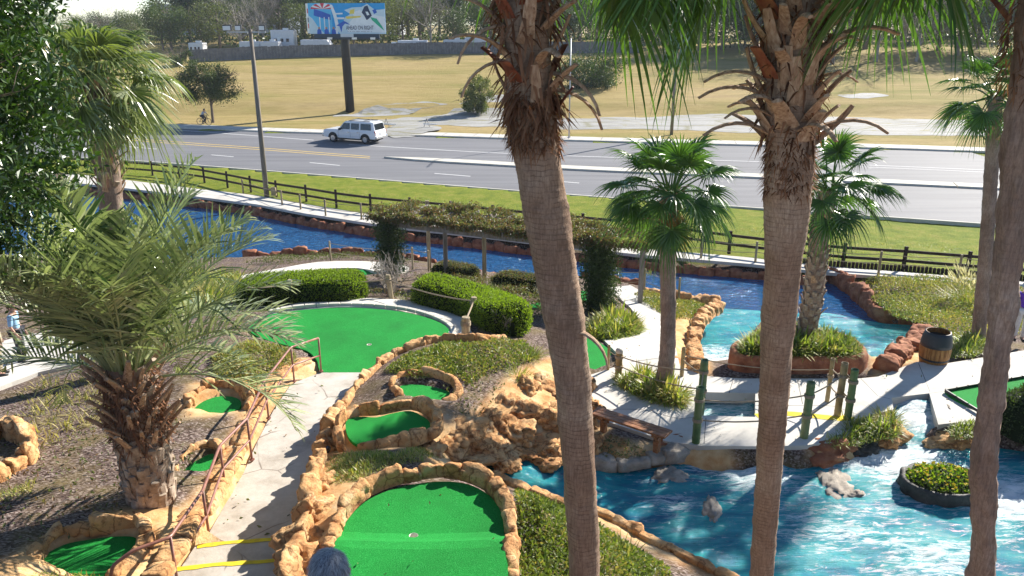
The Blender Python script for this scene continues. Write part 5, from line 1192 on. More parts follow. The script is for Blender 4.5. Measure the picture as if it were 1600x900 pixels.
PITCHES = (78, 55, 34, 14, -8, -30, -52)
FAN = {p: fan_mesh('frond', p, 1.0, 1.0, 100+i, droop=.35+.35*(1-(p+52)/130)) for i, p in enumerate(PITCHES)}
FAN2 = {p: fan_mesh('frond', p, .85, 1.05, 200+i, droop=.62+.35*(1-(p+52)/130), wind=.4) for i, p in enumerate(PITCHES)}
FDEAD = fan_mesh('dry_frond', -62, .7, .8, 300, droop=.9)
for me in FAN.values(): me.materials.append(MAT['fan'])
for me in FAN2.values(): me.materials.append(MAT['fan_pale'])
FDEAD.materials.append(MAT['fan_dead'])
def crown(root, c, size, specs, seed, lib=FAN, trunk_r=.12):
    """specs: list of (azimuth_deg, pitch) fronds"""
    rg = random.Random(seed)
    for az, p in specs:
        pp = min(PITCHES, key=lambda q: abs(q-p)); a = R(az); s = size*rg.uniform(.88, 1.12)
        put('frond', lib[pp], None, root, loc=np.array(c)+np.array((math.cos(a)*trunk_r, math.sin(a)*trunk_r, rg.uniform(-.12, .12)*size)), rot=(rg.gauss(0,.16), rg.gauss(0,.12), a), scale=s)
def spec_auto(n, seed, lo=-45, hi=80):
    rg = random.Random(seed); out = []
    for k in range(n):
        f = k/(n-1); out.append((k*137.5+rg.uniform(-12,12), hi+(lo-hi)*f**.85+rg.uniform(-8,8)))
    return out
def trunk(root, pts, radii, m, seed, ring=.055, rough=.02, segs=26):
    P = resample(spline(np.array(pts), 8), .02); n = len(P); rg = random.Random(seed); s = np.linspace(0, 1, len(radii)); rad = np.interp(np.linspace(0, 1, n), s, radii); Vv = []
    L = np.concatenate(([0], np.cumsum(np.linalg.norm(np.diff(P, axis=0), axis=1)))); keep = []
    for i in range(0, n, 1):
        ph = ((L[i]+.05*mnoise.noise(Vector((L[i]*3, seed, 0))))/ring) % 1.0; step = (.03*(1-ph)**1.5 - .01)*min(1, rough/.02)*(1 if ring < .1 else .15)
        for k in range(segs):
            a = 2*PI*k/segs; wob = rough*mnoise.fractal(Vector((math.cos(a)*2, math.sin(a)*2, L[i]*2.2+seed*7)), 1, 2, 3)+.35*rough*mnoise.noise(Vector((math.cos(a)*9, math.sin(a)*9, L[i]*14+seed)))
            rr_ = rad[i]*(1+step+0*ph)+wob; Vv.append((P[i,0]+rr_*math.cos(a), P[i,1]+rr_*math.sin(a), P[i,2]))
    Ff = [(i*segs+k, i*segs+(k+1)%segs, (i+1)*segs+(k+1)%segs, (i+1)*segs+k) for i in range(n-1) for k in range(segs)]
    return put('trunk', mesh_np('trunk', Vv, Ff, smooth=True), m, root)
def boot_mesh(name, L, w0, w1, th, curve, seed, m, flare=0.0):
    """cut leaf base: a thick curved strap leaving the trunk along +X and up"""
    r = np.random.default_rng(seed); n = 7; Vv = []; x = z = 0.0; a = R(62)
    for i in range(n):
        f = i/(n-1); w = (w0+(w1-w0)*f**.7)*(1+r.normal(0, .04)); t = th*(1-.35*f)
        for (yy, tt) in ((-.5,0),(-.28,.75),(0,1),(.28,.75),(.5,0),(.25,-.35),(-.25,-.35)):
            Vv.append((x-math.sin(a)*t*tt, yy*w, z+math.cos(a)*t*tt))
        x += math.cos(a)*L/(n-1); z += math.sin(a)*L/(n-1); a += R(curve)/(n-1)
    k = 7; Ff = [(i*k+j, i*k+(j+1)%k, (i+1)*k+(j+1)%k, (i+1)*k+j) for i in range(n-1) for j in range(k)]+[tuple(range(k)), tuple(reversed(range((n-1)*k, n*k)))]
    me = mesh_np(name, Vv, Ff); me.materials.append(m); return me
BOOT = [boot_mesh('leaf_base', .30, .15, .07, .028, -25, 1, MAT['boot']), boot_mesh('leaf_base', .34, .13, .06, .025, 20, 2, MAT['boot']), boot_mesh('leaf_base', .55, .13, .045, .024, -75, 3, MAT['boot']), boot_mesh('leaf_base', .26, .17, .11, .02, -10, 4, MAT['boot_red'])]
STUB = [boot_mesh('leaf_stub', .15, .15, .12, .055, 10, 5, MAT['boot_grey']), boot_mesh('leaf_stub', .2, .14, .1, .05, -5, 6, MAT['boot_grey']), boot_mesh('leaf_stub', .42, .12, .05, .04, -12, 7, MAT['boot'])]
def axis_at(pts, z):
    p = np.array(pts, float); o = np.argsort(p[:,2]); p = p[o]; return np.array((np.interp(z, p[:,2], p[:,0]), np.interp(z, p[:,2], p[:,1]), z))
def boots(root, pts, z0, z1, n, r_, lib, seed, tilt=(-.1,.4), sc=(.8,1.2), turn=137.5, name=None, weights=None):
    rg = random.Random(seed)
    for k in range(n):
        f = k/max(1, n-1); z = z0+(z1-z0)*f; a = R(k*turn+rg.uniform(-9,9)); c = axis_at(pts, z); rr_ = r_ if not hasattr(r_, '__len__') else r_[0]+(r_[1]-r_[0])*f
        me = rg.choices(lib, weights=weights)[0]; put(me.name.split('.')[0], me, None, root, loc=c+np.array((math.cos(a)*rr_, math.sin(a)*rr_, 0)), rot=(rg.uniform(-.25,.25), rg.uniform(*tilt), a), scale=rg.uniform(*sc))
def fibres(root, pts, z0, z1, n, r_, seed, L=(.05,.16), name='fibre'):
    r = np.random.default_rng(seed); z = r.uniform(z0, z1, n); a = r.random(n)*2*PI; ax = np.array([axis_at(pts, q) for q in z]); rad = np.stack([np.cos(a), np.sin(a), 0*a], 1)
    d = rad*r.uniform(.2, 1, (n, 1))+np.stack([-np.sin(a), np.cos(a), 0*a], 1)*r.normal(0, .7, (n, 1))+np.array((0,0,1))*r.normal(-.5, .6, (n, 1)); LL = r.uniform(*L, n)
    V, F, v = blades(ax+rad*r_*.97, d, LL, LL*.10+.003, r.uniform(.1, .8, n), r.random(n)); put(name, mesh_np(name, V, F, v), MAT['fibre'], root)

# the three tall trunks close to the camera
c1 = [(.80,7.15,3.6),(.79,7.2,5.2),(.70,7.23,6.5),(.57,7.25,7.8),(.36,7.28,9.0),(.20,7.3,10.0),(.10,7.3,11.2),(.08,7.3,12.0)]
t1 = thing('palm_tree', 'tall fan palm with leaning ringed trunk at the picture centre', 'palm tree', c1[0])
trunk(t1, c1, [.175,.17,.168,.17,.178,.20,.215,.21,.19,.17], MAT['bark_palm'], 1)
fibres(t1, c1, 9.85, 10.35, 1500, .205, 1); boots(t1, c1, 10.15, 11.9, 44, .2, BOOT, 1, weights=(3,3,1,4), sc=(.9,1.35)); fibres(t1, c1, 10.1, 11.4, 500, .24, 2, (.1,.3))
c2 = [(3.22,8.3,2.4),(3.1,8.2,4.4),(2.95,8.0,6.3),(2.80,7.8,8.0),(2.66,7.6,9.6),(2.52,7.5,10.8),(2.5,7.5,12.0)]
t2 = thing('palm_tree', 'tall fan palm with shaggy brown leaf bases right of centre', 'palm tree', c2[0])
trunk(t2, c2, [.14,.137,.138,.145,.155,.18,.225,.235,.2], MAT['bark_palm'], 2)
fibres(t2, c2, 9.4, 9.95, 1300, .19, 3); boots(t2, c2, 9.85, 11.6, 74, .23, BOOT, 5, weights=(5,4,2,1), sc=(1.0,1.5)); fibres(t2, c2, 9.9, 11.4, 500, .25, 4, (.08,.25))
for z_, az, s_ in ((9.93,185,1.2),(9.95,-5,1.3),(10.25,170,1.2),(10.4,172,1.1),(10.4,12,.9),(9.98,-80,1.1),(10.1,195,.9)):
    c = axis_at(c2, z_); put('leaf_base', BOOT[2], None, t2, loc=c+np.array((math.cos(R(az))*.22, math.sin(R(az))*.22, 0)), rot=(0, .55, R(az)), scale=s_)
for z_, az, s_ in ((10.35,10,1.15),(10.5,-20,1.1),(10.6,175,1.0),(10.9,190,1.0)):
    c = axis_at(c1, z_); put('leaf_base', BOOT[2], None, t1, loc=c+np.array((math.cos(R(az))*.2, math.sin(R(az))*.2, 0)), rot=(0, 1.2, R(az)), scale=s_)
c = axis_at(c1, 8.05); put('leaf_base', BOOT[2], None, t1, loc=c+(.12,-.12,.05), rot=(0,1.35,R(-25)), scale=.85)
c3 = [(4.98,6.95,3.0),(4.87,6.85,5.45),(4.66,6.75,6.4),(4.52,6.7,7.1),(4.35,6.62,8.6),(4.15,6.55,10.0),(4.05,6.5,11.2),(4.0,6.5,12.2)]
t3 = thing('palm_tree', 'tall fan palm with smooth grey brown trunk near the right edge', 'palm tree', c3[0])
trunk(t3, c3, [.128,.122,.116,.106,.098,.102,.13,.15], MAT['bark_smooth'], 3, ring=.13, rough=.035)
boots(t3, c3, 10.9, 12.1, 24, .19, BOOT, 9); fibres(t3, c3, 10.4, 11.2, 400, .2, 5)
# their leaves: azimuth 0 = +X (right), 90 = away, 270 = towards the camera
crown(t1, (.08,7.3,12.0), 1.0, [(5,-30),(-3,-30),(22,-30),(165,14),(187,14),(-8,-30),(14,-8),(35,-30),(60,-8),(88,-30),(120,-8),(205,14),(8,-30),(40,34),(100,34),(160,34),(230,34),(300,14),(340,34),(0,55),(120,55),(240,55),(70,78),(-18,-8),(20,-52)], 1)
crown(t2, (2.5,7.5,12.05), 1.0, [(186,-30),(165,-30),(5,-30),(178,-30),(152,-52),(16,-30),(180,-30),(195,-8),(140,-30),(-6,-30),(30,-30),(55,-30),(90,-8),(120,-30),(215,-30),(325,-30),(345,-8),(0,14),(60,34),(120,34),(180,34),(300,34),(250,14),(30,55),(150,55),(270,55),(0,78),(150,-8)], 2)
crown(t3, (4.0,6.5,12.0), 1.0, [(145,-30),(150,-30),(120,-30),(90,-8),(60,-30),(135,-8),(190,-30),(30,-8),(0,-30),(-30,-8),(220,-8),(260,14),(120,34),(180,34),(60,34),(0,34),(300,34),(90,55),(200,55)], 3)
# middle palm on the patio bed
b4 = onp([(1037,606)])[0]; b4 = np.array((b4[0], b4[1], 2.4)); x4 = atd(1048,302,b4[1]+.15)
c4 = [b4-(0,0,.2), b4+(.02,.02,1.5), (x4[0],x4[1],x4[2]-1.1), (x4[0],x4[1],x4[2])]
t4 = thing('palm_tree', 'fan palm with full green crown on the patio bed by the bench', 'palm tree', b4)
trunk(t4, c4, [.21,.19,.17,.18,.2,.18], MAT['bark_smooth'], 4, ring=.09); boots(t4, c4, x4[2]-1.05, x4[2]+.05, 34, .17, BOOT[:3], 11, sc=(.7,1.0)); fibres(t4, c4, x4[2]-1.3, x4[2]-.2, 350, .19, 6)
crown(t4, c4[-1], .86, spec_auto(42, 4, -48, 84), 4)
for az, s_ in ((-15,.8),(5,.7),(-50,.75),(-80,.6)):
    put('dry_frond', FDEAD, None, t4, loc=np.array(c4[-1])-(0,0,.15), rot=(0,0,R(az)), scale=s_)
# short palm on the island planter
b5 = at(1256,532,2.80); x5 = atd(1296,296,b5[1]+.1); c5 = [b5-(0,0,.1), b5+(.1,0,1.2), (x5[0]-.1,x5[1],x5[2]-1.2), (x5[0],x5[1],x5[2])]
t5 = thing('palm_tree', 'short fan palm with cross-hatched trunk on the walled island', 'palm tree', b5)
trunk(t5, c5, [.24,.24,.23,.2], MAT['bark_palm'], 5); boots(t5, c5, b5[2]+.05, x5[2]-.1, 150, (.24,.2), STUB[:2]+BOOT[:1], 12, tilt=(-.35,.1), sc=(.8,1.1), weights=(4,4,1)); crown(t5, c5[-1], .88, spec_auto(30, 5, -45, 80), 5)
# slender palm at the far right
b6 = np.array((*at(1530,531,2.2)[:2], 2.1)); x6 = atd(1556,150,b6[1]); c6 = [b6-(0,0,.2), (b6[0]*.6+x6[0]*.4, b6[1], b6[2]+3), (x6[0],x6[1],x6[2])]
t6 = thing('palm_tree', 'slender fan palm behind the right trunk with dark drooping fronds', 'palm tree', b6)
trunk(t6, c6, [.19,.18,.17,.17], MAT['bark_smooth'], 6, ring=.1); boots(t6, c6, x6[2]-1.2, x6[2], 24, .17, BOOT[:3], 13, sc=(.7,1)); crown(t6, c6[-1], .8, spec_auto(26, 6, -50, 75), 6)
# windswept palm at the left
b7 = np.array((*at(205,525,3.3)[:2], 3.2)); b7[:2] *= .93; x7 = atd(150,128,b7[1]+.3); c7 = [b7-(0,0,.2), (b7[0]*.6+x7[0]*.4-.1, b7[1]+.1, b7[2]+2), (x7[0],x7[1],x7[2]-1), (x7[0],x7[1],x7[2])]
t7 = thing('palm_tree', 'windswept fan palm with pale drooping leaf tips at the left', 'palm tree', b7)
trunk(t7, c7, [.23,.21,.21,.25,.25,.2], MAT['bark_smooth'], 7, ring=.1); boots(t7, c7, x7[2]-2.4, x7[2], 70, (.24,.22), STUB[:2]+BOOT[:3], 14, tilt=(-.2,.3)); crown(t7, c7[-1], 1.02, spec_auto(46, 7, -60, 80), 7, FAN2)
# feather palm in the left foreground
def feather(name, pitch, L, seed, nl=52):
    r = np.random.default_rng(seed); pts = [np.zeros(3)]; a = R(pitch); dirs = []
    for i in range(16):
        d = np.array((math.cos(a), 0, math.sin(a))); dirs.append(d); pts.append(pts[-1]+d*L/16); a -= R(3.0+2.6*i/16*1.6)*(.5+.6*math.cos(R(pitch)))
    pts = np.array(pts); mb = MB(); mb.tube(pts, list(np.linspace(.024, .005, 17)), 5); V0 = np.array(mb.v); Vs = [V0]; Fs = list(mb.f); b = len(V0); var = [np.full(b, .8)]
    for k in range(nl):
        f = .20+.80*k/(nl-1); i = min(15, int(f*16)); u = f*16-i; P = pts[i]*(1-u)+pts[i+1]*u; D = dirs[i]; up_ = np.cross(D, np.array((0,-1.0,0))); up_ = up_ if up_[2] > -.2 else -up_
        ll = L*.31*(math.sin(PI*min(1, .22+.78*f))**.6)*r.uniform(.85, 1.1)+.05
        for s in (-1, 1):
            d = D*(.55+.5*f)+np.array((0,s*1.0,0))*(.95-.35*f)+up_*(.55+r.normal(0,.22)); d /= np.linalg.norm(d); w = .027+.010*r.random(); side = np.cross(d, up_); side /= np.linalg.norm(side); vv = []
            dr = r.uniform(.05, .45)
            for s_, q in ((0,.5),(.4,1),(.75,.75),(1,.06)):
                p = P+d*ll*s_-np.array((0,0,1))*ll*dr*s_*s_; vv += [p-side*w*q*.6, p+side*w*q*.6]
            Vs.append(np.array(vv)); Fs += [(b+2*i_, b+2*i_+1, b+2*i_+3, b+2*i_+2) for i_ in range(3)]; b += 8; var.append(np.full(8, np.clip(r.normal(.42, .3), 0, 1)))
    me = mesh_np(name, np.vstack(Vs), Fs, np.concatenate(var)); me.materials.append(MAT['pinn']); return me
FE = {p: feather('frond', p, 3.0 if p > 50 else 2.6, 400+i, 38) for i, p in enumerate((84, 70, 56, 42, 26, 8, -12))}
b8 = at(238,782,3.9); c8 = [b8-(0,0,.15), b8+(0,0,1.2), b8+(-.05,0,2.3)]
t8 = thing('feather_palm', 'stout feather palm with pruned diamond-patterned trunk in the left foreground', 'palm tree', b8)
trunk(t8, c8, [.32,.34,.33,.26], MAT['bark_palm'], 8); boots(t8, c8, b8[2]-.02, b8[2]+1.15, 120, (.33,.35), STUB[:2], 15, tilt=(-.45,-.2), sc=(.95,1.2)); boots(t8, c8, b8[2]+1.0, b8[2]+2.2, 70, (.34,.26), [STUB[2], STUB[1]], 16, tilt=(-.05,.25), sc=(.9,1.35), weights=(4,1)); fibres(t8, c8, b8[2]+1.1, b8[2]+2.3, 900, .34, 8, (.08,.3))
rg = random.Random(17)
for k in range(46):
    f = k/45; p = 88-80*f**1.25+rg.uniform(-6,6); a = R(k*137.5+rg.uniform(-10,10)); sy = math.sin(a); p = max(p, 66) if sy < -.3 else max(p, 14); pp = min(FE, key=lambda q: abs(q-p))
    put('frond', FE[pp], None, t8, loc=b8+np.array((-.05+math.cos(a)*.16, math.sin(a)*.16, 2.25-.25*f)), rot=(rg.gauss(0,.12), rg.gauss(0,.05), a), scale=rg.uniform(.85,1.12))
# ---- broadleaf tree at the left edge
bt = np.array((-6.4, 9.0, tz(-6.4, 9.0))); tb = thing('broadleaf_tree', 'dark glossy broadleaf tree filling the upper left corner', 'tree', bt)
rg = random.Random(21); m_ = MB(); m_.tube([bt+(-1.5,-.6,-.2), bt+(-1.4,-.5,1.5), bt+(-.9,-.3,3.5), bt+(.0,.1,7.6)], [.16,.14,.11,.05], 10)
for z in np.arange(3.4, 7.6, .35): branches(m_, bt+(-.9*max(0,(7.6-z)/4.1),0,z), (rg.uniform(-.4,1.2), rg.gauss(0,.8), .35), .75, .03, 3, rg, .5, .1)
m_.put('trunk', MAT['bark'], tb)
r = np.random.default_rng(22); cl = []; 
while len(cl) < 175:
    q = r.uniform(-1, 1, 3)
    if .35 < np.linalg.norm(q) < 1: cl.append(bt+np.array((-.1,0,6.7))+q*np.array((1.45,1.5,2.75)))
parts = []
for c in cl:
    k = 230; p = r.normal(0, .22, (k, 3))+c; LL = r.uniform(.07, .13, k); parts.append(leaves(p, rdir(r, k, -.15), rdir(r, k, .7), LL, LL*.45, np.clip(r.normal(.4, .2)+r.normal(0, .15, k), 0, .62)))
V, F, v = join(parts); put('crown', mesh_np('crown', V, F, v), MAT['broad'], tb)

# ---------------------------------------------------------------- fallen leaves and litter
bed('leaf_litter', 'dry leaves scattered in the mulch round the feather palm', [(-20,620),(100,600),(300,640),(300,760),(250,800),(60,850),(-20,850)], 'leaf', 90, 60, .03, m=MAT['vine'], clump=.4)
bed('leaf_litter', 'dry leaves scattered in the mulch above the rock cliff', [(690,600),(740,590),(800,600),(780,640),(720,650)], 'leaf', 91, 110, .03, m=MAT['vine'], clump=.6)
bed('leaf_litter', 'dry leaves scattered on the patio path', None, 'leaf', 92, 1.6, .015, m=MAT['vine'], poly=patio_poly, zf=lambda x, y: patio_z(x, y)+.02, clump=2)
bed('leaf_litter', 'dry leaves scattered on the stairs', None, 'leaf', 93, 5, .012, m=MAT['vine'], poly=stair_poly, zf=lambda x, y: stair_zf(x, y)+.01, clump=2)
bed('leaf_litter', 'few stray leaves lying on the near green', None, 'leaf', 94, 1.8, .01, m=MAT['vine'], poly=greens['low'][0], zf=lambda x, y: 4.3 + .20*(1-sstep(8.7, 9.25, y)) + .05*np.sin(x*1.2)+.01, clump=2)
# ================================================================== beyond the road
Zg = Z.reshape(GX.shape)
def G(x, y):
    """height of the built ground sheet"""
    i = int(np.clip(np.searchsorted(gx, x)-1, 0, len(gx)-2)); j = int(np.clip(np.searchsorted(gy, y)-1, 0, len(gy)-2))
    u = (x-gx[i])/(gx[i+1]-gx[i]); w = (y-gy[j])/(gy[j+1]-gy[j])
    return float((Zg[j,i]*(1-u)+Zg[j,i+1]*u)*(1-w)+(Zg[j+1,i]*(1-u)+Zg[j+1,i+1]*u)*w)
def gp(px, py):
    p = on(px, py); return np.array((p[0], p[1], G(p[0], p[1])))
# ---- trees
def tree_variant(seed, kind):
    r = np.random.default_rng(seed); rg = random.Random(seed); mb = MB(); H = 1.0
    if kind == 'bare':
        mb.tube([(0,0,-.03),(.01,0,.2),(.0,.01,.38)], [.022,.018,.014], 6)
        for k in range(7): branches(mb, (0,0,.16+.05*k), (rg.gauss(0,.6), rg.gauss(0,.6), .9), .34, .011, 4, rg, .42, .18, 3)
        tr = mesh_np('trunk', mb.v, mb.f); k = 900; p = rdir(r, k)*np.cbrt(r.random((k,1)))*np.array((.36,.36,.36))+np.array((0,0,.62)); V, F, v = leaves(p, rdir(r, k, .4), rdir(r, k), r.uniform(.05,.10,k), np.full(k, .004), r.random(k)); cr = mesh_np('crown', V, F, v); return tr, cr
    mb.tube([(0,0,-.03),(.01,0,.2),(.0,.01,.5),(0,0,.8)], [.028,.022,.016,.006], 6)
    for k in range(6): branches(mb, (0,0,.2+.08*k), (rg.gauss(0,.8), rg.gauss(0,.8), .5), .28, .010, 1, rg, .5, .1, 2)
    tr = mesh_np('trunk', mb.v, mb.f); parts = []
    if kind == 'pine':
        cl = [np.array((rg.gauss(0,.09), rg.gauss(0,.09), rg.uniform(.55,1.0))) for _ in range(26)]; sp, nl, ll = .055, 110, .045
    else:
        cl = []
        while len(cl) < (34 if kind == 'loose' else 46):
            q = r.uniform(-1, 1, 3); l = np.linalg.norm(q)
            if .45 < l < 1: cl.append(q*np.array((.40,.40,.38))+np.array((0,0,.60)))
        sp, nl, ll = (.07, 70, .032) if kind == 'loose' else (.075, 95, .034)
    for c in cl:
        p = r.normal(0, sp, (nl, 3))+c; LL = r.uniform(.7, 1.3, nl)*ll; parts.append(leaves(p, rdir(r, nl), rdir(r, nl, .6), LL, LL*.6, np.clip(rg.gauss(.5,.25)+r.normal(0, .18, nl), 0, 1)))
    V, F, v = join(parts); return tr, mesh_np('crown', V, F, v)
TV = {k: [tree_variant(700+10*i+j, k) for j in range(3)] for i, k in enumerate(('dense','loose','bare','pine'))}
CM = {'dense': 'ever', 'loose': 'olive', 'bare': 'twigleaf', 'pine': 'ever'}
for k, vs_ in TV.items():
    for tr, cr in vs_: tr.materials.append(MAT['bark_grey' if k == 'bare' else 'bark']); cr.materials.append(MAT[CM[k]])
TL = {'dense': 'dark rounded evergreen tree in the wood beyond the board fence', 'loose': 'pale olive loose-crowned tree in the wood beyond the board fence', 'bare': 'grey leafless tree standing among the wood beyond the field', 'pine': 'tall thin pine rising from the wood beyond the field'}
def tree(p, h, kind, i, rg, label=None, group=None, wide=1.0):
    t = thing('pine_tree' if kind == 'pine' else ('bare_tree' if kind == 'bare' else 'tree'), label or TL[kind], 'tree', p, group or TL[kind]); tr, cr = TV[kind][i % 3]; a = rg.random()*6
    put('trunk', tr, None, t, loc=p, rot=(0,0,a), scale=(h*wide,h*wide,h)); put('crown', cr, None, t, loc=p, rot=(0,0,a), scale=(h*wide,h*wide,h)); return t
rg = random.Random(77)
def row(px0, px1, step, y, hlo, hhi, kinds, jit=6):
    x = px0; i = 0
    while x < px1:
        d = y+rg.uniform(-jit, jit); X_ = (x-800)/FPX*d; p = np.array((X_, d, G(X_, d)-.1)); k = rg.choice(kinds); h = rg.uniform(hlo, hhi)*(1.15 if k == 'pine' else 1)
        kn = {'dense':'dark rounded evergreen tree','loose':'pale olive loose-crowned tree','bare':'grey leafless tree','pine':'tall thin pine tree'}[k]; rk = 'back of the wood' if y > 190 else ('mid wood' if y > 165 else 'front of the wood')
        wh = next(b for a, b in ((300,'above the windswept palm'),(480,'left of the billboard'),(610,'behind the billboard'),(760,'between billboard and leaning palm'),(1000,'right of the leaning palm'),(1180,'left of the shaggy palm trunk'),(1400,'right of the shaggy palm trunk'),(9999,'near the right edge')) if x < a)
        tree(p, h, k, rg.randrange(3), rg, label=kn+', '+rk+', '+wh, group=kn+'s of the far wood', wide=rg.uniform(.85,1.25)); x += step*rg.uniform(.7, 1.3); i += 1
row(60, 320, 44, 176, 5.0, 7.5, ['dense','bare','loose'])
row(320, 1640, 44, 176, 10.0, 13.5, ['dense','loose','dense','bare','pine','loose'])
row(150, 290, 36, 156, 5.0, 7.0, ['bare','loose','bare'])
row(290, 420, 36, 156, 6.5, 9.5, ['bare','bare','loose','dense','bare'])
row(400, 1250, 42, 160, 7.0, 10.5, ['dense','loose','dense','loose','bare'])
row(1080, 1640, 46, 150, 12, 17, ['dense','bare','pine','bare','loose','dense'])
row(1220, 1640, 60, 138, 11, 15, ['bare','dense','bare','loose'])
row(100, 300, 34, 200, 5, 7, ['dense','loose'], 8)
row(300, 1640, 30, 200, 11, 15, ['dense','loose','dense'], 8)
# undergrowth that hides the foot of the wood
r = np.random.default_rng(5); n = 16000; x = r.uniform(-120, 130, n); y = r.uniform(152, 205, n); z = np.array([G(a, b) for a, b in zip(x, y)])+np.abs(r.normal(0, 1.3, n)); LL = r.uniform(.35, .9, n)
V, F, v = leaves(np.column_stack([x, y, z]), rdir(r, n), rdir(r, n, .5), LL, LL*.6, r.random(n)); o = put('undergrowth', mesh_np('undergrowth', V, F, v), MAT['ever'], kind='stuff'); o['label'] = 'dark undergrowth at the foot of the far wood'
# tree beside the road
def leafy(name, label, p, rx, rz, zc, n, m, L, seed, stems, cat='tree'):
    r = np.random.default_rng(seed); rg_ = random.Random(seed); t = thing(name, label, cat, p); mb = MB(); mb.tube([p-(0,0,.1), p+(.03,0,zc*.45), p+(0,0,zc)], [stems, stems*.8, stems*.4], 8)
    for k in range(9): branches(mb, p+(0,0,zc*(.45+.06*k)), (rg_.gauss(0,.8), rg_.gauss(0,.8), .5), rx*.7, stems*.4, 2, rg_, .5, .1, 3)
    mb.put('trunk', MAT['bark'], t); cl = []
    while len(cl) < n:
        q = r.uniform(-1, 1, 3); l = np.linalg.norm(q)
        if .3 < l < 1.05 and q[2] > -.8: cl.append(q*np.array((rx,rx,rz))*(1-.25*max(0,-q[2]))+p+np.array((0,0,zc)))
    parts = []
    for c in cl: k = 130; pp = r.normal(0, rx*.11, (k, 3))+c; LL = r.uniform(.7,1.3,k)*L; parts.append(leaves(pp, rdir(r, k), rdir(r, k, .6), LL, LL*.55, np.clip(rg_.gauss(.5,.25)+r.normal(0,.18,k), 0, 1)))
    V, F, v = join(parts); put('crown', mesh_np('crown', V, F, v), MAT[m], t); return t
leafy('street_tree', 'small rounded olive tree standing beside the far pavement', gp(333,191), 2.9, 2.25, 3.75, 90, 'oak', .19, 31, .16)
leafy('bush', 'tall dark bush on the old paving left of the leaning palm', gp(745,172), 1.9, 2.2, 2.0, 60, 'olive', .2, 32, .08, 'bush')
leafy('bush', 'wide dark clump of bushes in the dry field', gp(925,136), 4.6, 2.3, 1.7, 80, 'ever', .26, 33, .1, 'bush')
leafy('bush', 'low dark shrub at the left edge of the field', gp(282,102), 2.6, 1.2, .8, 14, 'ever', .3, 34, .1, 'bush')
# ---- board fence behind the field
bf2 = thing('board_fence', 'long grey board fence at the back of the dry field', 'fence', gp(520,86))
fl = resample(np.array([gp(px, py) for px, py in ((296,97),(400,92),(520,88),(640,85),(760,83.5),(880,83),(1000,83))]), .5)
bmsh = MB().box((0,0,.95), (.49,.03,2.0)).mesh('board'); bmsh.materials.append(MAT['boardfence']); rg = random.Random(4); extra = MB()
for i, (a, b) in enumerate(zip(fl[:-1], fl[1:])):
    c = (a+b)/2; an = math.atan2(b[1]-a[1], b[0]-a[0])
    if i < 290: put('board', bmsh, None, bf2, loc=(c[0], c[1], G(c[0], c[1])), rot=(0,0,an), scale=(1,1,rg.uniform(.97,1.04)))
    else: extra.box((c[0], c[1], G(c[0], c[1])+.95), (.49,.03,2.0*rg.uniform(.97,1.04)), an)
if extra.v: o = extra.put('board_run', MAT['boardfence'], bf2); o['kind'] = 'stuff'
# ---- trailers behind the fence
def trailer(px, w, h, d, label, kind='box', base=-1.1):
    X_ = (px-800)/FPX*d; p = np.array((X_, d, G(X_, d)+base)); t = thing('trailer', label, 'trailer', p, 'trailers parked behind the board fence'); m = MB()
    if kind == 'camper': m.prism([p+(-w/2,-1.2,.5), p+(w/2,-1.2,.5), p+(w/2,-1.2,h*.6), p+(w/2-.9,-1.2,h), p+(-w/2,-1.2,h)][::-1], (0,2.4,0))
    else: m.box(p+(0,0,.5+h/2-.25), (w,2.4,h-.5))
    m.put('body', MAT['trailer'], t, bevel=.12)
    for f in (-.3, -.02, .22): MB().box(p+(w*f,-1.21,h*.62), (w*.12,.06,.55)).put('window', MAT['glass'], t)
    MB().box(p+(-w*.12,-1.21,h*.45), (.7,.05,h*.6)).put('door', MAT['white'], t); MB().box(p+(w*.1,0,h+.18), (.9,.7,.3)).put('roof_vent', MAT['white'], t)
    for f in (-.12, .12):
        q = p+(w*f,-1.15,.35); MB().tube([q+(0,-.1,0), q+(0,.15,0)], .35, 14).put('wheel', MAT['cardark'], t)
    return t
trailer(510, 5.6, 3.4, 147, 'white camper trailer behind the fence left of the billboard pole', 'camper'); trailer(460, 4.2, 4.6, 152, 'tall pale motorhome half hidden left of the billboard'); trailer(410, 3.6, 2.9, 149, 'low white trailer top left of the tall motorhome')
trailer(622, 2.4, 2.7, 147, 'short white trailer roof right of the billboard'); trailer(652, 5.2, 3.2, 148, 'long flat white trailer in the middle of the fence'); trailer(715, 4.0, 3.3, 148, 'white trailer right of the long flat trailer'); trailer(748, 4.4, 3.5, 150, 'white trailer beside the leaning palm trunk'); trailer(330, 2.6, 2.6, 150, 'small white trailer above the roadside tree')
trailer(440, 3.2, 3.0, 148, 'white trailer with vents at the left end of the fence')
# ---- distant buildings
def building(px0, px1, y_top, d, label, m, floors):
    x0, x1 = (px0-800)/FPX*d, (px1-800)/FPX*d; zt = atd(800, y_top, d)[2]; zb = G((x0+x1)/2, d)-1; p = np.array(((x0+x1)/2, d, zb)); t = thing('building', label, 'building', p)
    MB().box((p[0], d+10, (zt+zb)/2), (x1-x0, 20, zt-zb)).put('wall', MAT[m], t); MB().box((p[0], d+10, zt+.25), (x1-x0+.6, 20.6, .5)).put('roof', MAT['tower'], t)
    for i in range(floors):
        z = zt-1.8-i*3.2
        for x_ in np.arange(x0+2, x1-1.5, 4.0): MB().box((x_, d-.02, z), (2.2,.1,1.5)).put('window', MAT['glass'], t)
    return t
building(268, 470, 8, 330, 'wide blue grey building above the trees left of the billboard', 'building', 3)
building(606, 634, -14, 420, 'narrow pale tower behind the trees right of the billboard', 'tower', 6)
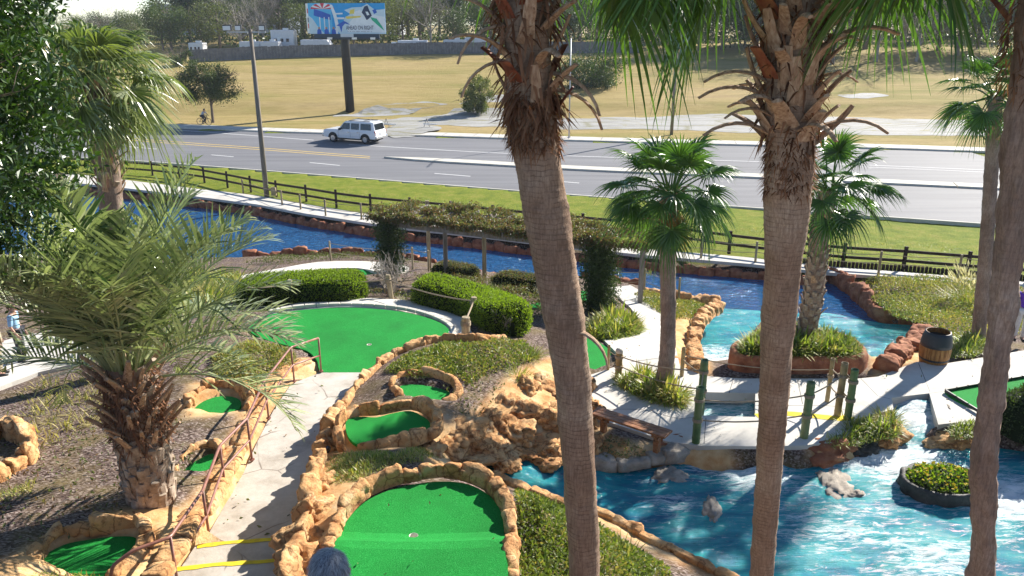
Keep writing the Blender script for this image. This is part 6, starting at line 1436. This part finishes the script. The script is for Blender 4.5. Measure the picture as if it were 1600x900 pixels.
# ---- billboard
b0 = gp(547,168); bd = b0[1]; bb = thing('billboard', 'large blue water ride billboard on a single dark steel pole', 'billboard', b0)
c_ = atd(544,29,bd); w_b, h_b = 113*bd/FPX*1.01, 42*bd/FPX*1.02; yaw = R(-4)
ex = np.array((math.cos(yaw), math.sin(yaw), 0)); ey = np.array((math.sin(yaw), -math.cos(yaw), 0)); ez = np.array((0,0,1.0))   # ey points to the camera
tp_ = np.array((c_[0]-.6*0, bd, c_[2]-h_b*.5-.2))
MB().tube([b0-(0,0,.3), (b0[0]-.1,bd,c_[2]-h_b*.5-.9), (c_[0],bd,c_[2]+.5)], [.52,.50,.45], 18).put('pole', MAT['dark'], bb, smooth=True)
cB = np.array((c_[0], bd-.75, c_[2]))
def bpt(u, v, k=0.0): return cB+ex*(u*w_b/2)+ez*(v*h_b/2)+ey*k
def boxo(c, s, rz): return MB().box(c, s, rz)
BL = {n_: flat('billboard_'+n_, c, rough=.55, var=.06, s=2) for n_, c in (('blue',(.02,.33,.72)),('sky',(.10,.48,.80)),('white',(.74,.80,.84)),('spray',(.55,.70,.78)),('red',(.62,.05,.08)),('royal',(.03,.12,.52)),('green',(.02,.42,.24)),('dark',(.02,.04,.10)),('yellow',(.75,.62,.12)),('skin',(.45,.26,.18)))}
boxo(cB-ey*.12, (w_b*1.004, .16, h_b*1.004), yaw).put('frame', MAT['dark'], bb); boxo(cB, (w_b, .06, h_b), yaw).put('face', BL['blue'], bb); face = bb.children[-1]
apr = boxo(bpt(-.03,-1.13)-ey*.1, (w_b*.86,.2,h_b*.24), yaw).put('apron', flat('apron', (.05,.07,.10), .5), bb)
def poly(nm, pts, m, lay): MB().prism([bpt(u, v, .03+lay*.02) for u, v in pts], ey*.015).put(nm, m, face)
poly('print_panel', [(-1,-1),(-.39,-1),(-.39,1),(-1,1)], BL['sky'], 0.3)
poly('print_spray', [(-.2,-1),(1,-1),(1,.62),(.75,.55),(.55,.95),(.40,.75),(.15,.72),(-.05,.55),(.1,.3),(-.05,.05),(-.12,-.4),(-.3,-.6)], BL['spray'], 0.5)
poly('print_spray', [(.0,-.9),(1,-.9),(1,.1),(.7,.25),(.35,.55),(.15,.4),(.2,.1),(.05,-.3)], BL['white'], 1)
cx, cy = -.62, .62
for k in range(9):
    a0, a1 = PI*k/9, PI*(k+1)/9; poly('print_canopy', [(cx,cy),(cx+.31*math.cos(a0),cy+.38*math.sin(a0)),(cx+.31*math.cos(a1),cy+.38*math.sin(a1))], BL['red' if k % 2 == 0 else 'white'], 1)
poly('print_track', [(-.84,.62),(-.62,.45),(-.42,.25),(-.42,-.1),(-.62,.02),(-.86,.2)], BL['royal'], 1)
for u in (-.72, -.60, -.48): poly('print_pillar', [(u,-.9),(u+.025,-.9),(u+.025,.1),(u,.1)], BL['white'], 1.2)
poly('print_wave', [(-1,-1),(-.6,-1),(-.75,-.6),(-.9,.0),(-1,.2)], BL['spray'], 1.1); poly('print_wave', [(-.42,-1),(-.3,-.6),(-.33,.0),(-.38,.5),(-.42,.9),(-.36,.9),(-.27,.3),(-.22,-.4),(-.25,-1)], BL['white'], 1.1)
for u in (-.74, -.55, -.36): poly('print_rider', [(u-.06,-1),(u+.06,-1),(u+.05,-.75),(u,-.62),(u-.05,-.75)], BL['royal'], 1.6); poly('print_rider', [(u-.025,-.68),(u+.025,-.68),(u+.025,-.55),(u-.025,-.55)], BL['skin'], 2)
poly('print_surfer', [(.40,.4),(.48,.78),(.56,.85),(.60,.55),(.66,.2),(.58,.0),(.52,-.1),(.46,.2)], BL['dark'], 2); poly('print_surfer', [(.50,.45),(.56,.45),(.60,.25),(.54,.2)], BL['white'], 2.4); poly('print_surfer', [(.68,.55),(.76,.62),(.80,.4),(.72,.3)], BL['royal'], 2)
poly('print_raft', [(.62,.1),(.78,.0),(.90,-.45),(.97,-.8),(.85,-.55),(.66,-.1)], BL['green'], 2.2)
poly('print_bird', [(-.28,-.45),(-.08,-.15),(.0,-.25),(.08,-.4),(-.05,-.32),(-.12,-.5),(-.16,-.9),(-.2,-.5)], BL['royal'], 2.2)
poly('print_letters', [(-.34,.35),(-.1,.38),(-.1,.28),(-.34,.26)], BL['white'], 1.5); poly('print_letters', [(.1,.55),(.22,.62),(.2,.32),(.08,.3)], BL['yellow'], 1.5); poly('print_letters', [(-.32,.08),(-.06,.08),(-.06,-.04),(-.32,-.04)], BL['white'], 1.5); poly('print_letters', [(-.03,.14),(.38,.18),(.36,.08),(.0,-.02)], BL['yellow'], 1.5)
def text(s, u, v, hgt, m, parent, wid=None, lay=3.0):
    cu = bpy.data.curves.new('lettering', 'FONT'); cu.body = s; cu.size = hgt; cu.extrude = .004; cu.align_x = 'LEFT'; to = bpy.data.objects.new('tmp_text', cu); col.objects.link(to)
    dg = bpy.context.evaluated_depsgraph_get(); me = bpy.data.meshes.new_from_object(to.evaluated_get(dg)); bpy.data.objects.remove(to); me.materials.clear(); me.name = 'lettering'
    co = np.array([v_.co for v_ in me.vertices]); sx = wid/(co[:,0].max()) if wid else 1
    P = np.array([bpt(u, v, .03+lay*.02)+ex*c0[0]*sx+ez*c0[1]+ey*c0[2] for c0 in co]); me.vertices.foreach_set('co', P.astype(np.float32).ravel()); me.update()
    return put('lettering', me, m, parent)
text('AHEAD ON RIGHT', -.03, -.72, h_b*.19, BL['dark'], face, w_b*.36)
text('- - -- --- ---- -- -', .0, -.88, h_b*.09, BL['dark'], face, w_b*.32)
boxo(bpt(-.02,-1.10,.03), (w_b*.17,.05,h_b*.11), yaw).put('name_plate', MAT['white'], apr)
for u in (-.42, .22, .70): boxo(bpt(u,-1.28,.9), (.5,.3,.22), yaw).put('flood_lamp', MAT['white'], bb); MB().beam(bpt(u,-1.2,-.1), bpt(u,-1.28,.8), .07, .07).put('lamp_arm', MAT['dark'], bb)
MB().beam(bpt(-.9,-1.3,.5), bpt(.9,-1.3,.5), .7, .06).put('walkway', MAT['dark'], bb)
p2 = bpt(-1,0,-.1); yb = R(118); MB().box(p2+np.array((.25*0-.15,1.6,0)), (3.4,.2,h_b), yb).put('rear_panel', BL['white'], bb)
for v_, m_c in ((.5,'red'),(-.5,'red'),(-.1,'dark')): MB().box(p2+np.array((-.28,1.55,v_*h_b/2)), (1.6,.1,h_b*.16), yb).put('rear_print', BL[m_c], bb)
# ---- poles
def lampole():
    b = at(417,308,.1); d = b[1]; tpt = atd(391,46,d+.1); t = thing('lamp_post', 'tall wooden lamp post with three floodlights on the lake verge', 'lamp post', b)
    MB().tube([b-(0,0,.2), (b+tpt)/2, tpt], [.16,.14,.11], 12).put('pole', MAT['polewood'], t, smooth=True)
    arm = tpt-(0,0,.15); MB().beam(arm-(1.4,0,0), arm+(.9,0,.0), .08, .08).put('cross_arm', MAT['steel'], t)
    for dx, s in ((-1.3,.5),(-.65,.35),(.75,.35)):
        q = arm+(dx,-.1,.25); MB().box(q, (s,.3,.32), .2).put('floodlight', MAT['dark'], t, bevel=.03); MB().box(q+(0,-.16,-.02), (s*.85,.02,.24), .2).put('lens', MAT['white'], t)
    MB().box(b+(.45,.1,.35), (.3,.3,.5)).put('junction_box', MAT['postwood'], t)
lampole()
b = gp(1046,208); b = np.array((b[0], b[1]-1.0, .14)); tpt = atd(1060,40,b[1]); t = thing('utility_pole', 'dark wooden utility pole on the far side behind the middle palm', 'pole', b); MB().tube([b-(0,0,.2), tpt], [.16,.12], 10).put('shaft', MAT['polewood'], t, smooth=True); MB().beam(tpt+(-1,0,-.4), tpt+(1,0,-.4), .1, .12).put('cross_arm', MAT['polewood'], t)
b = road_pt(890,220)+np.array((0,.9,.14)); t = thing('sign_pole', 'thin pale metal pole on the far pavement beside the leaning palm', 'pole', b); MB().tube([b-(0,0,.1), atd(892,60,b[1])], [.07,.055], 10).put('shaft', MAT['steel'], t, smooth=True); MB().lathe(b, [(.16,0),(.16,.05),(.08,.08)], 12).put('base_plate', MAT['steel'], t); MB().beam(atd(892,60,b[1]), atd(892,60,b[1])+(0,-2.2,.2), .06, .06).put('arm', MAT['steel'], t)
# barricade stands by the driveway
for px, lab in ((604,'small broken wooden barricade behind the white car'),(667,'small thin barricade stand on the old paving')):
    b = gp(px,201); t = thing('barricade', lab, 'barricade', b)
    for s in (-1, 1): MB().beam(b+(s*.35,0,0), b+(0,0,1.0), .07, .05).put('leg', MAT['greywood'], t)
    MB().beam(b+(-.35,-.04,.5), b+(1.0,-.04,.45), .05, .12).put('board', MAT['white'], t)
# ---- white car
def suv():
    p = road_pt(555,221); d1 = road_pt(480,214.5)-road_pt(640,225.5); an = math.atan2(d1[1], d1[0]); t = thing('car', 'white four-door estate car driving away along the far lane', 'car', p)
    A = Matrix.Rotation(an, 3, 'Z')
    def tr(P): return [A@Vector(q)+V3(p) for q in P]
    def loft(secs, nm, m, par=t, smooth=False, bevel=0):   # secs: list of loops (x from rear to front)
        k = len(secs[0]); Vv = [q for s in secs for q in tr(s)]; Ff = [(i*k+j, i*k+(j+1)%k, (i+1)*k+(j+1)%k, (i+1)*k+j) for i in range(len(secs)-1) for j in range(k)]+[tuple(range(k)), tuple(reversed(range((len(secs)-1)*k, len(secs)*k)))]
        mb = MB(); mb.add(Vv, [f[::-1] for f in Ff]); return mb.put(nm, m, par, smooth=smooth, bevel=bevel)
    W = .99
    def sec(x, zt, zb=.42, w=W, tw=.93): return [(x,-w*.97,zb),(x,-w,zb+.25),(x,-w,zt-.18),(x,-w*tw,zt),(x,w*tw,zt),(x,w,zt-.18),(x,w,zb+.25),(x,w*.97,zb)]
    body = loft([sec(-2.78,1.05,.55,.93),sec(-2.70,1.16,.45),sec(-1.0,1.18),(sec(.85,1.18)),sec(1.05,1.17),sec(2.45,1.13),sec(2.70,1.04,.45,.96),sec(2.78,.85,.5,.9)], 'body', MAT['carpaint'], bevel=.03)
    def gsec(x, zb, zt, wb, wt): return [(x,-wb,zb),(x,-wt,zt-.06),(x,-wt+.08,zt),(x,wt-.08,zt),(x,wt,zt-.06),(x,wb,zb)]
    cab = loft([gsec(-2.72,1.12,1.18,.92,.9),gsec(-2.52,1.12,1.84,.93,.80),gsec(-2.2,1.12,1.90,.93,.80),gsec(.30,1.12,1.92,.93,.82),gsec(.52,1.12,1.84,.93,.82),gsec(1.12,1.12,1.16,.93,.9)], 'cabin', MAT['carpaint'], bevel=.02)
    for s in (-1, 1):
        for x0, x1, x2, x3 in ((-2.35,-1.25,-1.25,-2.28),(-1.08,-.25,-.25,-1.08),(-.12,.92,.48,-.12)):
            q = [(x0,s*.932,1.22),(x1,s*.932,1.22),(x2,s*.835,1.76),(x3,s*.835,1.76)]
            mb = MB(); Q = tr([(a, b+s*.012, c) for a, b, c in q]); mb.prism(Q, A@Vector((0,s*.01,0))); mb.put('window', MAT['glass'], t)
        for xc in (-1.72, 1.68):
            arch = []; n = 18
            for k in range(n+1):
                a = PI*k/n; arch.append((xc+.50*math.cos(a), s*(W+.004), .40+.50*math.sin(a)))
            MB().prism(tr(arch), A@Vector((0,s*.012,0))).put('wheel_arch', MAT['cardark'], t)
            wc = Vector((xc, s*.90, .385)); wh = MB(); wh.tube([A@(wc-Vector((0,.13,0)))+V3(p), A@(wc+Vector((0,.13,0)))+V3(p)], .385, 24); wo = wh.put('wheel', MAT['cardark'], t, bevel=.03)
            MB().tube([A@(wc+Vector((0,s*.09,0)))+V3(p), A@(wc+Vector((0,s*.142,0)))+V3(p)], .235, 18).put('rim', MAT['chrome'], wo)
            MB().tube([A@(wc+Vector((0,s*.13,0)))+V3(p), A@(wc+Vector((0,s*.155,0)))+V3(p)], .08, 10).put('hub', MAT['steel'], wo)
        for xd in (-1.16, -.18, 1.08): MB().prism(tr([(xd,s*(W+.001),.5),(xd+.014,s*(W+.001),.5),(xd+.014,s*(W+.001),1.1),(xd,s*(W+.001),1.1)]), A@Vector((0,s*.003,0))).put('door_seam', MAT['dark'], t)
        for xd in (-.98, .02): MB().box(A@Vector((xd,s*(W+.02),.98))+V3(p), (.2,.04,.045), an).put('door_handle', MAT['chrome'], t)
        MB().box(A@Vector((.85,s*1.10,1.22))+V3(p), (.16,.22,.2), an).put('mirror', MAT['dark'], t, bevel=.03)
        MB().box(A@Vector((-2.72,s*.86,.95))+V3(p), (.12,.18,.42), an).put('tail_light', MAT['red_lens'], t, bevel=.02); MB().box(A@Vector((2.70,s*.72,.84))+V3(p), (.12,.36,.18), an).put('headlight', MAT['white'], t, bevel=.02)
        MB().beam(A@Vector((-2.1,s*.66,1.96))+V3(p), A@Vector((.1,s*.66,1.96))+V3(p), .05, .05).put('roof_rail', MAT['dark'], t)
    for xd in (-1.5, -.1): MB().beam(A@Vector((xd,-.68,1.99))+V3(p), A@Vector((xd,.68,1.99))+V3(p), .05, .04).put('cross_bar', MAT['dark'], t)
    MB().prism(tr([(-2.70,-.78,1.24),(-2.70,.78,1.24),(-2.56,.70,1.76),(-2.56,-.70,1.76)]), A@Vector((-.012,0,0))).put('rear_window', MAT['glass'], t)
    MB().prism(tr([(1.06,-.82,1.24),(.60,-.72,1.76),(.60,.72,1.76),(1.06,.82,1.24)]), A@Vector((.02,0,.012))).put('windscreen', MAT['glass'], t)
    MB().box(A@Vector((-2.82,0,.58))+V3(p), (.18,1.92,.24), an).put('bumper', MAT['chrome'], t, bevel=.04); MB().box(A@Vector((2.8,0,.58))+V3(p), (.18,1.9,.26), an).put('bumper', MAT['chrome'], t, bevel=.04); MB().box(A@Vector((2.79,0,.84))+V3(p), (.05,1.0,.2), an).put('grille', MAT['dark'], t)
    MB().box(A@Vector((-2.80,0,.86))+V3(p), (.03,.32,.16), an).put('number_plate', MAT['white'], t); MB().box(A@Vector((-.2,0,.36))+V3(p), (4.6,1.5,.2), an).put('underbody', MAT['cardark'], t)
suv()

# ---- people
SK = flat('skin', (.52,.30,.21), rough=.55, var=.06)
def skin_obj(name, joints, edges, rad, m, parent=None, root=0, sub=2):
    me = bpy.data.meshes.new(name); me.from_pydata([tuple(map(float, j)) for j in joints], edges, []); o = put(name, me, m, parent)
    sk = o.modifiers.new('skin', 'SKIN'); sk.use_smooth_shade = True
    for i, v_ in enumerate(me.skin_vertices[0].data): v_.radius = rad[i] if hasattr(rad[i], '__len__') else (rad[i], rad[i]); v_.use_root = (i == root)
    ss = o.modifiers.new('sub', 'SUBSURF'); ss.levels = sub; ss.render_levels = sub; return o
def person(base, rz, h, label, shirt, trousers, hair, pose=None, long_sleeve=False, shorts=False, hair_long=False, strands=False, seat=False):
    """standing figure about h tall; joints in metres for a 1.72 m body, +Y forward"""
    s = h/1.72; A = Matrix.Rotation(rz, 3, 'Z'); b = V3(base)
    J = {'pel':(0,0,.96),'wai':(0,-.01,1.10),'che':(0,-.01,1.30),'nb':(0,-.01,1.45),'nk':(0,.01,1.51),'hd':(0,.03,1.60),'ht':(0,.01,1.69),
         'sl':(-.17,-.01,1.41),'el':(-.23,-.03,1.12),'wl':(-.22,.09,.88),'sr':(.17,-.01,1.41),'er':(.23,-.03,1.12),'wr':(.22,.09,.88),
         'hl':(-.09,0,.92),'kl':(-.10,.03,.50),'al':(-.10,0,.09),'tl':(-.11,.15,.035),'hr':(.09,0,.92),'kr':(.10,.02,.50),'ar':(.10,-.02,.09),'tr':(.11,.13,.035)}
    J.update(pose or {})
    for sd_, k in ((-1,'l'),(1,'r')):
        w = np.array(J['w'+k]); e = np.array(J['e'+k]); d = (w-e)/np.linalg.norm(w-e); J['p'+k] = tuple(w+d*.07); pf = np.array((-sd_*.0, .02, 0))
        for i in range(4): off = np.array((0,(i-1.5)*.02,0)); J[f'f{i}a{k}'] = tuple(w+d*.12+off); J[f'f{i}b{k}'] = tuple(w+d*(.165 if i in (1,2) else .15)+off+np.array((-sd_*.015,0,0)))
        J['ta'+k] = tuple(w+d*.06+np.array((0,.04,0))); J['tb'+k] = tuple(w+d*.095+np.array((-sd_*.01,.05,0)))
    names = list(J); idx = {n_: i for i, n_ in enumerate(names)}; P = [A@(Vector(J[n_])*s)+b for n_ in names]
    E = [('pel','wai'),('wai','che'),('che','nb'),('nb','nk'),('nk','hd'),('hd','ht'),('nb','sl'),('sl','el'),('el','wl'),('nb','sr'),('sr','er'),('er','wr'),('pel','hl'),('hl','kl'),('kl','al'),('al','tl'),('pel','hr'),('hr','kr'),('kr','ar'),('ar','tr')]
    Rr = {'pel':(.15,.11),'wai':(.13,.10),'che':(.155,.11),'nb':(.09,.08),'nk':.055,'hd':(.078,.098),'ht':(.06,.075),'sl':.062,'el':.042,'wl':.028,'sr':.062,'er':.042,'wr':.028,'hl':.095,'kl':.06,'al':.04,'tl':.035,'hr':.095,'kr':.06,'ar':.04,'tr':.035}
    for k in 'lr':
        E += [('w'+k,'p'+k),('w'+k,'ta'+k),('ta'+k,'tb'+k)]; Rr['p'+k] = (.022,.038); Rr['ta'+k] = .011; Rr['tb'+k] = .009
        for i in range(4): E += [('p'+k,f'f{i}a{k}'),(f'f{i}a{k}',f'f{i}b{k}')]; Rr[f'f{i}a{k}'] = .0095; Rr[f'f{i}b{k}'] = .008
    def rad(n_, f=1.0, g=0.0):
        q = Rr[n_]; return tuple((x*f+g)*s for x in q) if hasattr(q, '__len__') else ((q*f+g)*s,)*2
    root = thing('person', label, 'person', base)
    skin_obj('body', P, [(idx[a], idx[c]) for a, c in E], [rad(n_) for n_ in names], SK, root, idx['pel'])
    def cloth(nm, ns, es, m, f=1.0, g=.016, rt=None):
        skin_obj(nm, [P[idx[n_]] for n_ in ns], [(ns.index(a), ns.index(c)) for a, c in es], [rad(n_, f, g) for n_ in ns], m, root, ns.index(rt or ns[0]))
    for k in 'lr': J['ml'+k] = 0
    sl = ['pel','wai','che','nb','sl','sr','el','er']+(['wl','wr'] if long_sleeve else [])
    cloth('shirt', sl, [('pel','wai'),('wai','che'),('che','nb'),('nb','sl'),('sl','el'),('nb','sr'),('sr','er')]+([('el','wl'),('er','wr')] if long_sleeve else []), shirt, rt='pel')
    lg = ['pel','hl','kl','hr','kr']+([] if shorts else ['al','ar']); cloth('shorts' if shorts else 'trousers', lg, [('pel','hl'),('hl','kl'),('pel','hr'),('hr','kr')]+([] if shorts else [('kl','al'),('kr','ar')]), trousers, g=.02)
    for k in 'lr':
        a_, t_ = P[idx['a'+k]], P[idx['t'+k]]; MB().tube([a_+(a_-t_)*.35-Vector((0,0,.045*s)), a_*.5+t_*.5-Vector((0,0,.02)), t_+(t_-a_)*.2], [.048*s,.05*s,.035*s], 10).put('shoe', MAT['dark'], root, smooth=True)
    hc = A@(Vector((0,.005,1.625))*s+Vector((J['hd'][0], J['hd'][1]-.03, J['hd'][2]-1.60))*s)+b; bm = bmesh.new(); bmesh.ops.create_icosphere(bm, subdivisions=4, radius=1)
    Vv = []; 
    for v_ in bm.verts:
        q = v_.co.copy(); face_ = q.y > .35 and q.z < .45; k = 1+.05*mnoise.fractal(q*3.0, 1, 2, 3)+.03*mnoise.fractal(q*9, 1, 2, 3)
        if face_: k *= .80
        if q.z < -.35: k *= .86 if not hair_long else 1.0
        v_.co = A@Vector((q.x*.094*s*k, (q.y*.112-.012)*s*k, (q.z*.118+.01)*s*k))+hc
    me = bpy.data.meshes.new('hair'); bm.to_mesh(me); bm.free(); me.polygons.foreach_set('use_smooth', np.ones(len(me.polygons), bool)); put('hair', me, hair, root)
    for sx in (-1, 1):
        MB().lathe(A@Vector((sx*.033*s,.10*s,-.01*s))+hc, [(.001,-.011*s),(.010*s,-.005*s),(.010*s,.005*s),(.001,.011*s)], 8).put('eye', MAT['dark'], root); MB().tube([A@Vector((sx*.088*s,.0,-.035*s))+hc, A@Vector((sx*.098*s,-.015*s,.012*s))+hc], [.012*s,.016*s], 8).put('ear', SK, root, smooth=True)
    MB().tube([A@Vector((0,.105*s,.0))+hc, A@Vector((0,.128*s,-.045*s))+hc], [.008*s,.015*s], 8).put('nose', SK, root, smooth=True); MB().box(A@Vector((0,.106*s,-.078*s))+hc, (.05*s,.012*s,.01*s), rz).put('mouth', MAT['red_lens'], root)
    if strands:
        r = np.random.default_rng(2); n = 2600; u = rdir(r, n, .25); u = u[(u[:,1] < .45) | (u[:,2] > .5)]; n = len(u); tang = np.cross(u, np.array((.25,.2,1.0)))+r.normal(0, .28, (n, 3)); tang = np.cross(unit(tang), u)*-1; rot = np.array(A)
        pos = (u*np.array((.096,.114,.12))*s-(0,.012*s,-.01*s))@rot.T+np.array(hc); V, F, v = blades(pos, (unit(tang)+u*.10)@rot.T, r.uniform(.03, .07, n), np.full(n, .0028), r.uniform(.1, .5, n), r.random(n)); put('strands', mesh_np('strands', V, F, v), MAT['greyhair'], root)
    return root
MAT['greyhair'] = leaf_mat('grey_hair', (.16,.17,.19), (.52,.53,.56), trans=.08, rough=.4, spec=.5)
C = lambda n_, c: flat(n_, c, rough=.85, var=.12, s=30, bs=.2)
hd = atd(514,886,3.5); person((hd[0], 3.5, hd[2]-1.66), R(12), 1.72, 'grey-haired person seen from above at the bottom edge', C('light_blue_cloth', (.36,.50,.66)), C('navy_cloth', (.03,.04,.08)), flat('grey_hair_base', (.20,.21,.24), .6, var=.3, s=60, bs=.5), strands=True)
b = onp([(1590,532)])[0]; person((b[0], b[1], patio_z(b[0],b[1])+.02), R(160), 1.7, 'person in purple shirt and white trousers at the right edge', C('purple_cloth', (.12,.04,.50)), C('white_cloth', (.66,.66,.66)), C('brown_hair', (.05,.03,.02)))
b = onp([(1608,652)])[0]; person((b[0], b[1], patio_z(b[0],b[1])+.02), R(70), 1.72, 'person in grey shirt and black shorts cut by the right edge', C('grey_cloth', (.42,.44,.47)), C('black_cloth', (.015,.015,.017)), C('dark_hair', (.04,.025,.02)), shorts=True)
b = on(2,588); person(b+(0,0,.03), R(-60), 1.7, 'person in bright blue shirt behind the left edge foliage', C('blue_cloth', (.02,.08,.62)), C('khaki_cloth', (.36,.30,.20)), C('black_hair', (.02,.015,.012)))
b = on(36,566); person(b+(0,0,.03), R(-80), 1.5, 'person in pale blue top half hidden by palm fronds', C('pale_blue_cloth', (.30,.50,.68)), C('dark_cloth', (.03,.03,.04)), C('auburn_hair', (.10,.045,.02)))
# ---- cyclist on the far pavement
b = road_pt(316,199)+np.array((0,.7,.145)); bk = thing('bicycle', 'bicycle ridden along the far pavement beside the small tree', 'bicycle', b)
dr = far_edge[12]-far_edge[9]; an = math.atan2(dr[1], dr[0]); A = Matrix.Rotation(an, 3, 'Z'); T_ = lambda q: A@Vector(q)+V3(b)
for x_ in (-.53, .53):
    wo = MB().tube([T_((x_+.34*math.cos(a), 0, .35+.34*math.sin(a))) for a in np.linspace(0, 2*PI, 25)], .026, 6, cap=False).put('wheel', MAT['cardark'], bk)
    m_ = MB()
    for k in range(8): m_.tube([T_((x_,0,.35)), T_((x_+.33*math.cos(k*PI/4),0,.35+.33*math.sin(k*PI/4)))], .006, 4)
    m_.put('spokes', MAT['steel'], wo)
for a_, c_2 in (((-.53,0,.35),(-.12,0,.33)),((-.53,0,.35),(-.2,0,.78)),((-.12,0,.33),(-.22,0,.88)),((-.12,0,.33),(.40,0,.80)),((-.2,0,.78),(.38,0,.86)),((.53,0,.35),(.36,0,1.0)),((.36,-.28,1.02),(.36,.28,1.02))): MB().tube([T_(a_), T_(c_2)], .022, 6).put('frame_tube', MAT['dark'], bk)
MB().box(T_((-.23,0,.91)), (.26,.15,.06), an).put('saddle', MAT['dark'], bk, bevel=.02)
A9 = an-PI/2
person(V3(b)+A@Vector((-.2,0,0)), A9, 1.72, 'cyclist in pale top riding on the far pavement', C('pale_cloth', (.55,.56,.6)), C('charcoal_cloth', (.05,.05,.06)), C('cap_hair', (.03,.03,.03)), pose={'pel':(0,0,.98),'wai':(0,.08,1.10),'che':(0,.22,1.26),'nb':(0,.30,1.38),'nk':(0,.34,1.43),'hd':(0,.40,1.52),'ht':(0,.40,1.61),'sl':(-.17,.28,1.35),'el':(-.24,.40,1.15),'wl':(-.24,.54,1.03),'sr':(.17,.28,1.35),'er':(.24,.40,1.15),'wr':(.24,.54,1.03),
   'hl':(-.09,.02,.94),'kl':(-.11,.38,.72),'al':(-.11,.18,.30),'tl':(-.11,.30,.24),'hr':(.09,.02,.94),'kr':(.11,.36,.55),'ar':(.11,.06,.20),'tr':(.11,.2,.15)})

# ---- hazy air over the far side
hz_ = MB().box((0, 280, -2), (900, 840, 66)).put('haze', None); hz_['kind'] = 'stuff'; hz_['label'] = 'thin pale haze in the air'
hm, nt, p_, out = newmat('haze'); nt.nodes.remove(p_); pv = nt.nodes.new('ShaderNodeVolumePrincipled'); pv.inputs['Color'].default_value = (.80,.88,1,1); pv.inputs['Density'].default_value = .00026; pv.inputs['Anisotropy'].default_value = .0
nt.links.new(pv.outputs[0], out.inputs['Volume']); hz_.data.materials.append(hm); scene.cycles.volume_bounces = 0; scene.cycles.volume_step_rate = 8
